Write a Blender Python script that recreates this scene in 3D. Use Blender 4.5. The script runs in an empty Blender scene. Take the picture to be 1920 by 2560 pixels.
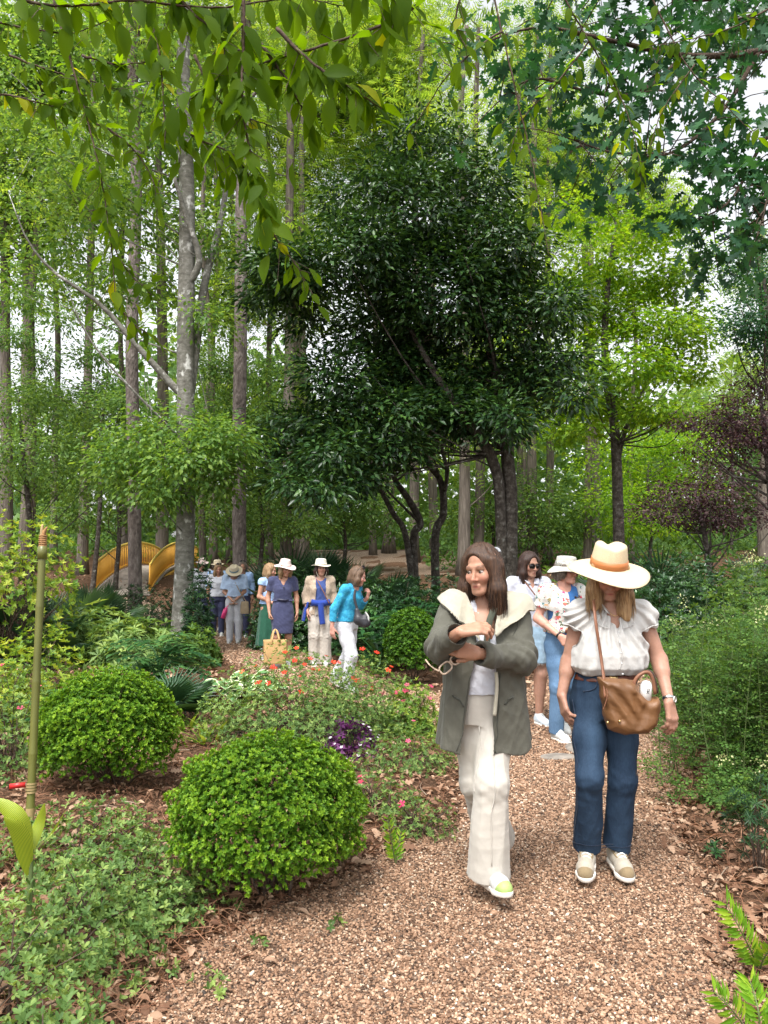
import bpy, math, random
import numpy as np
from mathutils import Matrix, Vector

SC = bpy.context.scene
COL = SC.collection

# ------------------------------------------------------------------ camera
CAM_H = 1.55
PITCH = math.atan((1405 - 1280) / 1920.0)
cam_d = bpy.data.cameras.new('camera')
cam_d.sensor_fit = 'HORIZONTAL'
cam_d.sensor_width = 36.0
cam_d.lens = 36.0
cam_d.clip_start = 0.05
cam_d.clip_end = 2000.0
cam = bpy.data.objects.new('camera', cam_d)
COL.objects.link(cam)
cam.location = (0, 0, CAM_H)
cam.rotation_euler = (math.pi / 2 + PITCH, 0, 0)
SC.camera = cam

# ------------------------------------------------------------------ overcast sky and soft sun
SUN_EL, SUN_AZ = math.radians(62), math.radians(200)
world = bpy.data.worlds.new('World')
SC.world = world
world.use_nodes = True
wn, wl = world.node_tree.nodes, world.node_tree.links
wn.clear()
sky = wn.new('ShaderNodeTexSky')
sky.sky_type = 'NISHITA'
sky.sun_disc = False
sky.sun_elevation = SUN_EL
sky.sun_rotation = SUN_AZ
sky.air_density = 1.0
sky.dust_density = 4.0
sky.ozone_density = 1.0
hs = wn.new('ShaderNodeHueSaturation')
hs.inputs['Saturation'].default_value = 0.16
bg = wn.new('ShaderNodeBackground')
bg.inputs['Strength'].default_value = 0.15
wo = wn.new('ShaderNodeOutputWorld')
wl.new(sky.outputs[0], hs.inputs['Color'])
wl.new(hs.outputs[0], bg.inputs['Color'])
wl.new(bg.outputs[0], wo.inputs['Surface'])

sun_d = bpy.data.lights.new('sun', 'SUN')
sun_d.energy = 1.5
sun_d.angle = math.radians(16)
sun_d.color = (1.0, 0.96, 0.9)
sun = bpy.data.objects.new('sun', sun_d)
COL.objects.link(sun)
# the sun stands behind and to the left of the camera, high up (azimuth measured like the sky's)
_sd = Vector((math.sin(SUN_AZ) * math.cos(SUN_EL), math.cos(SUN_AZ) * math.cos(SUN_EL), math.sin(SUN_EL)))
sun.rotation_euler = _sd.to_track_quat('Z', 'Y').to_euler()

SC.view_settings.view_transform = 'Standard'
SC.view_settings.look = 'None'
SC.view_settings.exposure = 1.42
SC.view_settings.gamma = 1.0
SC.view_settings.use_curve_mapping = False
SC.render.engine = 'CYCLES'
SC.cycles.use_denoising = True
SC.cycles.max_bounces = 8
SC.cycles.diffuse_bounces = 4
SC.cycles.glossy_bounces = 2
SC.cycles.transmission_bounces = 6
SC.cycles.transparent_max_bounces = 6
SC.cycles.caustics_reflective = False
SC.cycles.caustics_refractive = False

# ------------------------------------------------------------------ helpers
rng = np.random.default_rng(7)
random.seed(7)
UP = np.array([0, 0, 1.0])


def A(*v):
    return np.array(v, dtype=np.float64)


def nrm(v):
    v = np.asarray(v, dtype=np.float64)
    return v / np.maximum(np.linalg.norm(v, axis=-1, keepdims=True), 1e-9)


def sstep(a, b, x):
    t = np.clip((np.asarray(x, dtype=np.float64) - a) / (b - a), 0, 1)
    return t * t * (3 - 2 * t)


def W(u, v, d):
    """world point seen at photo pixel (1659 wide view) at distance d along +Y"""
    u, v = u * 1920 / 1659.0, v * 1920 / 1659.0
    a, b = (u - 960) / 1920.0, (1280 - v) / 1920.0
    c, s = math.cos(PITCH), math.sin(PITCH)
    dy, dz = c - b * s, s + b * c
    return A(a / dy * d, d, CAM_H + dz / dy * d)


def tz(x, y):
    """height of the ground"""
    x, y = np.asarray(x, float), np.asarray(y, float)
    z = 1.1 * sstep(16.5, 24, y) + 1.0 * sstep(24, 38, y)
    z = z + 0.10 * sstep(1.0, 4.0, -x) * sstep(1.0, 3.0, y) * (1 - sstep(9, 12, y))
    return z


def G(u, v):
    """ground point under a photo pixel"""
    d = 3.0
    for _ in range(60):
        p = W(u, v, d)
        e = p[2] - float(tz(p[0], p[1]))
        q = W(u, v, d + 0.01)
        de = (q[2] - float(tz(q[0], q[1])) - e) / 0.01
        if abs(de) < 1e-6:
            break
        d = min(max(d - e / de, 0.5), 80)
    p = W(u, v, d)
    return A(p[0], p[1], float(tz(p[0], p[1])))


def on(x, y, dz=0.0):
    return A(x, y, float(tz(x, y)) + dz)


def mesh_np(name, verts, faces, attrs=None, smooth=False):
    """verts (n,3), faces list of (m,k) arrays"""
    me = bpy.data.meshes.new(name)
    verts = np.ascontiguousarray(verts, dtype=np.float32)
    if isinstance(faces, np.ndarray):
        faces = [faces]
    faces = [f for f in faces if len(f)]
    me.vertices.add(len(verts))
    me.vertices.foreach_set('co', verts.ravel())
    nl = sum(f.size for f in faces)
    npoly = sum(len(f) for f in faces)
    me.loops.add(nl)
    me.polygons.add(npoly)
    me.loops.foreach_set('vertex_index', np.concatenate([f.ravel() for f in faces]).astype(np.int32))
    tot = np.concatenate([np.full(len(f), f.shape[1], np.int32) for f in faces])
    st = np.concatenate([[0], np.cumsum(tot)[:-1]]).astype(np.int32)
    me.polygons.foreach_set('loop_start', st)
    if smooth:
        me.polygons.foreach_set('use_smooth', np.ones(npoly, bool))
    me.update(calc_edges=True)
    if attrs:
        for k, a in attrs.items():
            a = np.asarray(a, dtype=np.float32)
            if a.ndim == 1:
                at = me.attributes.new(k, 'FLOAT', 'POINT')
                at.data.foreach_set('value', a)
            else:
                at = me.attributes.new(k, 'FLOAT_COLOR', 'POINT')
                if a.shape[1] == 3:
                    a = np.concatenate([a, np.ones((len(a), 1), np.float32)], 1)
                at.data.foreach_set('color', a.ravel())
    return me


def link(name, data, mat=None, parent=None, label=None, cat=None, group=None, kind=None, loc=None):
    o = bpy.data.objects.new(name, data)
    COL.objects.link(o)
    if mat is not None and data is not None and not data.materials:
        data.materials.append(mat)
    if parent is not None:
        o.parent = parent
    if loc is not None:
        o.location = loc
    for k, v in (('label', label), ('category', cat), ('group', group), ('kind', kind)):
        if v:
            o[k] = v
    return o


def thing(name, label, cat, loc=(0, 0, 0), group=None, rz=0.0):
    o = link(name, None, label=label, cat=cat, group=group)
    o.location = loc
    o.rotation_euler = (0, 0, rz)
    o.empty_display_size = 0.1
    return o


class MB:
    """collects geometry in world coordinates; build() makes one mesh, moved into the parent's frame"""
    def __init__(self):
        self.v, self.f, self.n, self.a = [], {}, 0, []

    def add(self, v, faces, rnd=0.5):
        v = np.asarray(v, dtype=np.float64)
        if isinstance(faces, np.ndarray):
            faces = [faces]
        for f in faces:
            f = np.asarray(f)
            self.f.setdefault(f.shape[1], []).append(f + self.n)
        self.v.append(v)
        r = np.full(len(v), rnd) if np.isscalar(rnd) else np.asarray(rnd)
        self.a.append(r)
        self.n += len(v)
        return self

    def tube(self, pts, rad, n=7, rnd=0.5, caps=True, flat=1.0):
        v, f = tube(pts, rad, n, flat)
        fs = [f]
        if caps and n <= 12:
            fs = [f]
            m = len(v)
            c0 = np.arange(n)[::-1][None, :]
            c1 = (np.arange(n) + m - n)[None, :]
            fs += [c0, c1]
        return self.add(v, fs, rnd)

    def box(self, c, s, R=None, rnd=0.5):
        q = A([-1, -1, -1], [1, -1, -1], [1, 1, -1], [-1, 1, -1], [-1, -1, 1], [1, -1, 1], [1, 1, 1], [-1, 1, 1]) * (np.asarray(s) / 2.0)
        if R is not None:
            q = q @ np.asarray(R).T
        f = np.array([[0, 3, 2, 1], [4, 5, 6, 7], [0, 1, 5, 4], [1, 2, 6, 5], [2, 3, 7, 6], [3, 0, 4, 7]])
        return self.add(q + np.asarray(c), f, rnd)

    def build(self, name, mat, parent=None, smooth=True, **kw):
        v = np.concatenate(self.v)
        if parent is not None:
            v = to_local(v, parent)
        me = mesh_np(name, v, [np.concatenate(x) for x in self.f.values()], {'rnd': np.concatenate(self.a)}, smooth)
        return link(name, me, mat, parent, **kw)


def to_local(v, parent):
    M = Matrix.Identity(4)
    p = parent
    while p is not None:
        M = p.matrix_basis @ M
        p = p.parent
    Mi = np.array(M.inverted())
    return v @ Mi[:3, :3].T + Mi[:3, 3]


def tube(pts, rad, n=7, flat=1.0):
    pts = np.asarray(pts, dtype=np.float64)
    m = len(pts)
    rad = np.broadcast_to(np.asarray(rad, dtype=np.float64), (m,))
    t = nrm(np.gradient(pts, axis=0))
    ref = A(0, 1, 0) if abs(t[0] @ A(0, 1, 0)) < 0.9 else A(1, 0, 0)
    b = nrm(np.cross(t[0], ref))
    out = np.empty((m, n, 3))
    an = np.arange(n) * 2 * np.pi / n
    for i in range(m):
        b = nrm(b - t[i] * (b @ t[i]))
        c = np.cross(t[i], b)
        out[i] = pts[i] + rad[i] * (np.cos(an)[:, None] * b + flat * np.sin(an)[:, None] * c)
    i, j = np.meshgrid(np.arange(m - 1), np.arange(n), indexing='ij')
    a = i * n + j
    d = i * n + (j + 1) % n
    f = np.stack([a, d, d + n, a + n], -1).reshape(-1, 4)
    return out.reshape(-1, 3), f


def spline(pts, n=16):
    """Catmull-Rom through pts"""
    p = np.asarray(pts, dtype=np.float64)
    if len(p) == 2:
        return p[0] + (p[1] - p[0]) * np.linspace(0, 1, n)[:, None]
    q = np.vstack([2 * p[0] - p[1], p, 2 * p[-1] - p[-2]])
    s = np.linspace(0, len(p) - 1 - 1e-6, n)
    i = s.astype(int)
    t = (s - i)[:, None]
    a, b, c, d = q[i], q[i + 1], q[i + 2], q[i + 3]
    return 0.5 * (2 * b + (c - a) * t + (2 * a - 5 * b + 4 * c - d) * t ** 2 + (3 * b - a - 3 * c + d) * t ** 3)


def wob(pts, amp, r=rng):
    p = np.array(pts)
    k = r.normal(size=p.shape) * amp
    k[0] = 0
    return p + k


# ------------------------------------------------------------------ leaf templates: x along the leaf, y across, z up
def T_dia(w=0.45, fold=0.07, droop=0.08):
    v = A([0, 0, 0], [0.45, w / 2, fold], [1, 0, -droop], [0.45, -w / 2, fold])
    return v, np.array([[0, 2, 1], [0, 3, 2]])


def T_leaf(w=0.42, fold=0.06, droop=0.15, oval=False):
    x = [0.0, 0.25, 0.55, 0.8, 1.0] if not oval else [0.0, 0.28, 0.62, 0.9, 1.0]
    h = [0.0, 0.85, 1.0, 0.55, 0.0] if not oval else [0.0, 0.68, 1.0, 0.62, 0.0]
    z = [0.0, 0.02, -0.01, -0.06, -droop]
    v, f = [], []
    v.append([0, 0, 0])
    for i in (1, 2, 3):
        v += [[x[i], h[i] * w / 2, z[i] + fold * h[i]], [x[i], 0, z[i]], [x[i], -h[i] * w / 2, z[i] + fold * h[i]]]
    v.append([1, 0, z[4]])
    f += [[0, 2, 1], [0, 3, 2]]
    for i in (0, 1):
        a = 1 + 3 * i
        f += [[a, a + 1, a + 4], [a, a + 4, a + 3], [a + 1, a + 2, a + 5], [a + 1, a + 5, a + 4]]
    f += [[7, 8, 10], [8, 9, 10]]
    return A(*v), np.array(f)


def T_lobed():
    """an oak leaf with pointed lobes"""
    half = [(0.10, 0.03), (0.22, 0.16), (0.30, 0.06), (0.42, 0.30), (0.50, 0.09), (0.66, 0.33), (0.72, 0.10), (0.88, 0.20), (0.90, 0.06), (1.0, 0.0)]
    v = [[0, 0, 0]]
    mid = []
    for x, y in half:
        v.append([x, 0, -0.12 * x * x])
        mid.append(len(v) - 1)
    f = []
    for s in (1, -1):
        idx = []
        for x, y in half:
            v.append([x, s * y, 0.10 * y - 0.12 * x * x])
            idx.append(len(v) - 1)
        for i in range(len(half) - 1):
            q = [mid[i], mid[i + 1], idx[i + 1], idx[i]] if s > 0 else [mid[i], idx[i], idx[i + 1], mid[i + 1]]
            f += [[q[0], q[1], q[2]], [q[0], q[2], q[3]]]
    return A(*v), np.array(f)


def T_maple():
    ang = [-150, -115, -80, -60, -35, -18, 0, 18, 35, 60, 80, 115, 150]
    rad = [0.28, 0.5, 0.26, 0.85, 0.36, 0.5, 1.0, 0.5, 0.36, 0.85, 0.26, 0.5, 0.28]
    v = [[0, 0, 0]]
    for a, r in zip(ang, rad):
        v.append([r * math.cos(math.radians(a)) * 0.6 + 0.3, r * math.sin(math.radians(a)) * 0.6, -0.12 * r])
    f = [[0, i, i + 1] for i in range(1, len(ang))]
    return A(*v), np.array(f)


def T_feather(n=4):
    """a flat feathery spray: a rib with paired needles"""
    v, f = [], []
    for i in range(n):
        x = 0.12 + 0.75 * i / (n - 1)
        L = 0.34 * (1 - 0.55 * abs(x - 0.42))
        for s in (1, -1):
            k = len(v)
            v += [[x - 0.06, 0, -0.1 * x], [x + 0.06, 0, -0.1 * x], [x + 0.24 * L + 0.05, s * L, -0.1 * x - 0.05]]
            f.append([k, k + 1, k + 2] if s > 0 else [k, k + 2, k + 1])
    k = len(v)
    v += [[0, 0.012, 0], [0, -0.012, 0], [1, 0, -0.12]]
    f.append([k, k + 1, k + 2])
    return A(*v), np.array(f)


def T_three():
    """three small rounded leaflets"""
    v, f = [[0, 0, 0]], []
    for a in (-58, 0, 58):
        c, s = math.cos(math.radians(a)), math.sin(math.radians(a))
        k = len(v)
        for x, y in ((0.35, 0.0), (0.68, 0.22), (0.95, 0.12), (0.95, -0.12), (0.68, -0.22)):
            v.append([x * c - y * s, x * s + y * c, 0.05 - 0.15 * x * x])
        f += [[k, k + 2, k + 1], [k, k + 3, k + 2], [k, k + 4, k + 3]]
    return A(*v), np.array(f)


def frames(t, n):
    t = nrm(t)
    b = nrm(np.cross(n, t))
    n2 = np.cross(t, b)
    return t, b, n2


def scatter(mb, tpl, pos, t, n, size, rnd, wid=None):
    """place a leaf template at many points"""
    tv, tf = tpl
    pos = np.asarray(pos)
    N = len(pos)
    if N == 0:
        return
    t, b, n2 = frames(t, n)
    size = np.broadcast_to(np.asarray(size, dtype=np.float64), (N,))[:, None, None]
    wid = 1.0 if wid is None else np.asarray(wid)[:, None, None]
    V = pos[:, None, :] + size * (tv[None, :, 0:1] * t[:, None, :] + wid * tv[None, :, 1:2] * b[:, None, :] + tv[None, :, 2:3] * n2[:, None, :])
    m = len(tv)
    F = (tf[None, :, :] + (np.arange(N) * m)[:, None, None]).reshape(-1, tf.shape[1])
    mb.add(V.reshape(-1, 3), F, np.repeat(np.broadcast_to(rnd, (N,)), m))


def rdir(n, r=rng):
    return nrm(r.normal(size=(n, 3)))


def leaf_objects(parent, tpl, pos, t, n, size, mat, name='leaf', variants=6, rr=None):
    """single leaves as parts of their own, sharing a few meshes"""
    tv, tf = tpl
    mes = []
    for k in range(variants):
        me = mesh_np(name, tv, tf, {'rnd': np.full(len(tv), (k + 0.5) / variants)}, True)
        me.materials.append(mat)
        mes.append(me)
    pos = to_local(np.asarray(pos), parent)   # parents of leaves are never rotated
    t, b, n2 = frames(t, n)
    size = np.broadcast_to(np.asarray(size, dtype=np.float64), (len(pos),))
    for i in range(len(pos)):
        k = random.randrange(variants) if rr is None else int(min(variants - 1, rr[i] * variants))
        o = bpy.data.objects.new(name, mes[k])
        COL.objects.link(o)
        o.parent = parent
        M = np.eye(4)
        M[:3, 0], M[:3, 1], M[:3, 2], M[:3, 3] = t[i] * size[i], b[i] * size[i], n2[i] * size[i], pos[i]
        o.matrix_basis = Matrix(M.tolist())


# ------------------------------------------------------------------ materials
def newmat(name):
    m = bpy.data.materials.new(name)
    m.use_nodes = True
    nt = m.node_tree
    for x in list(nt.nodes):
        nt.nodes.remove(x)
    out = nt.nodes.new('ShaderNodeOutputMaterial')
    return m, nt, out


def ramp(nt, stops):
    r = nt.nodes.new('ShaderNodeValToRGB')
    el = r.color_ramp.elements
    while len(el) > 1:
        el.remove(el[0])
    el[0].position = stops[0][0]
    el[0].color = (*stops[0][1], 1)
    for p, c in stops[1:]:
        e = el.new(p)
        e.color = (*c, 1)
    return r


def noise(nt, scale, detail=4, coord=None, rough=0.55, stretch=None):
    tc = nt.nodes.new('ShaderNodeTexCoord')
    n = nt.nodes.new('ShaderNodeTexNoise')
    n.inputs['Scale'].default_value = scale
    n.inputs['Detail'].default_value = detail
    n.inputs['Roughness'].default_value = rough
    src = tc.outputs[coord or 'Object']
    if stretch:
        mp = nt.nodes.new('ShaderNodeMapping')
        mp.inputs['Scale'].default_value = stretch
        nt.links.new(src, mp.inputs[0])
        src = mp.outputs[0]
    nt.links.new(src, n.inputs['Vector'])
    return n


def bump(nt, height, strength, dist=0.01):
    b = nt.nodes.new('ShaderNodeBump')
    b.inputs['Strength'].default_value = strength
    b.inputs['Distance'].default_value = dist
    nt.links.new(height, b.inputs['Height'])
    return b


def leaf_mat(name, c0, c1, c2, trans=0.35, rough=0.5, tcol=None, spec=0.22, pos=(0.0, 0.55, 1.0)):
    m, nt, out = newmat(name)
    at = nt.nodes.new('ShaderNodeAttribute')
    at.attribute_name = 'rnd'
    r = ramp(nt, [(pos[0], c0), (pos[1], c1), (pos[2], c2)])
    nt.links.new(at.outputs['Fac'], r.inputs[0])
    p = nt.nodes.new('ShaderNodeBsdfPrincipled')
    p.inputs['Roughness'].default_value = rough
    p.inputs['Specular IOR Level'].default_value = spec
    nt.links.new(r.outputs[0], p.inputs['Base Color'])
    if trans > 0:
        tr = nt.nodes.new('ShaderNodeBsdfTranslucent')
        mx = nt.nodes.new('ShaderNodeMix')
        mx.data_type = 'RGBA'
        mx.blend_type = 'MULTIPLY'
        mx.inputs[0].default_value = 1.0
        nt.links.new(r.outputs[0], mx.inputs[6])
        mx.inputs[7].default_value = (*(tcol or (1.9, 1.7, 0.7)), 1)
        nt.links.new(mx.outputs[2], tr.inputs['Color'])
        ms = nt.nodes.new('ShaderNodeMixShader')
        ms.inputs[0].default_value = trans
        nt.links.new(p.outputs[0], ms.inputs[1])
        nt.links.new(tr.outputs[0], ms.inputs[2])
        nt.links.new(ms.outputs[0], out.inputs[0])
    else:
        nt.links.new(p.outputs[0], out.inputs[0])
    return m


def plain(name, col, rough=0.6, metal=0.0, nscale=None, namp=0.25, bscale=None, bstr=0.2, spec=0.4, stretch=None, bdist=0.004, sheen=0.0):
    """a base colour with soft mottling and fine relief"""
    m, nt, out = newmat(name)
    p = nt.nodes.new('ShaderNodeBsdfPrincipled')
    p.inputs['Roughness'].default_value = rough
    p.inputs['Metallic'].default_value = metal
    p.inputs['Specular IOR Level'].default_value = spec
    if sheen:
        p.inputs['Sheen Weight'].default_value = sheen
    if nscale:
        n = noise(nt, nscale, 5, stretch=stretch)
        lo = tuple(c * (1 - namp) for c in col)
        hi = tuple(min(1, c * (1 + namp)) for c in col)
        r = ramp(nt, [(0.3, lo), (0.7, hi)])
        nt.links.new(n.outputs[0], r.inputs[0])
        nt.links.new(r.outputs[0], p.inputs['Base Color'])
    else:
        p.inputs['Base Color'].default_value = (*col, 1)
    if bscale:
        n2 = noise(nt, bscale, 4, stretch=stretch)
        b = bump(nt, n2.outputs[0], bstr, bdist)
        nt.links.new(b.outputs[0], p.inputs['Normal'])
    nt.links.new(p.outputs[0], out.inputs[0])
    return m


def bark_mat(name, dark, mid, light, scale=14, stretch=(1, 1, 0.25), strength=0.8, patch=None, ring=False):
    m, nt, out = newmat(name)
    p = nt.nodes.new('ShaderNodeBsdfPrincipled')
    p.inputs['Roughness'].default_value = 0.9
    p.inputs['Specular IOR Level'].default_value = 0.15
    n = noise(nt, scale, 8, stretch=stretch, rough=0.65)
    r = ramp(nt, [(0.3, dark), (0.52, mid), (0.72, light)])
    nt.links.new(n.outputs[0], r.inputs[0])
    colour = r.outputs[0]
    if patch:
        pc, lo, hi, psc = patch
        n3 = noise(nt, psc, 6, stretch=(1, 1, 0.7), rough=0.6)
        rp = ramp(nt, [(lo, (0, 0, 0)), (hi, (1, 1, 1))])
        nt.links.new(n3.outputs[0], rp.inputs[0])
        mx = nt.nodes.new('ShaderNodeMix')
        mx.data_type = 'RGBA'
        nt.links.new(rp.outputs[0], mx.inputs[0])
        nt.links.new(colour, mx.inputs[6])
        mx.inputs[7].default_value = (*pc, 1)
        colour = mx.outputs[2]
    nt.links.new(colour, p.inputs['Base Color'])
    v = nt.nodes.new('ShaderNodeTexVoronoi')
    v.feature = 'DISTANCE_TO_EDGE'
    v.inputs['Scale'].default_value = scale * 1.4
    tc = nt.nodes.new('ShaderNodeTexCoord')
    mp = nt.nodes.new('ShaderNodeMapping')
    mp.inputs['Scale'].default_value = (1, 1, 3.0) if ring else stretch
    nt.links.new(tc.outputs['Object'], mp.inputs[0])
    nt.links.new(mp.outputs[0], v.inputs['Vector'])
    ad = nt.nodes.new('ShaderNodeMath')
    ad.operation = 'ADD'
    nt.links.new(v.outputs['Distance'], ad.inputs[0])
    nt.links.new(n.outputs[0], ad.inputs[1])
    b = bump(nt, ad.outputs[0], strength, 0.03)
    nt.links.new(b.outputs[0], p.inputs['Normal'])
    nt.links.new(p.outputs[0], out.inputs[0])
    return m

# ================================================================== GROUND AND PATH
# centre line and half width of the gravel path, and of the branch that leads to the bridge
MAIN = [(0.10, -2.0, 1.15), (0.12, 1.0, 1.12), (0.16, 2.6, 1.02), (0.42, 3.2, 0.93), (0.72, 3.8, 0.80), (1.0, 4.4, 0.64), (1.2, 5.2, 0.64),
        (1.5, 6.2, 0.75), (1.85, 7.2, 0.80), (2.5, 9.2, 0.75), (3.5, 12.0, 0.75), (5.5, 16.0, 0.8)]
SIDE = [(1.5, 6.4, 0.55), (0.4, 8.3, 0.65), (-0.6, 9.8, 0.70), (-1.5, 11.8, 0.70), (-2.9, 15.0, 0.75), (-4.8, 17.6, 0.8), (-6.6, 19.4, 0.8), (-7.4, 20.8, 0.8)]


def _dense(L):
    p = np.array(L)
    return spline(p, 160)


_md, _sd2 = _dense(MAIN), _dense(SIDE)


def path_dist(x, y):
    """signed distance to the edge of the path, negative inside"""
    x, y = np.asarray(x, float), np.asarray(y, float)
    sh = x.shape
    q = np.stack([x.ravel(), y.ravel()], -1)
    out = np.empty(len(q))
    for i in range(0, len(q), 20000):
        b = q[i:i + 20000]
        best = np.full(len(b), 1e9)
        for L in (_md, _sd2):
            d = np.sqrt(((b[:, None, :] - L[None, :, :2]) ** 2).sum(-1)) - L[None, :, 2]
            best = np.minimum(best, d.min(1))
        out[i:i + 20000] = best
    return out.reshape(sh)


def soil_material():
    m, nt, out = newmat('forest_soil')
    p = nt.nodes.new('ShaderNodeBsdfPrincipled')
    p.inputs['Roughness'].default_value = 0.95
    p.inputs['Specular IOR Level'].default_value = 0.1
    n = noise(nt, 38, 8, rough=0.7)
    r = ramp(nt, [(0.3, (0.035, 0.02, 0.013)), (0.5, (0.11, 0.062, 0.038)), (0.62, (0.2, 0.12, 0.075)), (0.75, (0.3, 0.2, 0.135))])
    nt.links.new(n.outputs[0], r.inputs[0])
    n2 = noise(nt, 1.3, 3)
    mx = nt.nodes.new('ShaderNodeMix')
    mx.data_type = 'RGBA'
    mx.blend_type = 'MULTIPLY'
    mx.inputs[0].default_value = 0.6
    r2 = ramp(nt, [(0.35, (0.55, 0.5, 0.45)), (0.65, (1, 1, 1))])
    nt.links.new(n2.outputs[0], r2.inputs[0])
    nt.links.new(r.outputs[0], mx.inputs[6])
    nt.links.new(r2.outputs[0], mx.inputs[7])
    nt.links.new(mx.outputs[2], p.inputs['Base Color'])
    b = bump(nt, n.outputs[0], 0.9, 0.04)
    nt.links.new(b.outputs[0], p.inputs['Normal'])
    nt.links.new(p.outputs[0], out.inputs[0])
    return m


def path_material():
    m, nt, out = newmat('gravel_bed')
    p = nt.nodes.new('ShaderNodeBsdfPrincipled')
    p.inputs['Roughness'].default_value = 0.85
    tc = nt.nodes.new('ShaderNodeTexCoord')
    v = nt.nodes.new('ShaderNodeTexVoronoi')
    v.inputs['Scale'].default_value = 75
    nt.links.new(tc.outputs['Object'], v.inputs['Vector'])
    sep = nt.nodes.new('ShaderNodeSeparateColor')
    nt.links.new(v.outputs['Color'], sep.inputs[0])
    r = ramp(nt, [(0.0, (0.05, 0.032, 0.022)), (0.35, (0.13, 0.08, 0.052)), (0.7, (0.23, 0.15, 0.10)), (1.0, (0.38, 0.29, 0.21))])
    nt.links.new(sep.outputs[0], r.inputs[0])
    nt.links.new(r.outputs[0], p.inputs['Base Color'])
    iv = nt.nodes.new('ShaderNodeMath')
    iv.operation = 'SUBTRACT'
    iv.inputs[0].default_value = 1.0
    nt.links.new(v.outputs['Distance'], iv.inputs[1])
    b = bump(nt, iv.outputs[0], 1.0, 0.012)
    nt.links.new(b.outputs[0], p.inputs['Normal'])
    nt.links.new(p.outputs[0], out.inputs[0])
    return m


def grid_mesh(xs, ys, zf):
    X, Y = np.meshgrid(xs, ys, indexing='ij')
    Z = zf(X, Y)
    V = np.stack([X, Y, Z], -1).reshape(-1, 3)
    nx, ny = len(xs), len(ys)
    i, j = np.meshgrid(np.arange(nx - 1), np.arange(ny - 1), indexing='ij')
    a = i * ny + j
    F = np.stack([a, a + ny, a + ny + 1, a + 1], -1).reshape(-1, 4)
    return V, F, X, Y


_xs = np.concatenate([[-600, -200, -90, -50, -30, -20], np.arange(-14, 14.01, 0.2), [20, 30, 50, 90, 200, 600]])
_ys = np.concatenate([[-200, -60, -20, -8, -3], np.arange(0.0, 22.01, 0.2), np.arange(23, 45, 1.0), [50, 60, 80, 120, 200, 400, 900]])


def ground_z(x, y):
    pd = path_dist(x, y)
    bump_ = 0.035 * np.sin(x * 2.1 + 1.3 * np.sin(y * 1.1)) * np.cos(y * 1.7 + x) + 0.02 * np.sin(5.1 * x + 3.3 * y)
    return tz(x, y) + np.where(pd > 0, (0.03 + bump_) * sstep(0.0, 0.6, pd), 0.0)


V_, F_, _, _ = grid_mesh(_xs, _ys, ground_z)
link('ground', mesh_np('ground', V_, F_, None, True), soil_material(), kind='structure', label='brown soil of the woodland beds')

_px, _py = np.arange(-9.5, 7.0, 0.06), np.arange(-2.0, 21.2, 0.06)
V_, F_, PX, PY = grid_mesh(_px, _py, lambda x, y: tz(x, y) + 0.006)
ins = (path_dist(PX, PY) < 0.02 + 0.03 * np.sin(PX * 9) * np.sin(PY * 7)).reshape(-1)
F_ = F_[ins[F_].all(1)]
used = np.unique(F_)
rem = np.full(len(V_), -1)
rem[used] = np.arange(len(used))
link('gravel_path', mesh_np('gravel_path', V_[used], rem[F_], None, True), path_material(), kind='structure', label='tan pea gravel path winding between the beds')


# ---- the gravel itself: one uncountable mass of pebbles
def pebble_material():
    m, nt, out = newmat('pebbles')
    p = nt.nodes.new('ShaderNodeBsdfPrincipled')
    p.inputs['Roughness'].default_value = 0.6
    p.inputs['Specular IOR Level'].default_value = 0.3
    at = nt.nodes.new('ShaderNodeAttribute')
    at.attribute_type = 'INSTANCER'
    at.attribute_name = 'tone'
    r = ramp(nt, [(0.0, (0.028, 0.019, 0.014)), (0.2, (0.10, 0.056, 0.034)), (0.42, (0.22, 0.124, 0.073)), (0.62, (0.33, 0.197, 0.122)),
                  (0.78, (0.42, 0.275, 0.182)), (0.91, (0.54, 0.41, 0.295)), (1.0, (0.64, 0.57, 0.48))])
    nt.links.new(at.outputs['Fac'], r.inputs[0])
    n = noise(nt, 60, 3)
    mx = nt.nodes.new('ShaderNodeMix')
    mx.data_type = 'RGBA'
    mx.blend_type = 'MULTIPLY'
    mx.inputs[0].default_value = 0.5
    nt.links.new(r.outputs[0], mx.inputs[6])
    nt.links.new(n.outputs[0], mx.inputs[7])
    mx2 = nt.nodes.new('ShaderNodeMix')
    mx2.data_type = 'RGBA'
    mx2.blend_type = 'MULTIPLY'
    mx2.inputs[0].default_value = 1
    mx2.inputs[7].default_value = (1.25, 1.25, 1.25, 1)
    nt.links.new(mx.outputs[2], mx2.inputs[6])
    nt.links.new(mx2.outputs[2], p.inputs['Base Color'])
    nt.links.new(p.outputs[0], out.inputs[0])
    return m


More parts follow.
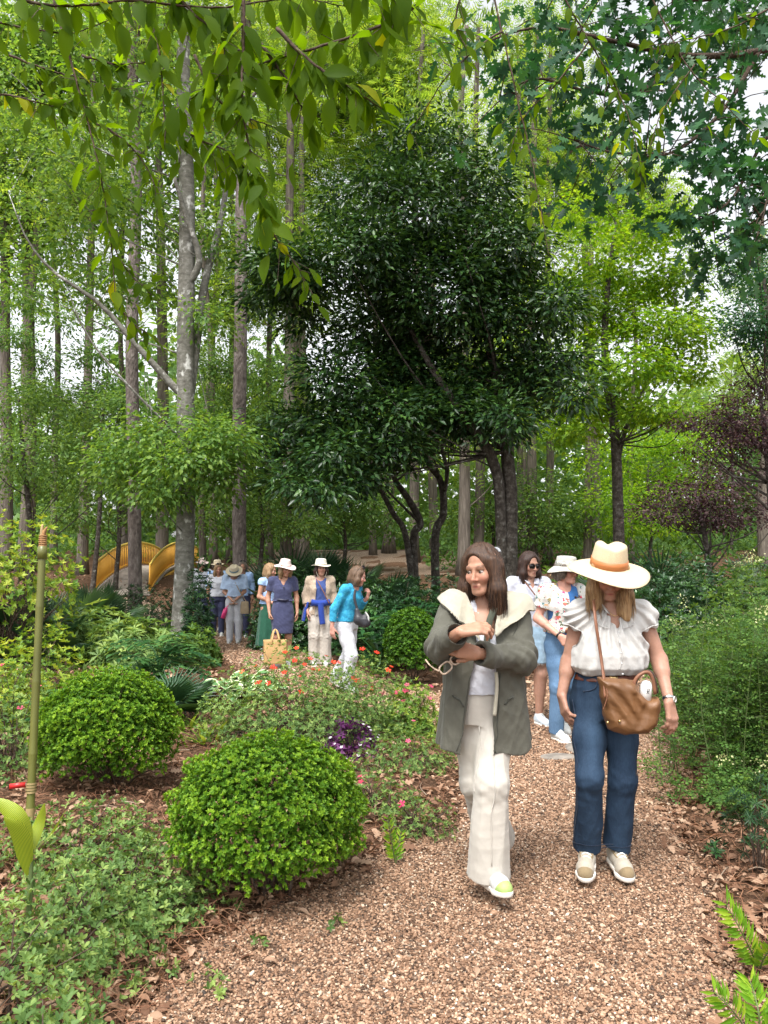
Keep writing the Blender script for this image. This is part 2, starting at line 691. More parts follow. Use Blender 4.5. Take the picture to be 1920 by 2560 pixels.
def gravel():
    # positions: dense near, thinner and larger farther off
    P, S = [], []
    for y0, y1, dens, size in ((0.8, 4.6, 17000, 0.0047), (4.6, 7.0, 10500, 0.0060), (7.0, 16.0, 2800, 0.011)):
        area = (y1 - y0) * 9.0
        n = int(area * dens)
        x = rng.uniform(-4.0, 5.0, n)
        y = rng.uniform(y0, y1, n)
        # keep those on the path, with strays over its edge, and inside what the lens takes in
        near = (np.abs(x) < 0.56 * y + 0.35) & (y > 1.9)
        x, y = x[near], y[near]
        pd = path_dist(x, y)
        edge = rng.exponential(0.05, len(x)) - 0.05
        k = pd < edge
        x, y = x[k], y[k]
        P.append(np.stack([x, y, tz(x, y) + 0.006 + rng.uniform(-0.003, 0.006, len(x))], -1))
        S.append(size * np.exp(rng.normal(0, 0.28, len(x))))
    P, S = np.concatenate(P), np.concatenate(S)
    N = len(P)
    me = bpy.data.meshes.new('gravel')
    me.vertices.add(N)
    me.vertices.foreach_set('co', P.astype(np.float32).ravel())
    for k, a in (('tone', np.clip(rng.beta(1.8, 1.9, N) + 0.03 * np.sin(P[:, 0] * 3), 0, 1)), ('size', S)):
        at = me.attributes.new(k, 'FLOAT', 'POINT')
        at.data.foreach_set('value', a.astype(np.float32))
    sc = np.stack([rng.uniform(0.9, 1.6, N), rng.uniform(0.75, 1.1, N), rng.uniform(0.5, 0.85, N)], -1) * S[:, None]
    at = me.attributes.new('scl', 'FLOAT_VECTOR', 'POINT')
    at.data.foreach_set('vector', sc.astype(np.float32).ravel())
    ro = np.stack([rng.normal(0, 0.35, N), rng.normal(0, 0.35, N), rng.uniform(0, 6.28, N)], -1)
    at = me.attributes.new('rot', 'FLOAT_VECTOR', 'POINT')
    at.data.foreach_set('vector', ro.astype(np.float32).ravel())
    o = link('gravel', me, None, kind='stuff', label='loose tan and pinkish pea gravel covering the path', cat='gravel')
    mat = pebble_material()
    ng = bpy.data.node_groups.new('gravel', 'GeometryNodeTree')
    ng.interface.new_socket('Geometry', in_out='INPUT', socket_type='NodeSocketGeometry')
    ng.interface.new_socket('Geometry', in_out='OUTPUT', socket_type='NodeSocketGeometry')
    N_ = ng.nodes
    gi, go = N_.new('NodeGroupInput'), N_.new('NodeGroupOutput')
    ico = N_.new('GeometryNodeMeshIcoSphere')
    ico.inputs['Radius'].default_value = 1.0
    ico.inputs['Subdivisions'].default_value = 2
    sp = N_.new('GeometryNodeSetPosition')
    nz = N_.new('ShaderNodeTexNoise')
    nz.inputs['Scale'].default_value = 1.1
    vm = N_.new('ShaderNodeVectorMath')
    vm.operation = 'MULTIPLY_ADD'
    vm.inputs[1].default_value = (0.9, 0.9, 0.9)
    vm.inputs[2].default_value = (-0.45, -0.45, -0.45)
    ng.links.new(nz.outputs['Color'], vm.inputs[0])
    ng.links.new(ico.outputs['Mesh'], sp.inputs['Geometry'])
    ng.links.new(vm.outputs[0], sp.inputs['Offset'])
    sm = N_.new('GeometryNodeSetShadeSmooth')
    ng.links.new(sp.outputs[0], sm.inputs[0])
    stm = N_.new('GeometryNodeSetMaterial')
    stm.inputs['Material'].default_value = mat
    ng.links.new(sm.outputs[0], stm.inputs[0])
    iop = N_.new('GeometryNodeInstanceOnPoints')
    ng.links.new(gi.outputs[0], iop.inputs['Points'])
    ng.links.new(stm.outputs[0], iop.inputs['Instance'])
    for nm, sock in (('scl', 'Scale'), ('rot', 'Rotation')):
        a = N_.new('GeometryNodeInputNamedAttribute')
        a.data_type = 'FLOAT_VECTOR'
        a.inputs['Name'].default_value = nm
        if sock == 'Rotation':
            e = N_.new('FunctionNodeEulerToRotation')
            ng.links.new(a.outputs[0], e.inputs[0])
            ng.links.new(e.outputs[0], iop.inputs['Rotation'])
        else:
            ng.links.new(a.outputs[0], iop.inputs[sock])
    ng.links.new(iop.outputs[0], go.inputs[0])
    md = o.modifiers.new('pebbles', 'NODES')
    md.node_group = ng
    return N


print('pebbles', gravel())


# ---- leaf litter, bark chips and pine straw on the beds
def litter():
    r = np.random.default_rng(21)
    mb = MB()
    tl = T_leaf(0.5, 0.14, 0.28)
    to = T_lobed()

    def spots(n, y0, y1, xw=0.6):
        y = y0 + (y1 - y0) * r.uniform(0, 1, n) ** 1.6
        x = r.uniform(-1, 1, n) * (xw * y + 0.5)
        pd = path_dist(x, y)
        k = (pd > -0.22 * r.uniform(0, 1, n) ** 3) | (r.uniform(0, 1, n) < 0.004)
        x, y = x[k], y[k]
        z = ground_z(x, y)
        return np.stack([x, y, z], -1)

    for tpl, n, s0, s1, y0, y1 in ((tl, 20000, 0.025, 0.07, 1.6, 9), (to, 3000, 0.06, 0.12, 1.6, 9), (tl, 7000, 0.06, 0.13, 8, 24)):
        p = spots(n, y0, y1)
        m = len(p)
        t = rdir(m, r)
        t[:, 2] *= 0.35
        nn = nrm(UP + 0.55 * rdir(m, r))
        p[:, 2] += r.uniform(0.004, 0.03, m)
        scatter(mb, tpl, p, t, nn, r.uniform(s0, s1, m), r.uniform(0, 1, m))
    mb.build('leaf_litter', leaf_mat('dead_leaves', (0.10, 0.048, 0.028), (0.25, 0.14, 0.085), (0.42, 0.29, 0.2), trans=0.1, rough=0.7, tcol=(1.3, 1.0, 0.6)),
             smooth=False, kind='stuff', label='brown fallen leaves and bark chips strewn over the beds', cat='leaf litter')
    mb = MB()
    p = spots(26000, 1.7, 8)
    m = len(p)
    t = rdir(m, r)
    t[:, 2] *= 0.18
    t[:, 0] += 0.4
    p[:, 2] += r.uniform(0.006, 0.035, m)
    strip = (A([0, 0.5, 0], [0, -0.5, 0], [0.5, 0.5, 0.12], [0.5, -0.5, 0.12], [1, 0.25, -0.06], [1, -0.25, -0.06]), np.array([[0, 1, 3, 2], [2, 3, 5, 4]]))
    scatter(mb, strip, p, t, nrm(UP + 0.5 * rdir(m, r)), r.uniform(0.08, 0.2, m), r.uniform(0, 1, m), wid=np.full(m, 0.014))
    mb.build('pine_straw', leaf_mat('pine_straw', (0.11, 0.045, 0.025), (0.24, 0.11, 0.06), (0.36, 0.2, 0.12), trans=0.0, rough=0.6),
             smooth=False, kind='stuff', label='reddish pine needles lying along the path edges', cat='pine straw')
    # a few thin fallen twigs
    mb = MB()
    p = spots(160, 1.8, 7)
    for q in p:
        L = r.uniform(0.1, 0.35)
        a = r.uniform(0, 6.28)
        d = A(math.cos(a), math.sin(a), 0)
        pts = spline([q + UP * 0.015, q + d * L * 0.5 + r.normal(size=3) * 0.012 + UP * 0.025, q + d * L + UP * 0.012], 6)
        mb.tube(pts, np.linspace(0.004, 0.0015, 6), 4, r.uniform(0, 1))
    mb.build('fallen_twigs', leaf_mat('dead_twigs', (0.12, 0.08, 0.055), (0.24, 0.17, 0.12), (0.34, 0.27, 0.2), trans=0, rough=0.9),
             kind='stuff', label='thin dry twigs scattered on the bed edges', cat='twigs')


litter()

# ================================================================== TREES
M_beech = bark_mat('beech_bark', (0.085, 0.08, 0.068), (0.155, 0.15, 0.128), (0.25, 0.245, 0.22), 9, (1, 1, 1.6), 0.35, patch=((0.5, 0.5, 0.47), 0.56, 0.66, 7), ring=True)
M_pine = bark_mat('pine_bark', (0.06, 0.05, 0.045), (0.15, 0.125, 0.112), (0.27, 0.24, 0.22), 11, (1, 1, 0.42), 1.0)
M_cyp = bark_mat('cypress_bark', (0.06, 0.05, 0.042), (0.135, 0.115, 0.095), (0.23, 0.2, 0.17), 16, (1, 1, 0.09), 0.9)
M_dark = bark_mat('dark_bark', (0.025, 0.021, 0.018), (0.065, 0.055, 0.046), (0.16, 0.15, 0.135), 12, (1, 1, 0.9), 0.7, patch=((0.2, 0.2, 0.18), 0.62, 0.7, 10))
M_twig = bark_mat('twig_bark', (0.04, 0.028, 0.02), (0.085, 0.06, 0.045), (0.15, 0.115, 0.09), 30, (1, 1, 1), 0.3)

L_beech = leaf_mat('beech_leaf', (0.055, 0.125, 0.028), (0.11, 0.215, 0.045), (0.20, 0.31, 0.06), 0.45, 0.5)
L_ever = leaf_mat('evergreen_leaf', (0.011, 0.032, 0.012), (0.024, 0.066, 0.018), (0.065, 0.14, 0.028), 0.18, 0.36, spec=0.35)
L_maple = leaf_mat('maple_leaf', (0.085, 0.20, 0.012), (0.16, 0.31, 0.018), (0.28, 0.42, 0.025), 0.5, 0.5)
L_feather = leaf_mat('cypress_needle', (0.09, 0.175, 0.03), (0.17, 0.29, 0.045), (0.29, 0.40, 0.07), 0.5, 0.5)
L_mid = leaf_mat('understorey_leaf', (0.048, 0.105, 0.025), (0.09, 0.175, 0.04), (0.17, 0.27, 0.06), 0.42, 0.5)
L_far = leaf_mat('woodland_leaf', (0.05, 0.115, 0.03), (0.10, 0.20, 0.05), (0.19, 0.30, 0.085), 0.4, 0.5)
L_purple = leaf_mat('purple_maple_leaf', (0.022, 0.011, 0.014), (0.05, 0.026, 0.031), (0.11, 0.065, 0.06), 0.25, 0.5, tcol=(1.4, 0.9, 0.8))
L_oak = leaf_mat('oak_leaf', (0.018, 0.062, 0.032), (0.032, 0.10, 0.045), (0.062, 0.155, 0.055), 0.3, 0.42, tcol=(1.5, 1.7, 0.7))
L_near = leaf_mat('hanging_leaf', (0.045, 0.10, 0.005), (0.09, 0.17, 0.007), (0.30, 0.33, 0.015), 0.64, 0.6, spec=0.12, tcol=(2.3, 2.0, 0.4), pos=(0.0, 0.7, 1.0))


def clumps(ells, n, r, shell=0.55):
    """n points spread through a set of ellipsoids (cx,cy,cz, rx,ry,rz, weight)"""
    E = np.array(ells, dtype=np.float64)
    w = E[:, 6] / E[:, 6].sum()
    k = r.choice(len(E), n, p=w)
    d = rdir(n, r)
    rad = r.uniform(shell ** 3, 1, n) ** (1 / 3.0)
    return E[k, :3] + d * rad[:, None] * E[k, 3:6], d


def foliage(mb, cen, out, per, spread, tpl, s0, s1, r, flat=0.55, upb=0.8, lo=0.0, hi=1.0, hang=0.25):
    n = len(cen) * per
    c = np.repeat(cen, per, 0)
    o = np.repeat(out, per, 0)
    off = r.normal(size=(n, 3)) * spread
    off[:, 2] *= flat
    t = nrm(off + 0.35 * r.normal(size=(n, 3)) * spread + o * spread * 0.5)
    t[:, 2] -= hang
    nn = nrm(UP * upb + 0.65 * rdir(n, r) + 0.35 * o)
    tone = np.repeat(r.uniform(-0.18, 0.18, len(cen)), per)
    rnd = np.clip(r.uniform(lo, hi, n) + tone, 0, 1)
    scatter(mb, tpl, c + off, t, nn, r.uniform(s0, s1, n), rnd)


def limbs(mb, trunk, rad, cen, n, r, rmax=0.05, up=0.3, sides=5, zmin=0.0):
    """branches from the trunk out to some of the clumps"""
    trunk = np.asarray(trunk)
    idx = r.choice(len(cen), min(n, len(cen)), replace=False)
    for i in idx:
        c = cen[i]
        h = np.hypot(trunk[:, 0] - c[0], trunk[:, 1] - c[1])
        want = c[2] - np.median(h) * r.uniform(0.35, 1.3)
        ok = np.where(trunk[:, 2] >= zmin)[0]
        j = ok[np.argmin(np.abs(trunk[ok, 2] - want))]
        a = trunk[j]
        L = np.linalg.norm(c - a)
        mid = a + (c - a) * 0.5 + A(0, 0, -0.06 * L) + r.normal(size=3) * 0.06 * L
        r0 = min(rad[j] * 0.45, rmax * (0.5 + 0.1 * L))
        mb.tube(spline([a, mid, c], 9), np.linspace(r0, 0.006, 9), sides, r.uniform(0, 1))


def make_tree(name, label, cat, pts, rad, bark, ells, ncl, per, spread, tpl, s0, s1, leaf, seed, group=None, nl=40, n=12, rmax=0.06,
              extra=None, crown_kw=None, zmin=0.0, shell=0.5):
    r = np.random.default_rng(seed)
    pts = np.asarray(pts, dtype=np.float64)
    base = pts[0]
    root = thing(name, label, cat, tuple(base), group)
    tp = spline(pts, 26)
    tr = np.interp(np.linspace(0, 1, 26), np.linspace(0, 1, len(rad)), rad)
    mb = MB()
    fl = tr.copy()
    zz = tp[:, 2] - base[2]
    fl *= 1 + 0.45 * np.exp(-np.maximum(zz, 0) / 0.25)
    mb.tube(tp, fl, n)
    mb.build('trunk', bark, root)
    if extra:
        for ep, er in extra:
            MB().tube(spline(ep, 18), np.interp(np.linspace(0, 1, 18), np.linspace(0, 1, len(er)), er), 9).build('limb', bark, root)
    if ells is not None and len(ells):
        cen, out = clumps(ells, ncl, r, shell)
        if nl:
            mb = MB()
            limbs(mb, tp, tr, cen, nl, r, rmax, zmin=zmin)
            if extra:
                for ep, er in extra:
                    e2 = spline(ep, 18)
                    near = cen[np.linalg.norm(cen[:, None] - e2[None, 6:], axis=2).min(1) < 1.3]
                    if len(near):
                        limbs(mb, e2[6:], np.full(12, er[-1]), near, 6, r, rmax * 0.6)
            mb.build('branches', bark, root, kind='stuff')
        mb = MB()
        foliage(mb, cen, out, per, spread, tpl, s0, s1, r, **(crown_kw or {}))
        mb.build('crown', leaf, root, smooth=False, kind='stuff')
    return root


def vtrunk(u, d, w, vtop, lean=0.0, du=0.0, wob_=0.06, seed=0):
    """a trunk standing at picture column u (1659 view), distance d, width w there, rising to row vtop"""
    r = np.random.default_rng(seed + int(u * 7))
    b = W(u, 1200, d)
    x = b[0]
    z0 = float(tz(x, d)) - 0.1
    top = W(u + du, vtop, d)
    ps = [A(x, d, z0)]
    for k in (0.2, 0.4, 0.6, 0.8, 1.0):
        ps.append(A(x + (top[0] - x) * k + r.normal() * wob_, d + lean * k + r.normal() * wob_, z0 + (top[2] - z0) * k))
    rr = w * 1920 / 1659.0 / 1920.0 * d / 2 * (0.78 if d > 22 else 1.0)
    return np.array(ps), rr


DIA = T_dia()
FEA = T_feather()

# ---- grey beech with lichen, low leafy boughs
pts, rr = vtrunk(393, 13.5, 42, -150, du=12, wob_=0.03, seed=1)
pts[1:3, 0] += 0.02
fork = W(400, 855, 13.5)
fork2 = W(410, 880, 13.5)
be = [W(395, 930, 13.5), W(300, 955, 13.2), W(470, 960, 13.0), W(390, 1010, 12.6), W(250, 1010, 13.2), W(480, 1030, 13.2), W(340, 1060, 13.0),
      W(215, 330, 13.2), W(420, 260, 13.5), W(330, 480, 14), W(250, 620, 14), W(150, 480, 13.6), W(440, 700, 13.5), W(300, 120, 13.5), W(90, 250, 13.6), W(60, 620, 14.2), W(470, 520, 14.2)]
rads = [(0.7, 0.7, 0.35, .8), (0.6, 0.6, 0.45, 1), (0.55, 0.6, 0.42, 1.1), (0.5, 0.6, 0.35, 0.8), (0.5, 0.5, 0.35, .8), (0.4, 0.5, 0.4, .8), (.5, .5, .3, .7),
        (1.2, 1.2, 0.9, 1.5), (1.2, 1.2, 0.9, 1.4), (0.9, 1, 0.5, .9), (0.9, 1, 0.4, .8), (1.2, 1, 0.8, 1.4), (0.5, 0.6, 0.3, .5), (1.5, 1.2, 0.9, 1.6), (1.3, 1.2, 1.1, 1.6), (1., 1, .6, .8), (.6, .6, .4, .5)]
ells = [(*c, a, b, h, w) for c, (a, b, h, w) in zip(be, rads)]
make_tree('beech_tree', 'smooth grey beech tree with white lichen on its lower trunk', 'tree', pts, [rr * 1.0, rr * .93, rr * 0.86, rr * 0.75, rr * 0.55], M_beech,
          ells, 700, 28, 0.2, T_dia(0.55), 0.07, 0.13, L_beech, 11, nl=12, rmax=0.022, n=18,
          extra=[([fork, W(375, 835, 13.5), W(335, 790, 13.4), W(285, 735, 13.3), W(215, 655, 13.2), W(120, 590, 13), W(60, 520, 12.8), W(20, 420, 12.7)], [0.08, 0.066, 0.052, 0.036, 0.02, 0.006]),
                 ([fork2, W(416, 820, 13.6), W(425, 740, 13.7), W(440, 620, 13.9), W(478, 470, 14.2), W(498, 330, 14.4)], [0.06, 0.075, 0.07, 0.04]),
                 ([W(404, 620, 13.5), W(430, 560, 13.4), W(400, 460, 13.2), W(375, 380, 13)], [0.07, 0.06, 0.045, 0.03])],
          crown_kw=dict(flat=0.55, upb=0.8, hang=0.5))

# ---- two straight pines
for (u, d, w, vt, du, lab) in ((523, 17.0, 31, -200, 0, 'straight pine with scaly grey bark behind the sun hatted walkers'),
                               (296, 17.5, 29, -200, -14, 'straight pine trunk standing just in front of the yellow bridge')):
    pts, rr = vtrunk(u, d, w, vt, du=du, wob_=0.05, seed=3)
    c = pts[-1]
    make_tree('pine_tree', lab, 'tree', pts, [rr, rr * 0.95, rr * 0.82, rr * 0.7], M_pine,
              [(c[0], c[1], c[2] - 0.5, 2.2, 2.2, 1.6, 1), (c[0] + 1, c[1], c[2] - 3, 1.8, 1.5, 0.8, .5)], 90, 30, 0.3, FEA, 0.2, 0.34, L_feather, 31 + int(u), nl=26, n=14, zmin=5.0)

# ---- bald cypresses and other trunks of the wood behind
CYP = [(14, 27, 30, 0, -6), (48, 25, 26, 0, 38), (116, 30, 17, 0, 4), (178, 24, 25, 0, 30), (440, 24, 17, 0, 8), (462, 28, 20, 0, 0), (497, 30, 15, 0, 0),
       (583, 31, 16, 0, 0), (620, 26, 32, 0, 6), (655, 29, 22, 0, 0), (806, 33, 15, 0, 0), (893, 30, 24, 0, 22), (940, 32, 22, 0, -12), (1001, 24, 29, 0, -2), (1032, 26, 25, 0, 0),
       (1121, 30, 16, 0, 0), (1150, 27, 26, 0, 4), (1182, 29, 20, 0, 0), (1269, 26, 21, 0, 6), (1364, 29, 15, 0, 4), (1655, 28, 34, 0, 0), (268, 32, 15, 0, 0), (1130, 36, 14, 0, 3)]
CYP_LAB = ['leftmost thick cypress trunk at the wood edge', 'leaning cypress trunk crossing behind the leftmost thick trunk', 'slim cypress trunk beyond the bamboo pole',
           'dark cypress trunk leaning right above the bridge end', 'slim cypress trunk close behind the lichened beech', 'cypress trunk between the beech and the straight pine',
           'thin cypress trunk just beside the scaly grey pine', 'thin cypress trunk behind the fan palms', 'stout buttressed cypress trunk above the pink hat',
           'cypress trunk beside the stout buttressed one', 'thin cypress trunk behind the sandy clearing', 'leaning cypress trunk behind the crooked understorey stems',
           'pale cypress trunk beside the crooked understorey stems', 'thick pale cypress trunk beside the dark evergreen', 'paired cypress trunk next to the thick pale one',
           'thin trunk behind the dark evergreen stem', 'cypress trunk just past the dark evergreen stem', 'slender cypress trunk in the gap above the sunglasses',
           'solitary reddish cypress trunk above the straw hat', 'slender cypress trunk behind the bright maple', 'cypress trunk beyond the purple maple',
           'thin far trunk beside the bridge pine', 'thin far trunk in the wood beyond the white bucket hat']
for i, (u, d, w, vt, du) in enumerate(CYP):
    pts, rr = vtrunk(u, d, w, 60 if u < 1200 else 420, du=du, wob_=0.09, seed=5)
    r = np.random.default_rng(100 + i)
    H = pts[-1][2]
    el = []
    for k in range(11):
        f = r.uniform(0.5, 1.05) if u < 430 else (r.uniform(0.2, 1.05) if u < 1200 else r.uniform(0.3, 1.0))
        c = pts[0] + (pts[-1] - pts[0]) * f
        el.append((c[0] + r.normal() * 0.6, c[1] + r.normal() * 0.6, c[2], 1.5, 1.5, 0.9, 1))
    make_tree('cypress_tree', CYP_LAB[i], 'tree', pts, [rr * 1.25, rr, rr * 0.85, rr * 0.7, rr * 0.45], M_cyp, el, 72 if u < 1200 else 45, 20, 0.42, FEA, 0.28, 0.5, L_feather,
              200 + i, group=None, nl=22, n=12, rmax=0.035, zmin=3.0, crown_kw=dict(flat=0.4, hang=0.35))

# ---- the big dark evergreen
base = on(*W(1098, 1200, 14.2)[:2])
pts = [base, W(1103, 1090, 14.2), W(1097, 1000, 14.2), W(1092, 930, 14.2), W(1060, 760, 14.3), W(1010, 560, 14.4), W(960, 380, 14.5)]
EV = [(930, 350, .75, .6), (870, 300, .45, .35), (1030, 410, .8, .6), (890, 460, 1.0, .8), (780, 540, .8, .6), (1070, 540, .9, .7), (960, 620, 1.4, 1.0), (680, 590, .75, .4), (600, 560, .5, .3), (830, 700, 1.1, .8), (1110, 690, .8, .7),
      (1200, 660, .5, .35), (730, 820, .7, .55), (940, 820, 1.4, .8), (1130, 830, .8, .6), (690, 920, .65, .5), (820, 910, .9, .55), (640, 1000, .5, .35), (990, 890, .9, .45), (740, 980, .55, .35), (1200, 790, .55, .3), (1080, 910, .6, .35), (620, 920, .4, .25),
      (1240, 850, .35, .25), (555, 630, .35, .2), (740, 440, .45, .25), (810, 390, .4, .3), (980, 290, .3, .25), (660, 700, .4, .25), (640, 1040, .4, .22), (590, 960, .35, .2), (700, 1060, .4, .2), (770, 1040, .45, .2), (860, 980, .5, .25), (600, 600, .5, .25), (650, 640, .5, .3)]
re = np.random.default_rng(5)
ells = [(*W(u, v, 13.9 + re.uniform(-0.9, 0.9)), a, 1.0, h, a * a) for u, v, a, h in EV]
make_tree('evergreen_tree', 'large dense dark evergreen tree with a wide dome of glossy leaves', 'tree', pts, [0.14, 0.13, 0.125, 0.12, 0.09, 0.06, 0.03], M_dark, ells, 2700, 20, 0.2,
          T_dia(0.4), 0.11, 0.18, L_ever, 41, nl=16, rmax=0.035, n=14, zmin=3.6, shell=0.35,
          extra=[([base + A(-0.1, 0, 0.2), W(1080, 1080, 14.1), W(1066, 1000, 14.0), W(1040, 950, 13.9), W(960, 840, 13.8), W(880, 700, 13.9)], [0.11, 0.10, 0.10, 0.08, 0.04])],
          crown_kw=dict(flat=0.5, upb=0.9))
# small multi-stemmed understorey tree with crooked stems
b1 = on(*W(905, 1200, 16.5)[:2])
b2 = on(*W(945, 1200, 16.8)[:2])
make_tree('crooked_tree', 'small crooked dark stemmed tree in front of the sandy clearing', 'tree',
          [b1, W(893, 1170, 16.5), W(908, 1130, 16.5), W(880, 1075, 16.5), W(850, 1030, 16.4), W(830, 960, 16.4)], [0.09, 0.085, 0.08, 0.06, 0.035], M_dark,
          [(*W(850, 960, 16.4), 1.2, 1, 0.5, 1), (*W(900, 930, 16.6), 1.2, 1, 0.5, 1)], 60, 22, 0.2, T_dia(0.36), 0.08, 0.13, L_ever, 43, nl=14, n=9,
          extra=[([b1 + A(-0.05, 0, 0.05), W(878, 1165, 16.4), W(850, 1110, 16.3), W(815, 1050, 16.2), W(770, 1018, 16.2)], [0.07, 0.065, 0.055, 0.03])])
make_tree('crooked_tree', 'upright crooked stem beside the pale cypress trunk', 'tree',
          [b2, W(940, 1165, 16.8), W(958, 1110, 16.8), W(952, 1040, 16.8), W(925, 1000, 16.7), W(915, 930, 16.7)], [0.10, 0.09, 0.08, 0.06, 0.04], M_dark,
          [(*W(930, 930, 16.6), 1.0, 1, 0.5, 1)], 30, 20, 0.2, T_dia(0.36), 0.08, 0.13, L_ever, 44, nl=8, n=9,
          extra=[([W(957, 1080, 16.8), W(966, 1020, 16.7), W(955, 960, 16.7), W(975, 910, 16.6)], [0.05, 0.045, 0.03])])

# ---- the bright maple on the right
bm = on(*W(1338, 1180, 18.5)[:2])
MP = [(1290, 460, .9, .4), (1400, 500, .9, .35), (1260, 560, .9, .4), (1370, 600, 1.2, .45), (1470, 610, .9, .35), (1300, 690, 1.2, .45), (1420, 720, 1.1, .4), (1250, 770, .8, .35), (1480, 790, .8, .35), (1500, 560, .6, .3), (1510, 730, .6, .3), (1240, 470, .6, .3),
      (1350, 800, 1.2, .4), (1300, 880, 1.0, .3), (1420, 890, .9, .3), (1210, 640, .6, .4), (1240, 930, .7, .25), (1470, 680, .7, .3), (1210, 880, .7, .3)]
ells = [(*W(u, v, 18.5 + re.uniform(-1.2, 1.2)), a, 1.3, h, a * a) for u, v, a, h in MP]
make_tree('maple_tree', 'vivid lime green maple with a slim dark trunk and tiered foliage', 'tree',
          [bm, W(1335, 1100, 18.5), W(1332, 1000, 18.5), W(1325, 900, 18.5), W(1308, 800, 18.5), W(1310, 650, 18.4), W(1330, 480, 18.3)], [0.15, 0.13, 0.12, 0.11, 0.08, 0.03], M_dark,
          ells, 800, 22, 0.26, T_maple(), 0.1, 0.17, L_maple, 51, nl=20, rmax=0.03, n=12, zmin=4.2,
          extra=[([W(1333, 1010, 18.5), W(1345, 950, 18.5), W(1370, 880, 18.4), W(1410, 800, 18.3), W(1450, 700, 18.2)], [0.06, 0.05, 0.035, 0.02])],
          crown_kw=dict(flat=0.34, upb=1.1, hang=0.4))

# ---- purple japanese maples on the right
for (el, base_, lab, seed, rad0) in (
        ([(1640, 840, .3, .2), (1560, 910, .3, .16), (1640, 930, .4, .22), (1610, 985, .3, .12), (1515, 905, .28, .09), (1660, 800, .3, .18), (1540, 965, .26, .08), (1590, 870, .25, .12), (1600, 935, .3, .12)], (1680, 1180, 9.5),
         'weeping purple leaved maple leaning in from the path side', 61, 0.07),
        ([(1500, 1060, .8, .22), (1560, 1030, .8, .25), (1450, 1095, .6, .16), (1590, 1100, .9, .3), (1520, 1120, .8, .22), (1410, 1110, .4, .12)], (1540, 1210, 14.0),
         'low spreading purple maple under the lime green one', 62, 0.08)):
    d = base_[2]
    ells = [(*W(u, v, d + re.uniform(-0.5, 0.5)), a, .7, h, a * a) for u, v, a, h in el]
    b = on(*W(base_[0], base_[1], d)[:2])
    top = W(el[0][0], el[0][1], d)
    make_tree('purple_maple', lab, 'tree', [b, b + (top - b) * A(0.15, 0.2, 0.35), b + (top - b) * A(0.5, 0.6, 0.75), top], [rad0, rad0 * .8, rad0 * .6, rad0 * .25], M_dark, ells, 230, 32, 0.10 * d / 9.5, DIA,
              0.03 * d / 9.5, 0.06 * d / 9.5, L_purple, seed, nl=14, n=9, rmax=0.03, crown_kw=dict(flat=0.5))

# ---- leafy understorey trees, left and middle
UND = [(520, 850, 22, [(520, 800, 1.0, .6), (470, 880, .9, .5), (560, 900, 1.0, .5), (600, 800, .9, .6), (440, 780, .8, .5), (500, 950, 1.0, .5)], L_far, 'airy light green young tree between the beech and the pine'),
       (200, 800, 20, [(230, 840, .8, .35), (90, 850, .8, .35), (200, 890, .9, .4), (280, 870, .6, .3), (90, 775, .5, .3), (200, 765, .5, .3), (20, 725, .6, .3), (140, 690, .5, .25), (260, 700, .45, .25), (60, 650, .5, .2)], L_far, 'airy light green tree between the left cypress trunks'),
       (60, 950, 15.5, [(40, 860, 1.0, .5), (120, 900, 1.0, .5), (60, 980, 1.1, .5), (180, 950, .8, .4), (20, 1040, .8, .4), (140, 1040, .9, .4), (230, 1030, .6, .3)], L_mid, 'bushy mid green tree filling the left edge of the wood'),
       (250, 1000, 21, [(250, 930, 1.2, .6), (330, 1050, 1.1, .5), (220, 1060, 1.2, .5), (300, 1110, 1.0, .4), (160, 1110, 1.0, .4)], L_mid, 'leafy understorey tree behind the bridge'),
       (560, 1050, 24, [(560, 1010, 1.3, .8), (520, 1080, 1.2, .6), (610, 1060, 1.2, .6), (560, 1130, 1.3, .5), (640, 1130, 1.0, .4), (470, 1120, 1.1, .6)], L_mid, 'leafy understorey tree behind the scaly pine'),
       (740, 1080, 26, [(740, 1080, 1.4, .6), (700, 1120, 1.3, .5), (800, 1100, 1.4, .6), (770, 1050, 1.0, .4), (830, 1140, 1.0, .3)], L_far, 'airy yellowish shrubby tree above the fan palms'),
       (1060, 1080, 27, [(1060, 1080, 1.4, .7), (1130, 1060, 1.5, .8), (1200, 1090, 1.5, .7), (1000, 1120, 1.2, .5), (1150, 1150, 1.6, .5), (1250, 1140, 1.3, .5)], L_mid, 'leafy understorey tree behind the dark haired walkers'),
       (1400, 1050, 25, [(1400, 1000, 1.5, .8), (1450, 1060, 1.4, .6), (1340, 1080, 1.3, .5), (1300, 1000, 1.1, .6), (1420, 940, 1.2, .6), (1500, 960, 1.2, .6), (1380, 1130, 1.4, .4)], L_maple, 'light green young tree glowing behind the maple trunk'),
       (1580, 800, 34, [(1580, 800, 1.8, .9), (1540, 850, 1.5, .7), (1630, 820, 1.6, .8), (1600, 900, 2.0, .9), (1500, 880, 1.6, .8), (1650, 900, 1.6, .8)], L_feather, 'pale green feathery tree far beyond the purple maple'),
       (1620, 640, 9.5, [(1650, 600, .5, .25), (1640, 680, .4, .2), (1600, 560, .3, .15), (1660, 740, .3, .2), (1610, 720, .25, .12)], L_oak, 'dark leafy bough hanging at the right edge')]
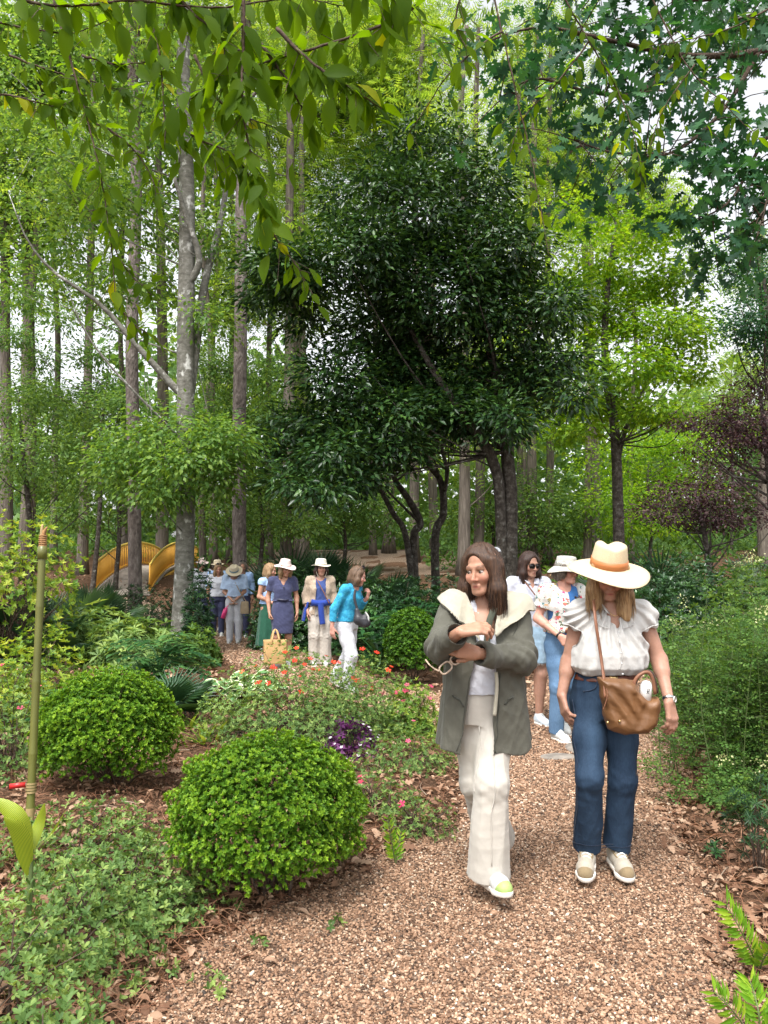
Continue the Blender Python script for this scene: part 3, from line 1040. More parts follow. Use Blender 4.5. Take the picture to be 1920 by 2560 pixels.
for k, (u, v, d, el, lm, lab) in enumerate(UND):
    b = on(*W(u if u < 1600 else u + 90, 1200, d)[:2])
    top = W(el[0][0], el[0][1], d)
    ells = [(*W(a, c, d + re.uniform(-1, 1) * min(1, d / 14)), w, w * .9, h, w * w) for a, c, w, h in el]
    make_tree('understorey_tree', lab, 'tree', [b, b + (top - b) * A(.2, .2, .4) + A(0.1, 0, 0), b + (top - b) * A(.6, .6, .8), top], [0.07, 0.06, 0.045, 0.02], M_dark, ells,
              int(60 * len(el)), 22, 0.17 * d / 16, DIA if lm is not L_feather else FEA, 0.05 * d / 15, 0.105 * d / 15, lm, 70 + k, nl=16, n=8, rmax=0.02)

# ---- tall broad crowns of the wood, seen against the white sky
TALL = [(60, 26, L_beech, [(40, 120, 2.6, 1.6), (150, 80, 2.6, 1.6), (60, 330, 2.4, 1.4), (20, 480, 1.8, 1.0), (160, 420, 1.8, 1.0), (110, 600, 1.0, .5)], 'tall leafy tree closing the left of the wood'),
        (350, 29, L_far, [(330, 60, 2.8, 1.6), (450, 130, 2.4, 1.6), (280, 220, 2.4, 1.4), (400, 330, 2.0, 1.2), (230, 420, 1.8, .9), (460, 480, 1.6, .9), (330, 620, 1.2, .6), (470, 640, 1.2, .7)], 'tall leafy tree rising behind the beech'),
        (640, 31, L_feather, [(620, 60, 2.6, 1.8), (740, 80, 2.8, 1.8), (660, 220, 2.4, 1.6), (580, 330, 2.2, 1.4), (700, 360, 2.2, 1.4), (620, 470, 2.0, 1.2), (560, 600, 1.6, .9), (800, 190, 2.2, 1.4)], 'tall feathery bald cypress glowing yellow green behind the pines'),
        (840, 34, L_feather, [(860, 120, 2.8, 1.8), (800, 40, 2.8, 1.8), (900, 260, 2.0, 1.4), (780, 280, 2.4, 1.6), (690, 480, 2.0, 1.2)], 'tall feathery bald cypress above the dark evergreen'),
        (1290, 33, L_feather, [(1250, 330, 2.2, 1.4), (1330, 400, 2.0, 1.2), (1180, 260, 2.0, 1.4), (1400, 470, 1.6, .9), (1220, 440, 1.6, .9)], 'pale feathery tree behind the top of the maple')]
for k, (u, d, lm, el, lab) in enumerate(TALL):
    b = on(*W(u, 1200, d)[:2])
    top = W(el[0][0], el[0][1], d)
    ells = [(*W(a, c, d + re.uniform(-1.5, 1.5)), w, 1.6, h, w * w) for a, c, w, h in el]
    make_tree('tall_tree', lab, 'tree', [b, b + (top - b) * A(.1, .1, .3), b + (top - b) * A(.5, .5, .7), top], [0.25, 0.22, 0.16, 0.06], M_cyp, ells, 52 * len(el), 22,
              0.4, FEA if lm is L_feather else T_dia(0.6), 0.2 if lm is not L_feather else 0.34, 0.34 if lm is not L_feather else 0.6, lm, 90 + k, nl=24, n=10, rmax=0.035, zmin=4.0)


# ---- the wood that closes the view: a mass nobody could count
def far_wood():
    r = np.random.default_rng(77)
    mb = MB()
    n = 60000
    x = r.uniform(-38, 38, n)
    y = r.uniform(40, 58, n)
    edge = 13.5 - 3.8 * sstep(6, 14, -x) + 2.5 * np.sin(x * 0.35) + 2.0 * np.sin(x * 0.9 + 1) - 4.5 * sstep(10, 22, x)
    z = 1.5 + edge * r.uniform(0, 1, n) ** 1.35
    # open it up in clumps
    keep = (np.sin(x * 0.9 + y * 0.3) + np.sin(z * 1.1 + x * 0.4) + np.sin(y * 0.8 - z * 0.7)) > -1.1
    p = np.stack([x, y, z], -1)[keep]
    m = len(p)
    t = rdir(m, r)
    t[:, 2] -= 0.4
    rnd = np.clip(0.5 + 0.2 * np.sin(p[:, 0] * 0.5) + r.normal(0, 0.2, m), 0, 1)
    scatter(mb, T_dia(0.65), p, t, nrm(UP + A(0, -0.4, 0) + rdir(m, r) * 0.8), r.uniform(0.4, 0.85, m), rnd)
    # undergrowth at eye height, nearer
    n = 26000
    x = r.uniform(-26, 26, n)
    y = r.uniform(27, 40, n)
    keep = (np.sin(x * 0.8) + np.sin(y * 0.9 + x * 0.3)) > -0.4
    gap = (x > -4.5) & (x < 1.5) & (y < 38)
    keep &= ~gap
    x, y = x[keep], y[keep]
    m = len(x)
    z = tz(x, y) + (0.5 + 1.4 * (0.5 + 0.5 * np.sin(x * 1.3 + y)) ** 2) * r.uniform(0, 1, m) ** 0.8
    t = rdir(m, r)
    scatter(mb, T_dia(0.5), np.stack([x, y, z], -1), t, nrm(UP + rdir(m, r) * 0.7), r.uniform(0.14, 0.32, m), np.clip(0.4 + r.normal(0, 0.22, m), 0, 1))
    mb.build('far_woodland', L_far, smooth=False, kind='stuff', label='hazy green mass of far woodland closing the view', cat='woodland')
    # sandy clearing
    V, F, _, _ = grid_mesh(np.arange(-5.5, 3.01, 0.5), np.arange(24.5, 39, 0.5), lambda x, y: tz(x, y) + 0.04)
    link('sandy_clearing', mesh_np('sandy_clearing', V, F, None, True), path_material(), kind='structure', label='pinkish gravel clearing among the far trunks')


far_wood()


# ---- oak bough reaching in at the upper right: the largest leaves are parts of their own
def oak_bough():
    r = np.random.default_rng(81)
    root = thing('oak_bough', 'overhanging oak bough with lobed blue green leaves', 'branch', tuple(W(1760, 120, 6.0)))
    BR = [[(1800, 60, 6.2), (1640, 110, 6.0), (1480, 120, 5.8), (1330, 90, 5.6), (1160, 60, 5.5), (1000, 110, 5.5)],
          [(1640, 110, 6.0), (1560, 240, 5.8), (1450, 330, 5.6), (1330, 330, 5.5), (1230, 300, 5.5)],
          [(1720, 180, 6.0), (1640, 320, 5.8), (1580, 430, 5.6), (1500, 480, 5.5)],
          [(1480, 120, 5.8), (1380, 200, 5.6), (1280, 200, 5.5), (1160, 170, 5.4), (1080, 210, 5.4)],
          [(1700, -60, 6.0), (1520, 0, 5.8), (1350, -30, 5.8), (1200, -60, 5.8)],
          [(1720, 180, 6.0), (1690, 300, 5.7), (1660, 420, 5.5), (1640, 500, 5.4)],
          [(1700, 0, 6.3), (1600, 40, 6.5), (1500, 60, 6.6)]]
    mb = MB()
    tips, tw = [], []
    for k, b in enumerate(BR):
        p = spline([W(*q) for q in b], 40)
        mb.tube(p, np.linspace(0.035 if k == 0 else 0.02, 0.004, 40), 6, r.uniform(0, 1))
        for j in range(6, 40, 1):
            for s in range(2):
                q = p[j] + r.normal(size=3) * A(0.22, 0.3, 0.16) + A(0, 0, -0.06)
                tips.append(q)
                if r.uniform() < 0.35:
                    mb.tube(spline([p[j], (p[j] + q) / 2 + A(0, 0, 0.03), q], 5), np.linspace(0.006, 0.002, 5), 4)
    mb.build('branches', M_twig, root, kind='stuff')
    tips = np.array(tips)
    per = 5
    pos = np.repeat(tips, per, 0) + r.normal(size=(len(tips) * per, 3)) * 0.04
    n = len(pos)
    t = rdir(n, r)
    t[:, 2] = t[:, 2] * 0.5 - 0.45
    nn = nrm(UP * 0.6 + rdir(n, r) * 0.8 + A(0, -0.3, 0))
    sz = r.uniform(0.10, 0.17, n)
    order = np.argsort(-(sz / pos[:, 1]))
    a, b = order[:290], order[290:]
    leaf_objects(root, T_lobed(), pos[a], t[a], nn[a], sz[a], L_oak)
    mb = MB()
    scatter(mb, T_lobed(), pos[b], t[b], nn[b], sz[b], r.uniform(0, 1, len(b)))
    mb.build('leaf_spray', L_oak, root, smooth=True, kind='stuff')


oak_bough()


# ---- the near drooping branches with long pointed leaves
def hanging_branches():
    r = np.random.default_rng(83)
    SETS = [('overhanging_branch', 'nearby drooping branch with long pointed yellow green leaves, above the boxwoods', (-1.4, 1.6, 3.4), [
        ([(100, -60, 2.3), (150, 120, 2.3), (185, 250, 2.3), (222, 400, 2.3), (240, 520, 2.3), (250, 640, 2.3)], 40, .8),
        ([(300, -60, 2.2), (335, 60, 2.2), (350, 180, 2.2), (365, 320, 2.2)], 26, 1),
        ([(525, -60, 1.9), (521, 120, 1.9), (522, 260, 1.9), (548, 400, 1.9), (575, 490, 1.9)], 34, 1.05),
        ([(960, -40, 2.0), (860, 40, 2.0), (700, 100, 2.0), (600, 130, 2.0), (480, 180, 2.0), (390, 240, 2.0)], 40, 1.05),
        ([(600, 60, 1.9), (690, 150, 1.9), (760, 195, 1.9), (835, 245, 1.9)], 20, 1.1),
        ([(-60, 190, 2.4), (30, 205, 2.4), (120, 225, 2.4), (190, 205, 2.4)], 24, .8),
        ([(-40, 40, 2.4), (60, 60, 2.4), (160, 70, 2.4), (260, 40, 2.4)], 16, .9),
        ([(180, 120, 2.3), (250, 140, 2.3), (330, 130, 2.3)], 14, .9),
        ([(560, 430, 2.1), (600, 520, 2.2), (640, 580, 2.2), (680, 640, 2.2)], 15, .7),
        ([(230, 480, 2.4), (270, 580, 2.4), (330, 640, 2.4)], 15, .6),
        ([(340, -60, 2.0), (420, 30, 2.0), (480, 90, 2.0), (500, 170, 2.0)], 16, 1.1),
        ([(640, -80, 1.8), (760, -30, 1.8), (850, 0, 1.8), (900, 30, 1.8)], 12, 1.1),
        ([(360, 250, 2.2), (430, 300, 2.2), (500, 330, 2.2), (540, 380, 2.2)], 22, .9),
        ([(420, 120, 2.1), (470, 210, 2.1), (520, 250, 2.1), (600, 280, 2.1)], 14, .95),
        ([(560, 90, 2.0), (620, 180, 2.0), (650, 240, 2.0), (690, 260, 2.0)], 12, 1),
        ([(-40, -20, 2.0), (120, 10, 2.0), (300, 0, 2.0), (480, 20, 2.0), (640, 0, 2.0), (760, 20, 2.0)], 44, 1.05),
        ([(20, 120, 2.5), (110, 150, 2.5), (200, 170, 2.5), (300, 210, 2.5)], 26, .85),
        ([(240, 640, 2.4), (290, 700, 2.4), (330, 720, 2.4)], 12, .6),
        ([(200, 260, 2.4), (270, 300, 2.4), (330, 380, 2.4), (340, 470, 2.4)], 22, .75)]),
        ('overhanging_branch', 'thin drooping branch with sparse yellow green leaves, before the oak bough', (1.0, 1.8, 3.6), [
            ([(1060, -60, 2.6), (1085, 60, 2.6), (1120, 200, 2.6), (1150, 330, 2.6), (1175, 440, 2.6), (1195, 545, 2.6)], 12, .75),
            ([(1086, 66, 2.6), (1030, 105, 2.6), (955, 180, 2.6), (880, 300, 2.7)], 14, .8),
            ([(1200, -40, 2.8), (1270, 90, 2.8), (1330, 190, 2.8), (1370, 300, 2.8), (1390, 400, 2.8)], 34, .75),
            ([(1385, -50, 3.0), (1480, 140, 3.0), (1560, 230, 3.0), (1640, 310, 3.0)], 14, .75),
            ([(1660, 20, 3.0), (1580, 60, 3.0), (1470, 90, 3.0), (1400, 100, 3.0)], 26, .75),
            ([(1270, 90, 2.8), (1200, 180, 2.8), (1130, 250, 2.8), (1100, 330, 2.8)], 20, .75),
            ([(1500, 140, 3.0), (1440, 230, 3.0), (1400, 330, 3.0)], 16, .7),
            ([(1000, -40, 2.4), (985, 40, 2.4), (1010, 100, 2.4)], 6, .9)])]
    tpl = T_leaf(0.44, 0.07, 0.12)
    for name, lab, loc, tw in SETS:
        root = thing(name, lab, 'branch', tuple(W(tw[0][0][0][0], tw[0][0][0][1], tw[0][0][0][2])))
        mb = MB()
        P, T, Nn, S = [], [], [], []
        for pts, nl, sc in tw:
            n = len(pts) * 8
            p = spline([W(*q) for q in pts], n)
            p = p + np.cumsum(r.normal(size=p.shape) * 0.0012, 0)
            mb.tube(p, np.linspace(0.0052 * sc, 0.0012, n), 5, r.uniform(0, 1))
            s = np.linspace(0.12, 0.99, nl) + r.normal(0, 0.01, nl)
            for k in range(nl):
                j = int(np.clip(s[k], 0, 0.999) * (n - 1))
                tang = nrm(p[min(j + 1, n - 1)] - p[max(j - 1, 0)])
                side = nrm(np.cross(tang, A(0, 1, 0.2))) * (1 if k % 2 else -1)
                for q in range(2 if r.uniform() < 0.55 else 1):
                    off = r.uniform(0.0, 0.09) * q
                    d = nrm(tang * 0.35 + side * r.uniform(0.25, 1.0) + A(0, 0, -0.85) + r.normal(size=3) * 0.3)
                    a = p[j] + d * off + r.normal(size=3) * 0.03 * q
                    # short stalk
                    mb.tube(np.array([p[j], a + d * 0.008]), [0.0011, 0.0009], 3, 0.5, caps=False)
                    P.append(a)
                    T.append(d)
                    Nn.append(nrm(A(0, -0.55, 0.45) + side * 0.5 + r.normal(size=3) * 0.5))
                    S.append(r.uniform(0.062, 0.094) * sc)
        mb.build('twigs', M_twig, root, kind='stuff')
        P, T, Nn, S = np.array(P), np.array(T), np.array(Nn), np.array(S)
        rn = np.where(r.uniform(0, 1, len(P)) < 0.035, 0.95, r.uniform(0, 0.75, len(P)))
        o = np.argsort(-(S / P[:, 1]))
        a, b = o[:295], o[295:]
        leaf_objects(root, tpl, P[a], T[a], Nn[a], S[a], L_near, rr=rn[a], variants=8)
        if len(b):
            mb = MB()
            scatter(mb, tpl, P[b], T[b], Nn[b], S[b], rn[b])
            mb.build('leaf_spray', L_near, root, kind='stuff')
        print(name, len(P))


hanging_branches()

# ================================================================== SHRUBS AND HERBS
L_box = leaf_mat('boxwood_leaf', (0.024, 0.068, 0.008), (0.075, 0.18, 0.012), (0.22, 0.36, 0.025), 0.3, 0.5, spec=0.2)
L_azal = leaf_mat('azalea_leaf', (0.06, 0.12, 0.032), (0.125, 0.215, 0.058), (0.25, 0.345, 0.095), 0.32, 0.5)
L_yell = leaf_mat('golden_azalea_leaf', (0.07, 0.15, 0.02), (0.19, 0.30, 0.035), (0.37, 0.42, 0.06), 0.35, 0.45)
L_cam = leaf_mat('camellia_leaf', (0.012, 0.042, 0.014), (0.028, 0.08, 0.024), (0.065, 0.15, 0.04), 0.18, 0.28, spec=0.55)
L_yew = leaf_mat('yew_leaf', (0.008, 0.026, 0.011), (0.016, 0.05, 0.018), (0.04, 0.10, 0.026), 0.15, 0.4)
L_colum = leaf_mat('meadow_rue_leaf', (0.04, 0.10, 0.022), (0.08, 0.17, 0.036), (0.15, 0.25, 0.055), 0.38, 0.5)
L_palm = leaf_mat('palm_leaf', (0.02, 0.06, 0.024), (0.04, 0.10, 0.045), (0.10, 0.18, 0.09), 0.2, 0.4, spec=0.5)
L_maho = leaf_mat('mahonia_leaf', (0.012, 0.05, 0.018), (0.03, 0.10, 0.03), (0.08, 0.18, 0.05), 0.2, 0.3, spec=0.5)
L_coon = leaf_mat('coontie_leaf', (0.09, 0.22, 0.015), (0.16, 0.32, 0.02), (0.30, 0.42, 0.035), 0.35, 0.35)
L_purp = leaf_mat('oxalis_leaf', (0.035, 0.008, 0.035), (0.075, 0.018, 0.075), (0.15, 0.045, 0.14), 0.3, 0.5, tcol=(1.5, 0.6, 1.3))
L_ajuga = leaf_mat('bugle_leaf', (0.02, 0.028, 0.02), (0.05, 0.065, 0.05), (0.12, 0.14, 0.115), 0.1, 0.5)
L_strap = leaf_mat('strap_leaf', (0.08, 0.17, 0.025), (0.15, 0.26, 0.04), (0.28, 0.36, 0.06), 0.35, 0.4)
M_red = leaf_mat('orange_red_petal', (0.5, 0.03, 0.012), (0.62, 0.045, 0.018), (0.7, 0.08, 0.03), 0.2, 0.5, tcol=(1.1, 0.8, 0.7))
M_pink = leaf_mat('pink_petal', (0.55, 0.03, 0.10), (0.66, 0.06, 0.16), (0.72, 0.13, 0.24), 0.2, 0.5, tcol=(1.1, 0.8, 0.9))
M_whitep = leaf_mat('white_petal', (0.6, 0.55, 0.62), (0.75, 0.7, 0.76), (0.85, 0.82, 0.85), 0.3, 0.5, tcol=(1, 1, 1))
M_yelp = leaf_mat('cream_flower', (0.45, 0.5, 0.2), (0.6, 0.6, 0.3), (0.7, 0.7, 0.4), 0.3, 0.5, tcol=(1, 1, .8))


def T_flower():
    v, f = [[0, 0, 0]], []
    for k in range(5):
        a = k * 2 * math.pi / 5
        c, s = math.cos(a), math.sin(a)
        b = len(v)
        for x, y, z in ((0.22, 0.12, 0.30), (0.75, 0.34, 0.52), (1.0, 0.0, 0.50), (0.75, -0.34, 0.52), (0.22, -0.12, 0.30)):
            v.append([x * c - y * s, x * s + y * c, z])
        f += [[0, b + 4, b], [b, b + 3, b + 1], [b, b + 4, b + 3], [b + 1, b + 3, b + 2]]
    return A(*v), np.array(f)


FLOWER = T_flower()
_fl_mesh = {}


def flowers(root, pos, out, size, mat, r, name='flower'):
    if mat.name not in _fl_mesh:
        _fl_mesh[mat.name] = []
        for k in range(3):
            me = mesh_np(name, FLOWER[0], FLOWER[1], {'rnd': np.full(len(FLOWER[0]), 0.15 + 0.35 * k)}, True)
            me.materials.append(mat)
            _fl_mesh[mat.name].append(me)
    for p, o in zip(pos, out):
        ob = bpy.data.objects.new(name, _fl_mesh[mat.name][r.integers(3)])
        COL.objects.link(ob)
        ob.parent = root
        q = Vector(tuple(nrm(o))).to_track_quat('Z', 'Y').to_matrix().to_4x4()
        s = size * r.uniform(0.75, 1.15)
        ob.matrix_basis = Matrix.Translation(Vector(tuple(to_local(np.asarray(p)[None], root)[0]))) @ q @ Matrix.Rotation(r.uniform(0, 6), 4, 'Z') @ Matrix.Scale(s, 4)


def lump(d, seed, k=5.0):
    rr = np.random.default_rng(seed)
    o = 0
    for i in range(6):
        w = rr.normal(size=3) * k * (0.6 + 0.25 * i)
        o = o + np.sin(d @ w + rr.uniform(0, 6)) / (1 + 0.5 * i)
    return o / 2.6


def whorls(mb, tips, axis, k, tpl, l0, l1, r, elev=0.55, lo=0.0, hi=1.0, jit=0.25, tone=None):
    n = len(tips)
    ax = nrm(axis)
    ref = np.where(np.abs(ax[:, 2:3]) < 0.9, UP, A(1, 0, 0))
    b = nrm(np.cross(ax, ref))
    c = np.cross(ax, b)
    P, T, Nn, R = [], [], [], []
    base = r.uniform(lo, hi, n) if tone is None else tone
    a0 = r.uniform(0, 6.28, n)
    for j in range(k):
        a = a0 + j * 2 * np.pi / k * (1.0 if j < k else 0.5) + r.normal(0, 0.2, n)
        e = elev + r.normal(0, jit, n)
        rad = np.cos(a)[:, None] * b + np.sin(a)[:, None] * c
        t = rad * np.cos(e)[:, None] + ax * np.sin(e)[:, None]
        P.append(tips)
        T.append(t)
        Nn.append(ax * np.cos(e)[:, None] - rad * np.sin(e)[:, None] + 0.15 * rdir(n, r))
        R.append(np.clip(base + r.normal(0, 0.12, n), 0, 1))
    P, T, Nn, R = map(np.concatenate, (P, T, Nn, R))
    S = r.uniform(l0, l1, len(P))
    if mb is not None:
        scatter(mb, tpl, P, T, Nn, S, R)
    return P, T, Nn, S, R


def shrub(name, label, base, rx, ry, h, ntips, k, tpl, l0, l1, mat, seed, lumpy=0.12, shell=0.75, stems=10, cat='shrub', group=None, elev=0.55, zlow=0.1,
          fl=None, lo=0.0, hi=1.0, nobj=0, stem_r=0.006, topbright=0.0, upax=0.5, lk=5.0, pts=None):
    r = np.random.default_rng(seed)
    base = np.asarray(base, dtype=np.float64)
    root = thing(name, label, cat, tuple(base), group)
    if pts is None:
        d = rdir(int(ntips * 1.6), r)
        d[:, 2] = d[:, 2] * 0.75 + 0.25
        d = nrm(d)
        d = d[d[:, 2] > -0.55][:ntips]
        cz = h * 0.5 if zlow < 0.5 else 0.0
        rz = h * 0.5 if zlow < 0.5 else h
        if zlow >= 0.5:
            d[:, 2] = np.abs(d[:, 2])
        rad = r.uniform(shell ** 3, 1, len(d)) ** (1 / 3.0) * (1 + lumpy * lump(d, seed, lk))
        tips = base + d * rad[:, None] * A(rx, ry, rz) + A(0, 0, cz)
        tips[:, 2] = np.maximum(tips[:, 2], base[2] + 0.03)
    else:
        tips, d = pts(r)
    ax = nrm(d * 0.8 + UP * upax + 0.35 * rdir(len(d), r))
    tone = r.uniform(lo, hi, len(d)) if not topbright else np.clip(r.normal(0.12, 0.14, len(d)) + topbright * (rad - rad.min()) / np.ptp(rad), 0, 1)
    mb = MB()
    if nobj:
        P, T, Nn, S, R = whorls(None, tips, ax, k, tpl, l0, l1, r, elev, tone=tone)
        o = np.argsort(-(S / np.linalg.norm(P - A(0, 0, CAM_H), axis=1)))
        near = o[:nobj]
        leaf_objects(root, tpl, P[near], T[near], Nn[near], S[near], mat, rr=R[near])
        o = o[nobj:]
        scatter(mb, tpl, P[o], T[o], Nn[o], S[o], R[o])
    else:
        whorls(mb, tips, ax, k, tpl, l0, l1, r, elev, tone=tone)
    mb.build('foliage', mat, root, smooth=True, kind='stuff')
    if stems:
        mb = MB()
        for i in r.choice(len(tips), min(stems, len(tips)), replace=False):
            q = tips[i]
            b0 = base + A(r.normal() * rx * 0.12, r.normal() * ry * 0.12, -0.02)
            mb.tube(spline([b0, b0 + (q - b0) * A(.35, .35, .55) + r.normal(size=3) * 0.03 * h, q], 7), np.linspace(stem_r, stem_r * 0.3, 7), 4)
        mb.build('stems', M_twig, root, kind='stuff')
    if fl:
        nf, fm, fs = fl
        # blooms sit on the outside, towards the top
        sc = d[:, 2] + r.uniform(0, 0.9, len(d))
        idx = np.argsort(-sc)[:nf * 4]
        idx = r.choice(idx, nf, replace=False)
        flowers(root, tips[idx] + d[idx] * 0.03, nrm(d[idx] + A(0, -0.5, 0.2)), fs, fm, r)
    return root


BOXL = T_dia(0.55, 0.10, 0.02)
AZL = T_leaf(0.44, 0.04, 0.05, True)
# ---- clipped boxwoods
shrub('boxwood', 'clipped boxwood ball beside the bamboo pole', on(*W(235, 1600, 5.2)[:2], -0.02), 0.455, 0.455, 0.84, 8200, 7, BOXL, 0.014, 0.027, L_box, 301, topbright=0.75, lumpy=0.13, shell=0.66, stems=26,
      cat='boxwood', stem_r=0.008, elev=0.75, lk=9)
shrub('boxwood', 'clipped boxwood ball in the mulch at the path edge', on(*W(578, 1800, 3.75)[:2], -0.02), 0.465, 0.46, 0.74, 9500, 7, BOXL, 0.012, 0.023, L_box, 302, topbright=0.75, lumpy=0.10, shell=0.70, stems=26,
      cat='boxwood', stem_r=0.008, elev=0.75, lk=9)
shrub('boxwood', 'rounded dark boxwood half hidden by the grey green coat', on(0.36, 9.9), 0.36, 0.36, 0.98, 2600, 6, BOXL, 0.024, 0.04, L_box, 303, lumpy=0.07, shell=0.8, stems=10, cat='boxwood', hi=0.6)

# ---- near azaleas, bottom left: a patch of separate low shrubs
AZ = [(60, 2130, 2.15, .34, .30, .42, 420, 'leafy azalea shrub in the bottom left bed, nearest the gravel'), (-20, 1960, 2.6, .42, .3, .46, 420, 'leafy azalea under the yellow striped canna leaves'),
      (150, 1860, 3.1, .38, .32, .38, 480, 'low azalea between the striped canna and the boxwoods'), (280, 1790, 3.6, .40, .34, .34, 520, 'spreading pale azalea in front of the boxwood balls'),
      (180, 1730, 4.0, .46, .36, .36, 520, 'pale azalea at the foot of the bamboo pole'), (340, 1840, 3.4, .22, .22, .22, 180, 'small azalea spilling over brown leaf litter')]
for k, (u, v, d, rx, ry, h, nt, lab) in enumerate(AZ):
    p = W(u, v, d)
    shrub('azalea', lab, on(p[0], p[1]), rx, ry, h, int(nt * 1.7), 5, AZL, 0.016, 0.031, L_azal, 320 + k, lumpy=0.2, shell=0.35, stems=40, group='low azaleas in the left bed', zlow=0.6,
          nobj=280 if k == 0 else (120 if k < 3 else 0), elev=0.6)
SEED = ['tiny azalea seedling on the gravel beside the bottom left shrubs', 'tiny seedling out on the gravel, the upper of a close pair', 'tiny seedling out on the gravel, the lower of a close pair', 'lone tiny seedling on open gravel below the path edge boxwood',
        'tiny seedling under the azalea leaves at the gravel edge', 'tiny seedling in brown leaf litter left of the boxwood ball', 'tiny seedling in leaf litter just below the boxwood ball', 'tiny seedling in the mulch between azalea and boxwood', 'tiny seedling at the mulch tip right of the boxwood ball']
for k, (u, v) in enumerate([(365, 2110), (445, 2130), (470, 2160), (555, 2055), (300, 2150), (420, 1960), (505, 1970), (395, 1900), (725, 2010)]):
    shrub('seedling', SEED[k], G(u, v), .045, .04, .09, 7, 5, AZL, 0.016, 0.03, L_azal, 340 + k, shell=0.2, stems=5, cat='seedling',
          group='seedlings at the path edge', zlow=0.6, stem_r=0.002)

# ---- flowering azaleas
shrub('azalea', 'wide azalea dotted with orange red flowers', on(*W(640, 1500, 6.7)[:2]), 0.86, 0.7, 0.84, 3600, 6, T_dia(0.4), 0.018, 0.036, L_azal, 351, lumpy=0.13, shell=0.55, stems=80,
      zlow=0.6, fl=(24, M_red, 0.028))
shrub('azalea', 'azalea with orange red flowers beside the rounded dark boxwood', on(*W(785, 1500, 7.0)[:2]), 0.62, 0.5, 0.74, 1700, 6, T_dia(0.4), 0.018, 0.036, L_azal, 352, lumpy=0.15, shell=0.5, stems=40,
      zlow=0.6, fl=(8, M_red, 0.028))
shrub('azalea', 'small azalea with bright pink flowers next to the coat', on(*W(890, 1520, 7.0)[:2]), 0.30, 0.3, 0.52, 560, 6, T_dia(0.36), 0.025, 0.05, L_strap, 353, lumpy=0.2, shell=0.3, stems=24, zlow=0.6, fl=(9, M_pink, 0.03))
shrub('azalea', 'low azalea with pink blooms behind the boxwood at the path edge', on(*W(800, 1720, 4.9)[:2]), 0.32, 0.3, 0.28, 420, 6, T_dia(0.4), 0.016, 0.03, L_azal, 354, lumpy=0.2, shell=0.3, stems=50, zlow=0.6, fl=(2, M_pink, 0.022))
shrub('azalea', 'twiggy low azalea with one pink bloom by the white trousers', on(*W(905, 1780, 4.5)[:2]), 0.22, 0.22, 0.24, 240, 6, T_dia(0.4), 0.014, 0.026, L_azal, 355, lumpy=0.2, shell=0.3, stems=50, zlow=0.6, fl=(1, M_pink, 0.026))
shrub('azalea', 'azalea with a pink flower behind the bamboo pole', on(*W(20, 1560, 5.6)[:2]), 0.45, 0.5, 0.75, 1100, 6, T_dia(0.4), 0.018, 0.036, L_azal, 356, lumpy=0.15, shell=0.5, stems=40, zlow=0.6, fl=(3, M_pink, 0.026))
shrub('azalea', 'shaded azalea in front of the path behind the purple oxalis', on(*W(880, 1600, 5.9)[:2]), 0.42, 0.4, 0.32, 700, 6, T_dia(0.4), 0.016, 0.032, L_azal, 357, lumpy=0.15, shell=0.4, stems=40, zlow=0.6, fl=(2, M_pink, 0.022))

# ---- golden shrubs on the left
shrub('golden_azalea', 'tall open golden leaved shrub behind the bamboo pole top', on(*W(20, 1230, 10.5)[:2]), 0.95, 0.9, 2.15, 750, 6, T_dia(0.45), 0.05, 0.09, L_yell, 361, lumpy=0.25, shell=0.3, stems=70, stem_r=0.014)
shrub('golden_azalea', 'bright golden azalea beside the first boxwood ball', on(*W(80, 1400, 7.6)[:2]), 0.75, 0.6, 0.85, 800, 6, T_dia(0.45), 0.035, 0.065, L_yell, 362, lumpy=0.25, shell=0.3, stems=70, stem_r=0.008, zlow=0.6)
shrub('golden_azalea', 'small golden azalea low at the left edge', on(*W(10, 1480, 6.8)[:2]), 0.5, 0.5, 0.7, 500, 6, T_dia(0.45), 0.03, 0.055, L_yell, 363, lumpy=0.25, shell=0.3, stems=40, stem_r=0.008, zlow=0.6)

# ---- leafy herbs in front of the bridge
HB = [(200, 1330, 11.5, 1.0, 0.8, 0.95, 'light green leafy herbs in front of the bridge'), (290, 1330, 11.0, .8, .7, 0.75, 'light green leafy herbs under the lichened beech'),
      (100, 1320, 11.5, 0.8, 0.7, 0.95, 'leafy herbs below the tall golden shrub')]
for k, (u, v, d, rx, ry, h, lab) in enumerate(HB):
    shrub('herb_clump', lab, on(*W(u, v, d)[:2]), rx, ry, h, 520, 6, T_dia(0.3), 0.09, 0.17, L_azal, 370 + k, shell=0.4, stems=40, cat='herb', zlow=0.6, elev=0.3, group=None)

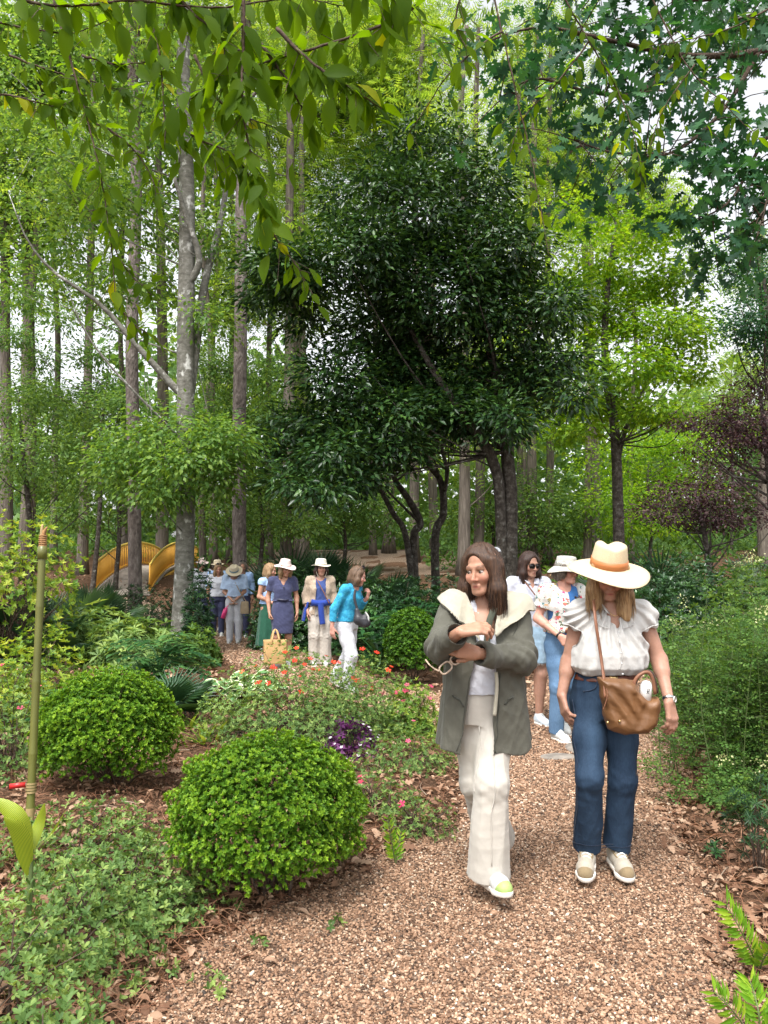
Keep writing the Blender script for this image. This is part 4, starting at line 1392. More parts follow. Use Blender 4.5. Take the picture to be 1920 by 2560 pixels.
# ---- dark evergreen shrubs
CAM = [(615, 1330, 14.0, .62, .7, 1.5, L_cam, 'dark glossy hedge shrub behind the navy dress', 1000), (660, 1320, 14.0, 1.0, .8, 1.5, L_cam, 'dark glossy shrub behind the tan shirt', 1300), (770, 1320, 13.2, 1.0, .8, 1.35, L_cam, 'dark glossy shrub behind the turquoise top', 1200),
       (430, 1330, 12.9, .26, .4, 1.5, L_yew, 'dark yew like shrub right against the lichened beech', 900), (315, 1290, 16.8, 1.0, .8, 1.15, L_yew, 'dark yew like shrub between the pine and the beech', 900), (410, 1400, 11.5, .42, .5, .6, L_mid, 'leafy low shrub under the dark yew', 500),
       (1430, 1250, 11.5, 1.2, 1.0, 1.65, L_cam, 'glossy dark shrub right of the straw hat', 1500), (1560, 1230, 12.0, 1.2, 1.0, 1.75, L_cam, 'glossy dark shrub below the low purple maple', 1400), (1240, 1280, 13.0, 1.3, 1.0, 1.45, L_mid, 'green shrub behind the two women on the path', 1200),
       (1060, 1260, 14.0, 1.3, .9, 1.4, L_mid, 'green shrub behind the grey green coat', 1200), (880, 1270, 12.6, .9, .8, 1.35, L_yew, 'dark feathery shrub left of the brunette woman', 1300), (970, 1250, 13.4, .9, .8, 1.35, L_yew, 'dark low spreading yew in front of the thick trunks', 1200),
       (1345, 1230, 14.0, 1.0, .8, 1.4, L_cam, 'glossy shrub at the foot of the lime green maple', 900), (1640, 1300, 9.5, .8, .8, 1.6, L_mid, 'mid green shrub at the right edge behind the meadow rue', 900)]
for k, (u, v, d, rx, ry, h, lm, lab, nt) in enumerate(CAM):
    shrub('evergreen_shrub' if lm is not L_mid else 'leafy_shrub', lab, on(*W(u, v, d)[:2]), rx, ry, h, nt, 6, T_dia(0.42) if lm is not L_yew else T_dia(0.22), 0.055, 0.10, lm, 380 + k, lumpy=0.18, shell=0.55, stems=20,
          stem_r=0.012, zlow=0.6)


# ---- tall meadow rue along the right side
def rue(label, base, rx, ry, h, nst, seed):
    r = np.random.default_rng(seed)
    root = thing('meadow_rue', label, 'plant', tuple(base))
    ms, tips, d = MB(), [], []
    for i in range(nst):
        b = base + A(r.normal() * rx * 0.45, r.normal() * ry * 0.45, -0.02)
        hh = h * r.uniform(0.6, 1.05)
        top = b + A(r.normal() * 0.16, r.normal() * 0.12 - 0.05, hh)
        p = spline([b, (b + top) / 2 + r.normal(size=3) * 0.04, top], 12)
        ms.tube(p, np.linspace(0.005, 0.0015, 12), 4)
        for j in range(2, 12):
            for s in range(4):
                dd = rdir(1, r)[0] * A(1, 1, 0.35)
                L = r.uniform(0.05, 0.22) * (1.15 - j / 16.0)
                e = p[j] + dd * L + A(0, 0, 0.02)
                ms.tube(np.array([p[j], e]), [0.0014, 0.0008], 3, caps=False)
                for m in range(4):
                    tips.append(p[j] + (e - p[j]) * r.uniform(0.45, 1.1) + r.normal(size=3) * 0.03)
                    d.append(dd)
    ms.build('stems', M_twig_green, root, kind='stuff')
    tips, d = np.array(tips), np.array(d)
    n = len(tips)
    mb = MB()
    scatter(mb, T_three(), tips, nrm(d + 0.6 * rdir(n, r)), nrm(UP + 0.5 * rdir(n, r)), r.uniform(0.022, 0.042, n), r.uniform(0, 1, n))
    mb.build('foliage', L_colum, root, kind='stuff')
    # pale flower heads
    k = max(2, nst // 6)
    idx = np.argsort(-tips[:, 2])[:k * 6:6]
    mb = MB()
    for i in idx:
        q = tips[i] + r.normal(size=(26, 3)) * 0.03 + A(0, 0, 0.02)
        scatter(mb, T_dia(0.6), q, rdir(26, r), rdir(26, r), r.uniform(0.012, 0.022, 26), r.uniform(0, 1, 26))
    mb.build('flower_heads', M_yelp, root, kind='stuff')


M_twig_green = plain('green_stem', (0.09, 0.13, 0.04), 0.6)
for k, (u, v, d, rx, ry, h, ns, lab) in enumerate([(1600, 1500, 5.4, .5, .45, 1.15, 46, 'tall ferny meadow rue crowding the path edge'), (1540, 1480, 6.4, .5, .45, 1.0, 34, 'ferny meadow rue behind the hanging hand'),
                                                 (1700, 1450, 5.2, .4, .4, 1.5, 28, 'tallest ferny meadow rue with pale flower heads'), (1570, 1640, 4.9, .2, .2, .28, 8, 'low ferny meadow rue sprawling over the gravel'),
                                                 (1480, 1430, 7.8, .5, .5, .8, 26, 'ferny meadow rue farther up the path'), (1640, 1400, 7.0, .6, .5, 1.5, 34, 'tall pale ferny meadow rue in the second row')]):
    p = W(u, v, d)
    rue(lab, on(p[0], p[1]), rx, ry, h, ns, 400 + k)

# plum yew, right edge
shrub('plum_yew', 'dark upright plum yew with whorled needles at the right edge', on(*W(1635, 1730, 3.95)[:2]), 0.14, 0.14, 0.52, 90, 12, T_dia(0.16, 0.02, 0.05), 0.03, 0.05, L_yew, 421, shell=0.1, stems=14, stem_r=0.004, elev=0.35)
for k, (u, v) in enumerate([(1545, 1850), (1630, 1835), (1520, 1590), (1545, 1640), (1500, 1660), (1570, 1750)]):
    shrub('ground_plant', ['small dark whorled seedling below the plum yew', 'small dark whorled seedling at the right edge below the plum yew', 'small leafy seedling under the hanging hand', 'small leafy seedling in front of the low meadow rue', 'small leafy seedling at the gravel edge beside the jeans', 'small leafy seedling left of the plum yew'][k], G(u, v), .06, .06, .11, 12, 7, T_dia(0.3), 0.025, 0.05, L_yew if k < 2 else L_colum, 430 + k, shell=0.2, stems=6, cat='seedling', group='seedlings in the right bed', zlow=0.6, stem_r=0.002)

# bugle mat and strap leaves behind the boxwoods
shrub('bugle_mat', 'low mat of grey bronze leaves between the boxwood balls', G(480, 1605), 0.42, 0.35, 0.07, 500, 6, T_leaf(0.6, 0.04, 0.1), 0.03, 0.05, L_ajuga, 441, stems=0, cat='ground cover', zlow=0.6, shell=0.2, elev=0.2)
shrub('bugle_mat', 'low grey green mat beside the azalea, behind the path edge boxwood', G(640, 1640), 0.3, 0.25, 0.06, 260, 6, T_leaf(0.6, 0.04, 0.1), 0.03, 0.05, L_ajuga, 442, stems=0, cat='ground cover', zlow=0.6, shell=0.2, elev=0.2)


def strap_clump(name, label, base, n, L0, L1, w, mat, seed, cat='plant', spread=0.5, group=None):
    """arching strap leaves, each a part"""
    r = np.random.default_rng(seed)
    root = thing(name, label, cat, tuple(base), group)
    for i in range(n):
        a = r.uniform(0, 6.28)
        L = r.uniform(L0, L1)
        out = A(math.cos(a), math.sin(a), 0)
        el = r.uniform(0.7, 1.35)
        m = 9
        s = np.linspace(0, 1, m)
        p = base + r.normal(size=3) * A(.03, .03, 0) + np.outer(s * L * math.cos(el) + s ** 2 * L * 0.35 * spread, out) + np.outer(s * L * math.sin(el) - s ** 2.4 * L * 0.5 * spread, UP)
        b = np.cross(out, UP)
        hw = w / 2 * np.sin(np.pi * np.clip(s * 0.93 + 0.07, 0, 1)) ** 0.6
        hw[-1] = 0.001
        V = np.stack([p + b * hw[:, None] + UP * 0.12 * hw[:, None], p, p - b * hw[:, None] + UP * 0.12 * hw[:, None]], 1).reshape(-1, 3)
        f = []
        for j in range(m - 1):
            q = 3 * j
            f += [[q, q + 1, q + 4, q + 3], [q + 1, q + 2, q + 5, q + 4]]
        MB().add(V, np.array(f), r.uniform(0, 1)).build('leaf', mat, root)
    return root


strap_clump('lily_clump', 'yellow green strap leaves between the boxwood and the flowering azalea', on(*W(450, 1530, 6.4)[:2]), 22, .22, .42, .035, L_strap, 451)
strap_clump('lily_clump', 'second tuft of yellow green strap leaves behind the first boxwood', on(*W(410, 1510, 6.9)[:2]), 16, .2, .36, .035, L_strap, 452)
strap_clump('iris_tuft', 'small upright green tuft between the two boxwood balls', on(*W(455, 1615, 5.4)[:2]), 7, .16, .26, .025, L_azal, 453, spread=.2)
strap_clump('lily_turf', 'dark arching strap leaves beside the turquoise top', on(*W(815, 1390, 10.6)[:2]), 26, .3, .6, .03, L_cam, 454)
strap_clump('lily_turf', 'dark strap leaves behind the black shoulder bag', on(*W(830, 1370, 11.2)[:2]), 24, .4, .8, .035, L_cam, 455)
strap_clump('lily_turf', 'low strap leaves at the foot of the rounded dark boxwood', on(*W(860, 1440, 8.9)[:2]), 26, .2, .4, .02, L_azal, 456)


# ---- hosta with cream edged leaves
def hosta_mat():
    m, nt, out = newmat('hosta_leaf')
    at = nt.nodes.new('ShaderNodeAttribute')
    at.attribute_name = 'edge'
    n = noise(nt, 30, 2)
    ad = nt.nodes.new('ShaderNodeMath')
    ad.operation = 'MULTIPLY_ADD'
    ad.inputs[1].default_value = 0.35
    nt.links.new(n.outputs[0], ad.inputs[0])
    nt.links.new(at.outputs['Fac'], ad.inputs[2])
    r = ramp(nt, [(0.0, (0.07, 0.17, 0.06)), (0.72, (0.11, 0.23, 0.08)), (0.86, (0.5, 0.56, 0.3)), (1.0, (0.62, 0.64, 0.4))])
    nt.links.new(ad.outputs[0], r.inputs[0])
    p = nt.nodes.new('ShaderNodeBsdfPrincipled')
    p.inputs['Roughness'].default_value = 0.5
    nt.links.new(r.outputs[0], p.inputs['Base Color'])
    nt.links.new(p.outputs[0], out.inputs[0])
    return m


def hosta(label, base, n, seed, size=0.2):
    r = np.random.default_rng(seed)
    root = thing('hosta', label, 'plant', tuple(base))
    mat = hosta_mat()
    m = 8
    s = np.linspace(0, 1, m)
    wd = np.sin(np.pi * s ** 0.8) ** 0.8 * 0.42
    V, E = [], []
    for j in range(m):
        for q in (-1, -0.55, 0, 0.55, 1):
            V.append([s[j], wd[j] * q, 0.12 * abs(q) * wd[j] * 2 + 0.1 * s[j] - 0.32 * s[j] ** 2])
            E.append(max(abs(q) * 0.95 if abs(q) == 1 else abs(q) * 0.75, 0.95 if j in (0, m - 1) else 0))
    f = [[5 * j + q, 5 * j + q + 1, 5 * j + q + 6, 5 * j + q + 5] for j in range(m - 1) for q in range(4)]
    me = mesh_np('leaf', np.array(V), np.array(f), {'edge': np.array(E)}, True)
    me.materials.append(mat)
    for i in range(n):
        a = r.uniform(0, 6.28)
        rr = r.uniform(0.02, 0.24) * size / 0.2
        t = A(math.cos(a), math.sin(a), r.uniform(-0.3, 0.35))
        o = bpy.data.objects.new('leaf', me)
        COL.objects.link(o)
        o.parent = root
        t, b, nn = frames(t[None], nrm(UP + 0.3 * rdir(1, r)))
        M = np.eye(4)
        S = size * r.uniform(0.7, 1.1)
        M[:3, 0], M[:3, 1], M[:3, 2] = t[0] * S, b[0] * S, nn[0] * S
        M[:3, 3] = A(math.cos(a) * rr, math.sin(a) * rr, 0.30 * size / 0.2 - rr * 0.55 + r.uniform(-.03, .03))
        o.matrix_basis = Matrix(M.tolist())


hosta('cream edged hosta in front of the jute tote', on(*W(545, 1420, 8.6)[:2]), 40, 461, 0.2)
hosta('cream edged hosta at the left end of the flowering azalea', on(*W(487, 1440, 8.2)[:2]), 34, 462, 0.19)


# ---- yellow striped canna leaves
def canna_mat():
    m, nt, out = newmat('striped_leaf')
    tc = nt.nodes.new('ShaderNodeAttribute')
    tc.attribute_name = 'edge'
    mu = nt.nodes.new('ShaderNodeMath')
    mu.operation = 'MULTIPLY'
    mu.inputs[1].default_value = 46
    nt.links.new(tc.outputs['Fac'], mu.inputs[0])
    si = nt.nodes.new('ShaderNodeMath')
    si.operation = 'SINE'
    nt.links.new(mu.outputs[0], si.inputs[0])
    r = ramp(nt, [(0.1, (0.42, 0.46, 0.035)), (0.35, (0.36, 0.44, 0.03)), (0.6, (0.07, 0.2, 0.015))])
    nt.links.new(si.outputs[0], r.inputs[0])
    p = nt.nodes.new('ShaderNodeBsdfPrincipled')
    p.inputs['Roughness'].default_value = 0.4
    nt.links.new(r.outputs[0], p.inputs['Base Color'])
    tr = nt.nodes.new('ShaderNodeBsdfTranslucent')
    nt.links.new(r.outputs[0], tr.inputs['Color'])
    ms = nt.nodes.new('ShaderNodeMixShader')
    ms.inputs[0].default_value = 0.35
    nt.links.new(p.outputs[0], ms.inputs[1])
    nt.links.new(tr.outputs[0], ms.inputs[2])
    nt.links.new(ms.outputs[0], out.inputs[0])
    return m


def big_leaf(root, pts, width, side, mat, cup=0.25):
    m = 14
    p = spline(pts, m)
    s = np.linspace(0, 1, m)
    hw = width / 2 * np.sin(np.pi * np.clip(s, 0.02, 1) ** 0.85) ** 0.75
    hw[-1] = 0.001
    side = nrm(np.asarray(side, float))
    t = nrm(np.gradient(p, axis=0))
    nn = np.cross(t, side)
    V, E = [], []
    Q = np.linspace(-1, 1, 9)
    for j in range(m):
        for q in Q:
            V.append(p[j] + side * hw[j] * q + nn[j] * cup * hw[j] * q * q)
            E.append(q * hw[j] / (width / 2))
    f = np.array([[9 * j + q, 9 * j + q + 1, 9 * j + q + 10, 9 * j + q + 9] for j in range(m - 1) for q in range(8)])
    me = mesh_np('leaf', to_local(np.array(V), root), f, {'edge': np.array(E)}, True)
    link('leaf', me, mat, root)


cb = on(*W(62, 1850, 3.0)[:2])
canna = thing('canna', 'yellow and green striped canna shoot beside the bamboo pole', 'plant', tuple(cb))
cm = canna_mat()
for pts, w, sd in (([(66, 1850, 3.0), (60, 1810, 2.98), (40, 1770, 2.95), (10, 1742, 2.95), (-25, 1722, 2.95)], 0.070, (0.5, 0.3, 0.8)),
                   ([(64, 1850, 3.0), (72, 1815, 3.02), (86, 1775, 3.05), (96, 1735, 3.05)], 0.048, (1, 0.5, 0.1)),
                   ([(68, 1845, 3.0), (85, 1825, 3.05), (112, 1800, 3.1), (142, 1750, 3.1)], 0.030, (0.7, 0.4, 0.55)),
                   ([(60, 1890, 3.0), (55, 1850, 2.97), (48, 1815, 2.94), (30, 1782, 2.9), (8, 1765, 2.88)], 0.066, (0.95, 0.45, 0.25))):
    big_leaf(canna, [W(*q) for q in pts], w, sd, cm)
MB().tube(spline([cb, W(66, 1900, 3.0), W(68, 1830, 3.0)], 8), [0.011] * 4 + [0.008] * 4, 7).build('stem', M_twig_green, canna)


# ---- coontie fronds: each leaflet is a piece
def coontie(label, base, fr, seed, lw=0.24):
    r = np.random.default_rng(seed)
    root = thing('coontie', label, 'plant', tuple(base))
    tv, tf = T_dia(lw, 0.03, 0.1)
    mes = []
    for k in range(4):
        me = mesh_np('leaflet', tv, tf, {'rnd': np.full(len(tv), (k + .5) / 4)}, True)
        me.materials.append(L_coon)
        mes.append(me)
    for pts, n, L in fr:
        p = spline(pts, 24)
        fo = MB().tube(p, np.linspace(0.004, 0.0015, 24), 5).build('frond', M_twig_green, root)
        side = nrm(np.cross(p[-1] - p[0], A(0.2, -1, 0.3)))
        nn = nrm(np.cross(side, p[-1] - p[0]))
        for j in range(n):
            s = 0.22 + 0.78 * j / (n - 1)
            q = p[int(s * 23)]
            tg = nrm(p[min(23, int(s * 23) + 1)] - p[int(s * 23) - 1])
            for sg in (1, -1):
                t = nrm(side * sg + tg * (0.55 + 0.5 * s) + r.normal(size=3) * 0.08)
                o = bpy.data.objects.new('leaflet', mes[r.integers(4)])
                COL.objects.link(o)
                o.parent = fo
                tt, b, n2 = frames(t[None], (nn + r.normal(size=3) * 0.15)[None])
                S = L * (1 - 0.45 * abs(s - 0.5)) * r.uniform(0.9, 1.1)
                M = np.eye(4)
                M[:3, 0], M[:3, 1], M[:3, 2], M[:3, 3] = tt[0] * S, b[0] * S, n2[0] * S, q - np.array(root.location)
                o.matrix_basis = Matrix(M.tolist())


b = G(855, 1870)
coontie('bright coontie sprouting between the boxwood and the white trousers', b, [([b, W(848, 1830, b[1] - .02), W(838, 1770, b[1] - .05)], 15, 0.055), ([b, W(858, 1840, b[1]), W(866, 1800, b[1] + .05)], 12, 0.05)], 471)
b = G(1640, 2100)
coontie('bright coontie in the mulch, the larger one right of the path', b, [([b, W(1625, 2060, b[1] - .05), W(1600, 2010, b[1] - .1), W(1570, 1955, b[1] - .1)], 17, 0.085), ([b, W(1650, 2070, b[1] - .05), W(1680, 2030, b[1] - .1)], 15, 0.08)], 472)
b = G(1640, 2290)
coontie('bright coontie at the gravel edge, the lower one right of the path', b, [([b, W(1615, 2230, b[1] - .05), W(1580, 2180, b[1] - .1), W(1545, 2145, b[1] - .1)], 16, 0.07), ([b, W(1640, 2200, b[1] - .05), W(1630, 2150, b[1] - .02), W(1620, 2120, b[1])], 16, 0.07),
                                                     ([b, W(1670, 2220, b[1] - .05), W(1690, 2170, b[1])], 14, 0.07)], 473)


# ---- pinnate mahonia and fan palms
def pinnate(name, label, base, n, L, leaf, lw, np_, mat, seed, up=0.9, cat='shrub', h=0.3):
    r = np.random.default_rng(seed)
    root = thing(name, label, cat, tuple(base))
    for i in range(n):
        a = r.uniform(0, 6.28)
        o = A(math.cos(a), math.sin(a), 0)
        st = base + A(0, 0, h * r.uniform(0.2, 1.0)) + o * 0.06
        LL = L * r.uniform(0.7, 1.1)
        e = r.uniform(0.1, up)
        p = spline([base + A(r.normal() * .04, r.normal() * .04, 0), st, st + o * LL * 0.55 * math.cos(e) + UP * LL * 0.55 * math.sin(e), st + o * LL * math.cos(e) + UP * LL * (math.sin(e) - 0.35)], 20)
        mb = MB().tube(p, np.linspace(0.006, 0.002, 20), 4)
        k = np.linspace(8, 19, np_).astype(int)
        side = nrm(np.cross(o, UP))
        for sg in (1, -1):
            t = nrm(side * sg + o * 0.35 + r.normal(size=(np_, 3)) * 0.1)
            scatter(mb, T_leaf(lw, 0.05, 0.15), p[k], t, nrm(UP + 0.2 * rdir(np_, r)), np.full(np_, leaf), np.full(np_, r.uniform(0, 1)))
        mb.build('frond', mat, root)


pinnate('mahonia', 'dark mahonia with ladder like leaves in front of the lichened beech', on(*W(345, 1440, 8.4)[:2]), 34, .62, .13, .38, 9, L_maho, 481, h=.55)
pinnate('mahonia', 'smaller mahonia behind the first boxwood ball', on(*W(330, 1460, 7.9)[:2]), 18, .45, .11, .38, 8, L_maho, 482, h=.3)
pinnate('mahonia', 'large dark mahonia between the turquoise top and the rounded boxwood', on(*W(890, 1340, 11.0)[:2]), 38, .8, .17, .38, 9, L_maho, 483, h=.75)
pinnate('mahonia', 'dark mahonia low behind the brunette woman', on(*W(830, 1290, 12.2)[:2]), 30, .8, .17, .3, 9, L_maho, 484, h=.7)
pinnate('fern', 'green fern behind the bamboo pole and the boxwood', on(*W(140, 1490, 6.6)[:2]), 20, .45, .07, .35, 14, L_maho, 485, h=.2, cat='fern')


def fan_palm(label, base, n, R, seed, h=0.8):
    r = np.random.default_rng(seed)
    root = thing('fan_palm', label, 'palm', tuple(base))
    for i in range(n):
        a = i * 2.4 + r.normal() * 0.3
        e = r.uniform(0.25, 1.25)
        o = A(math.cos(a) * math.cos(e), math.sin(a) * math.cos(e), math.sin(e))
        c = base + o * h * r.uniform(0.7, 1.1) + A(0, 0, 0.1)
        mb = MB().tube(spline([base, base + (c - base) * 0.5 + A(0, 0, 0.06), c], 8), np.linspace(0.012, 0.007, 8), 4)
        side = nrm(np.cross(o, UP + r.normal(size=3) * 0.2))
        m = 26
        an = np.linspace(-1.9, 1.9, m)
        t = np.cos(an)[:, None] * o + np.sin(an)[:, None] * side
        nn = nrm(np.cross(side, o))
        if nn[2] < 0:
            nn = -nn
        t = t + 0.12 * nn
        scatter(mb, T_dia(0.055, 0.01, 0.16), np.repeat(c[None], m, 0), t, np.repeat(nn[None], m, 0), R * (0.75 + 0.25 * np.cos(an * 0.6)) * r.uniform(0.9, 1.05, m), np.full(m, r.uniform(0, 1)))
        mb.build('frond', L_palm, root, smooth=False)


for k, (u, d, n, R, h, lab) in enumerate([(650, 16.5, 18, .8, 1.3, 'large fan palm above the pink hat'), (720, 17.0, 16, .75, 1.1, 'fan palm behind the tan bucket hat'), (800, 15.2, 16, .7, .9, 'fan palm beside the dark yew'),
                                        (60, 10.8, 14, .55, .7, 'fan palm under the tall golden shrub'), (140, 12.5, 14, .6, .7, 'fan palm left of the bridge'), (215, 14.5, 12, .55, .6, 'fan palm at the near end of the bridge'),
                                        (355, 7.2, 12, .36, .3, 'small fan palm behind the first boxwood ball'), (1390, 14.0, 16, .8, 1.2, 'fan palm just right of the straw hat'), (1470, 13.5, 14, .7, 1.1, 'fan palm among the glossy shrubs'), (1640, 13.5, 14, .7, 1.3, 'fan palm at the right edge below the purple maple')]):
    fan_palm(lab, on(*W(u, 1200, d)[:2]), n, R, 490 + k, h)


# ---- purple oxalis: leaves in threes on thin stalks, white flowers
def oxalis():
    r = np.random.default_rng(511)
    base = G(758, 1640)
    root = thing('oxalis', 'purple leaved oxalis clump with small white flowers', 'plant', tuple(base))
    n = 130
    d = rdir(n, r)
    d[:, 2] = np.abs(d[:, 2])
    P = base + d * A(0.25, 0.2, 0.29) * r.uniform(0.75, 1, n)[:, None] + A(0, 0, 0.03)
    ms = MB()
    for q in P[::2]:
        ms.tube(spline([base + r.normal(size=3) * A(.03, .03, 0), (base + q) / 2 + d[0] * 0.0 + A(0, 0, .03), q], 5), [0.0018] * 5, 3)
    ms.build('stalks', L_purp, root, kind='stuff')
    tri = (A([0, 0, 0], [0.9, 0.5, 0.0], [0.72, 0, -0.06], [0.9, -0.5, 0.0]), np.array([[0, 2, 1], [0, 3, 2]]))
    V, F = [], []
    for k in range(3):
        a = k * 2 * math.pi / 3
        c, s = math.cos(a), math.sin(a)
        Rm = A([c, -s, 0], [s, c, 0], [0, 0, 1])
        F.append(tri[1] + 4 * k)
        V.append(tri[0] @ Rm.T)
    tpl = (np.concatenate(V), np.concatenate(F))
    t = rdir(n, r)
    leaf_objects(root, tpl, P, t, nrm(d + UP * 0.7 + 0.3 * rdir(n, r)), r.uniform(0.034, 0.052, n), L_purp)
    idx = r.choice(n, 22, replace=False)
    flowers(root, P[idx] + d[idx] * 0.035 + A(0, 0, 0.02), d[idx] + UP, 0.014, M_whitep, r)


oxalis()


# ================================================================== BRIDGE
def bridge():
    M_ye_shade = plain('shaded_yellow_wood', (0.62, 0.31, 0.035), 0.6, nscale=8, namp=0.2, stretch=(4, 4, 0.6))  # shade of the yellow railing put into the colour: orange balusters and lower rails
    M_ye = plain('yellow_painted_wood', (0.72, 0.52, 0.10), 0.5, nscale=8, namp=0.12)
    M_deck = plain('weathered_deck', (0.30, 0.26, 0.22), 0.85, nscale=6, namp=0.25, stretch=(1, 6, 1))
    ctrl = np.array([W(262, 1285, 20.6), W(280, 1262, 22.0), W(306, 1238, 23.8), W(338, 1224, 25.6), W(370, 1226, 27.2), W(398, 1240, 28.6)])
    c = spline(ctrl, 44)
    root = thing('footbridge', 'arched wooden footbridge with yellow railings beyond the pines', 'bridge', tuple(ctrl[0]))
    t = nrm(np.gradient(c, axis=0) * A(1, 1, 0))
    s = np.stack([t[:, 1], -t[:, 0], np.zeros(len(t))], -1)
    hw = 0.75
    for i in range(len(c)):
        R = np.stack([t[i], s[i], UP], -1)
        MB().box(c[i], (0.235, 2 * hw, 0.05), R).build('plank', M_deck, root, smooth=False)
    for sg in (-1, 1):
        e = c + s * sg * (hw - 0.03)
        MB().tube(e + UP * 0.80, 0.04, 8, flat=0.6).build('handrail', M_ye, root)
        MB().tube(e + UP * 0.12, 0.035, 6).build('bottom_rail', M_ye_shade, root)
        MB().tube(e - UP * 0.12, 0.09, 6).build('stringer', M_ye_shade, root)
        n = 50
        f = np.linspace(0, len(c) - 1.001, n)
        i0 = f.astype(int)
        q = e[i0] + (e[np.minimum(i0 + 1, len(c) - 1)] - e[i0]) * (f - i0)[:, None]
        me = None
        for k in range(n):
            o = MB().box(q[k] + UP * 0.45, (0.03, 0.03, 0.68)) if me is None else None
            if o is not None:
                ob = o.build('baluster', M_ye_shade, root, smooth=False)
                me, q0 = ob.data, q[k]
            else:
                ob = link('baluster', me, None, root)
                ob.location = tuple(q[k] - q0)


bridge()

# ================================================================== BAMBOO POLE AND STONES
M_bam = plain('green_bamboo', (0.115, 0.12, 0.024), 0.4, nscale=5, namp=0.3, stretch=(1, 1, .3), spec=0.5)
M_bam2 = plain('dry_bamboo', (0.30, 0.22, 0.10), 0.5, nscale=12, namp=0.3)
M_wrap = plain('brown_cord', (0.28, 0.15, 0.06), 0.7, nscale=60, namp=0.3)
pb, pt = on(*W(62, 1790, 4.0)[:2]), W(92, 1180, 4.15)
pole = thing('bamboo_pole', 'upright green bamboo pole with a broken top in the left bed', 'pole', tuple(pb))
nodes = [0.0, 0.17, 0.335, 0.56, 0.80, 1.0]
for a, b in zip(nodes[:-1], nodes[1:]):
    p = pb + np.outer(np.linspace(a, b, 10), pt - pb)
    r0 = 0.0205 - 0.002 * a
    rad = np.full(10, r0)
    rad[0] = rad[-1] = r0 * 1.12
    rad[1] = rad[-2] = r0 * 1.03
    MB().tube(p, rad, 16).build('culm_segment', M_bam if a > 0.1 else M_bam2, pole)
ax = nrm(pt - pb)
MB().tube(np.array([pt - ax * 0.07, pt - ax * 0.069, pt - ax * 0.002, pt]), [0.02, 0.0245, 0.0245, 0.02], 16).build('collar', M_bam, pole)
top2 = pt + ax * 0.07
for k in range(6):
    q = pt + ax * (0.002 + 0.011 * k)
    MB().tube(q + 0.0 * ax + np.array([[math.cos(x) * 0.017, math.sin(x) * 0.017, 0.002 * math.sin(3 * x)] for x in np.linspace(0, 6.2832, 14)]), 0.0055, 6).build('cord_turn', M_wrap, pole)
MB().tube(spline([pt, pt + A(0.0, 0, 0.05), pt + A(0.008, 0, 0.08), pt + A(0.022, 0, 0.105)], 10), [0.015, .015, .014, .014, .013, .012, .011, .009, .007, .004], 8).build('broken_top', M_wrap, pole)
MB().tube(spline([pt + A(-.006, 0, .05), pt + A(-0.006, 0, 0.09), pt + A(-0.003, 0, 0.12)], 8), [0.012, .012, .011, .010, .009, .008, .006, .003], 7).build('broken_top', M_bam2, pole)
# red clip and its collar
qn = pb + (pt - pb) * 0.215
for k in range(4):
    MB().tube(np.array([qn + ax * (0.014 * k), qn + ax * (0.014 * k + 0.010)]), [0.026, 0.026], 16).build('collar', M_bam2, pole)
clip = thing('red_clip', 'small red plastic clip fixed to the bamboo pole', 'clip', tuple(qn))
M_redp = plain('red_plastic', (0.45, 0.02, 0.02), 0.35)
cdir = nrm(A(-1, -0.25, -0.05))
Rm = np.stack([cdir, nrm(np.cross(UP, cdir)), UP], -1)
MB().box(qn + cdir * 0.065 + A(0, 0, 0.045), (0.075, 0.016, 0.024), Rm).build('body', M_redp, clip, smooth=False)
MB().tube(np.array([qn + cdir * 0.02 + A(0, 0, .048), qn + cdir * 0.04 + A(0, 0, .046)]), [0.005, 0.005], 6).build('pin', plain('dull_metal', (0.3, 0.3, 0.3), 0.4, 1.0), clip)


def rock(label, p, s, seed, name='flat_stone', cat='stone', group=None):
    r = np.random.default_rng(seed)
    import bmesh
    bm = bmesh.new()
    bmesh.ops.create_icosphere(bm, subdivisions=3, radius=1)
    V = np.array([v.co[:] for v in bm.verts])
    F = np.array([[v.index for v in f.verts] for f in bm.faces])
    bm.free()
    V = V * (1 + 0.16 * lump(V, seed, 2.2)[:, None])
    V[:, 2] = np.clip(V[:, 2], -0.6, 0.55)
    me = mesh_np(name, V * np.asarray(s), F, None, True)
    o = link(name, me, M_stone, None, label=label, cat=cat, group=group)
    o.location = tuple(p)
    o.rotation_euler = (0, 0, r.uniform(0, 6))


M_stone = plain('grey_stone', (0.2, 0.175, 0.15), 0.9, nscale=9, namp=0.4, bscale=30, bstr=0.5)
rock('flat grey stepping stone under the white shoe', on(1.62, 6.45, 0.012), (0.2, 0.12, 0.035), 521)
rock('flat stone slab half sunk in the path by the coat hem', on(1.38, 6.2, 0.008), (0.15, 0.09, 0.03), 522)

# ================================================================== PEOPLE: a small implicit-surface modeller
def Ws(u, v, d):
    """world point at full-size photo pixel (1920 wide)"""
    return W(u * 1659 / 1920.0, v * 1659 / 1920.0, d)


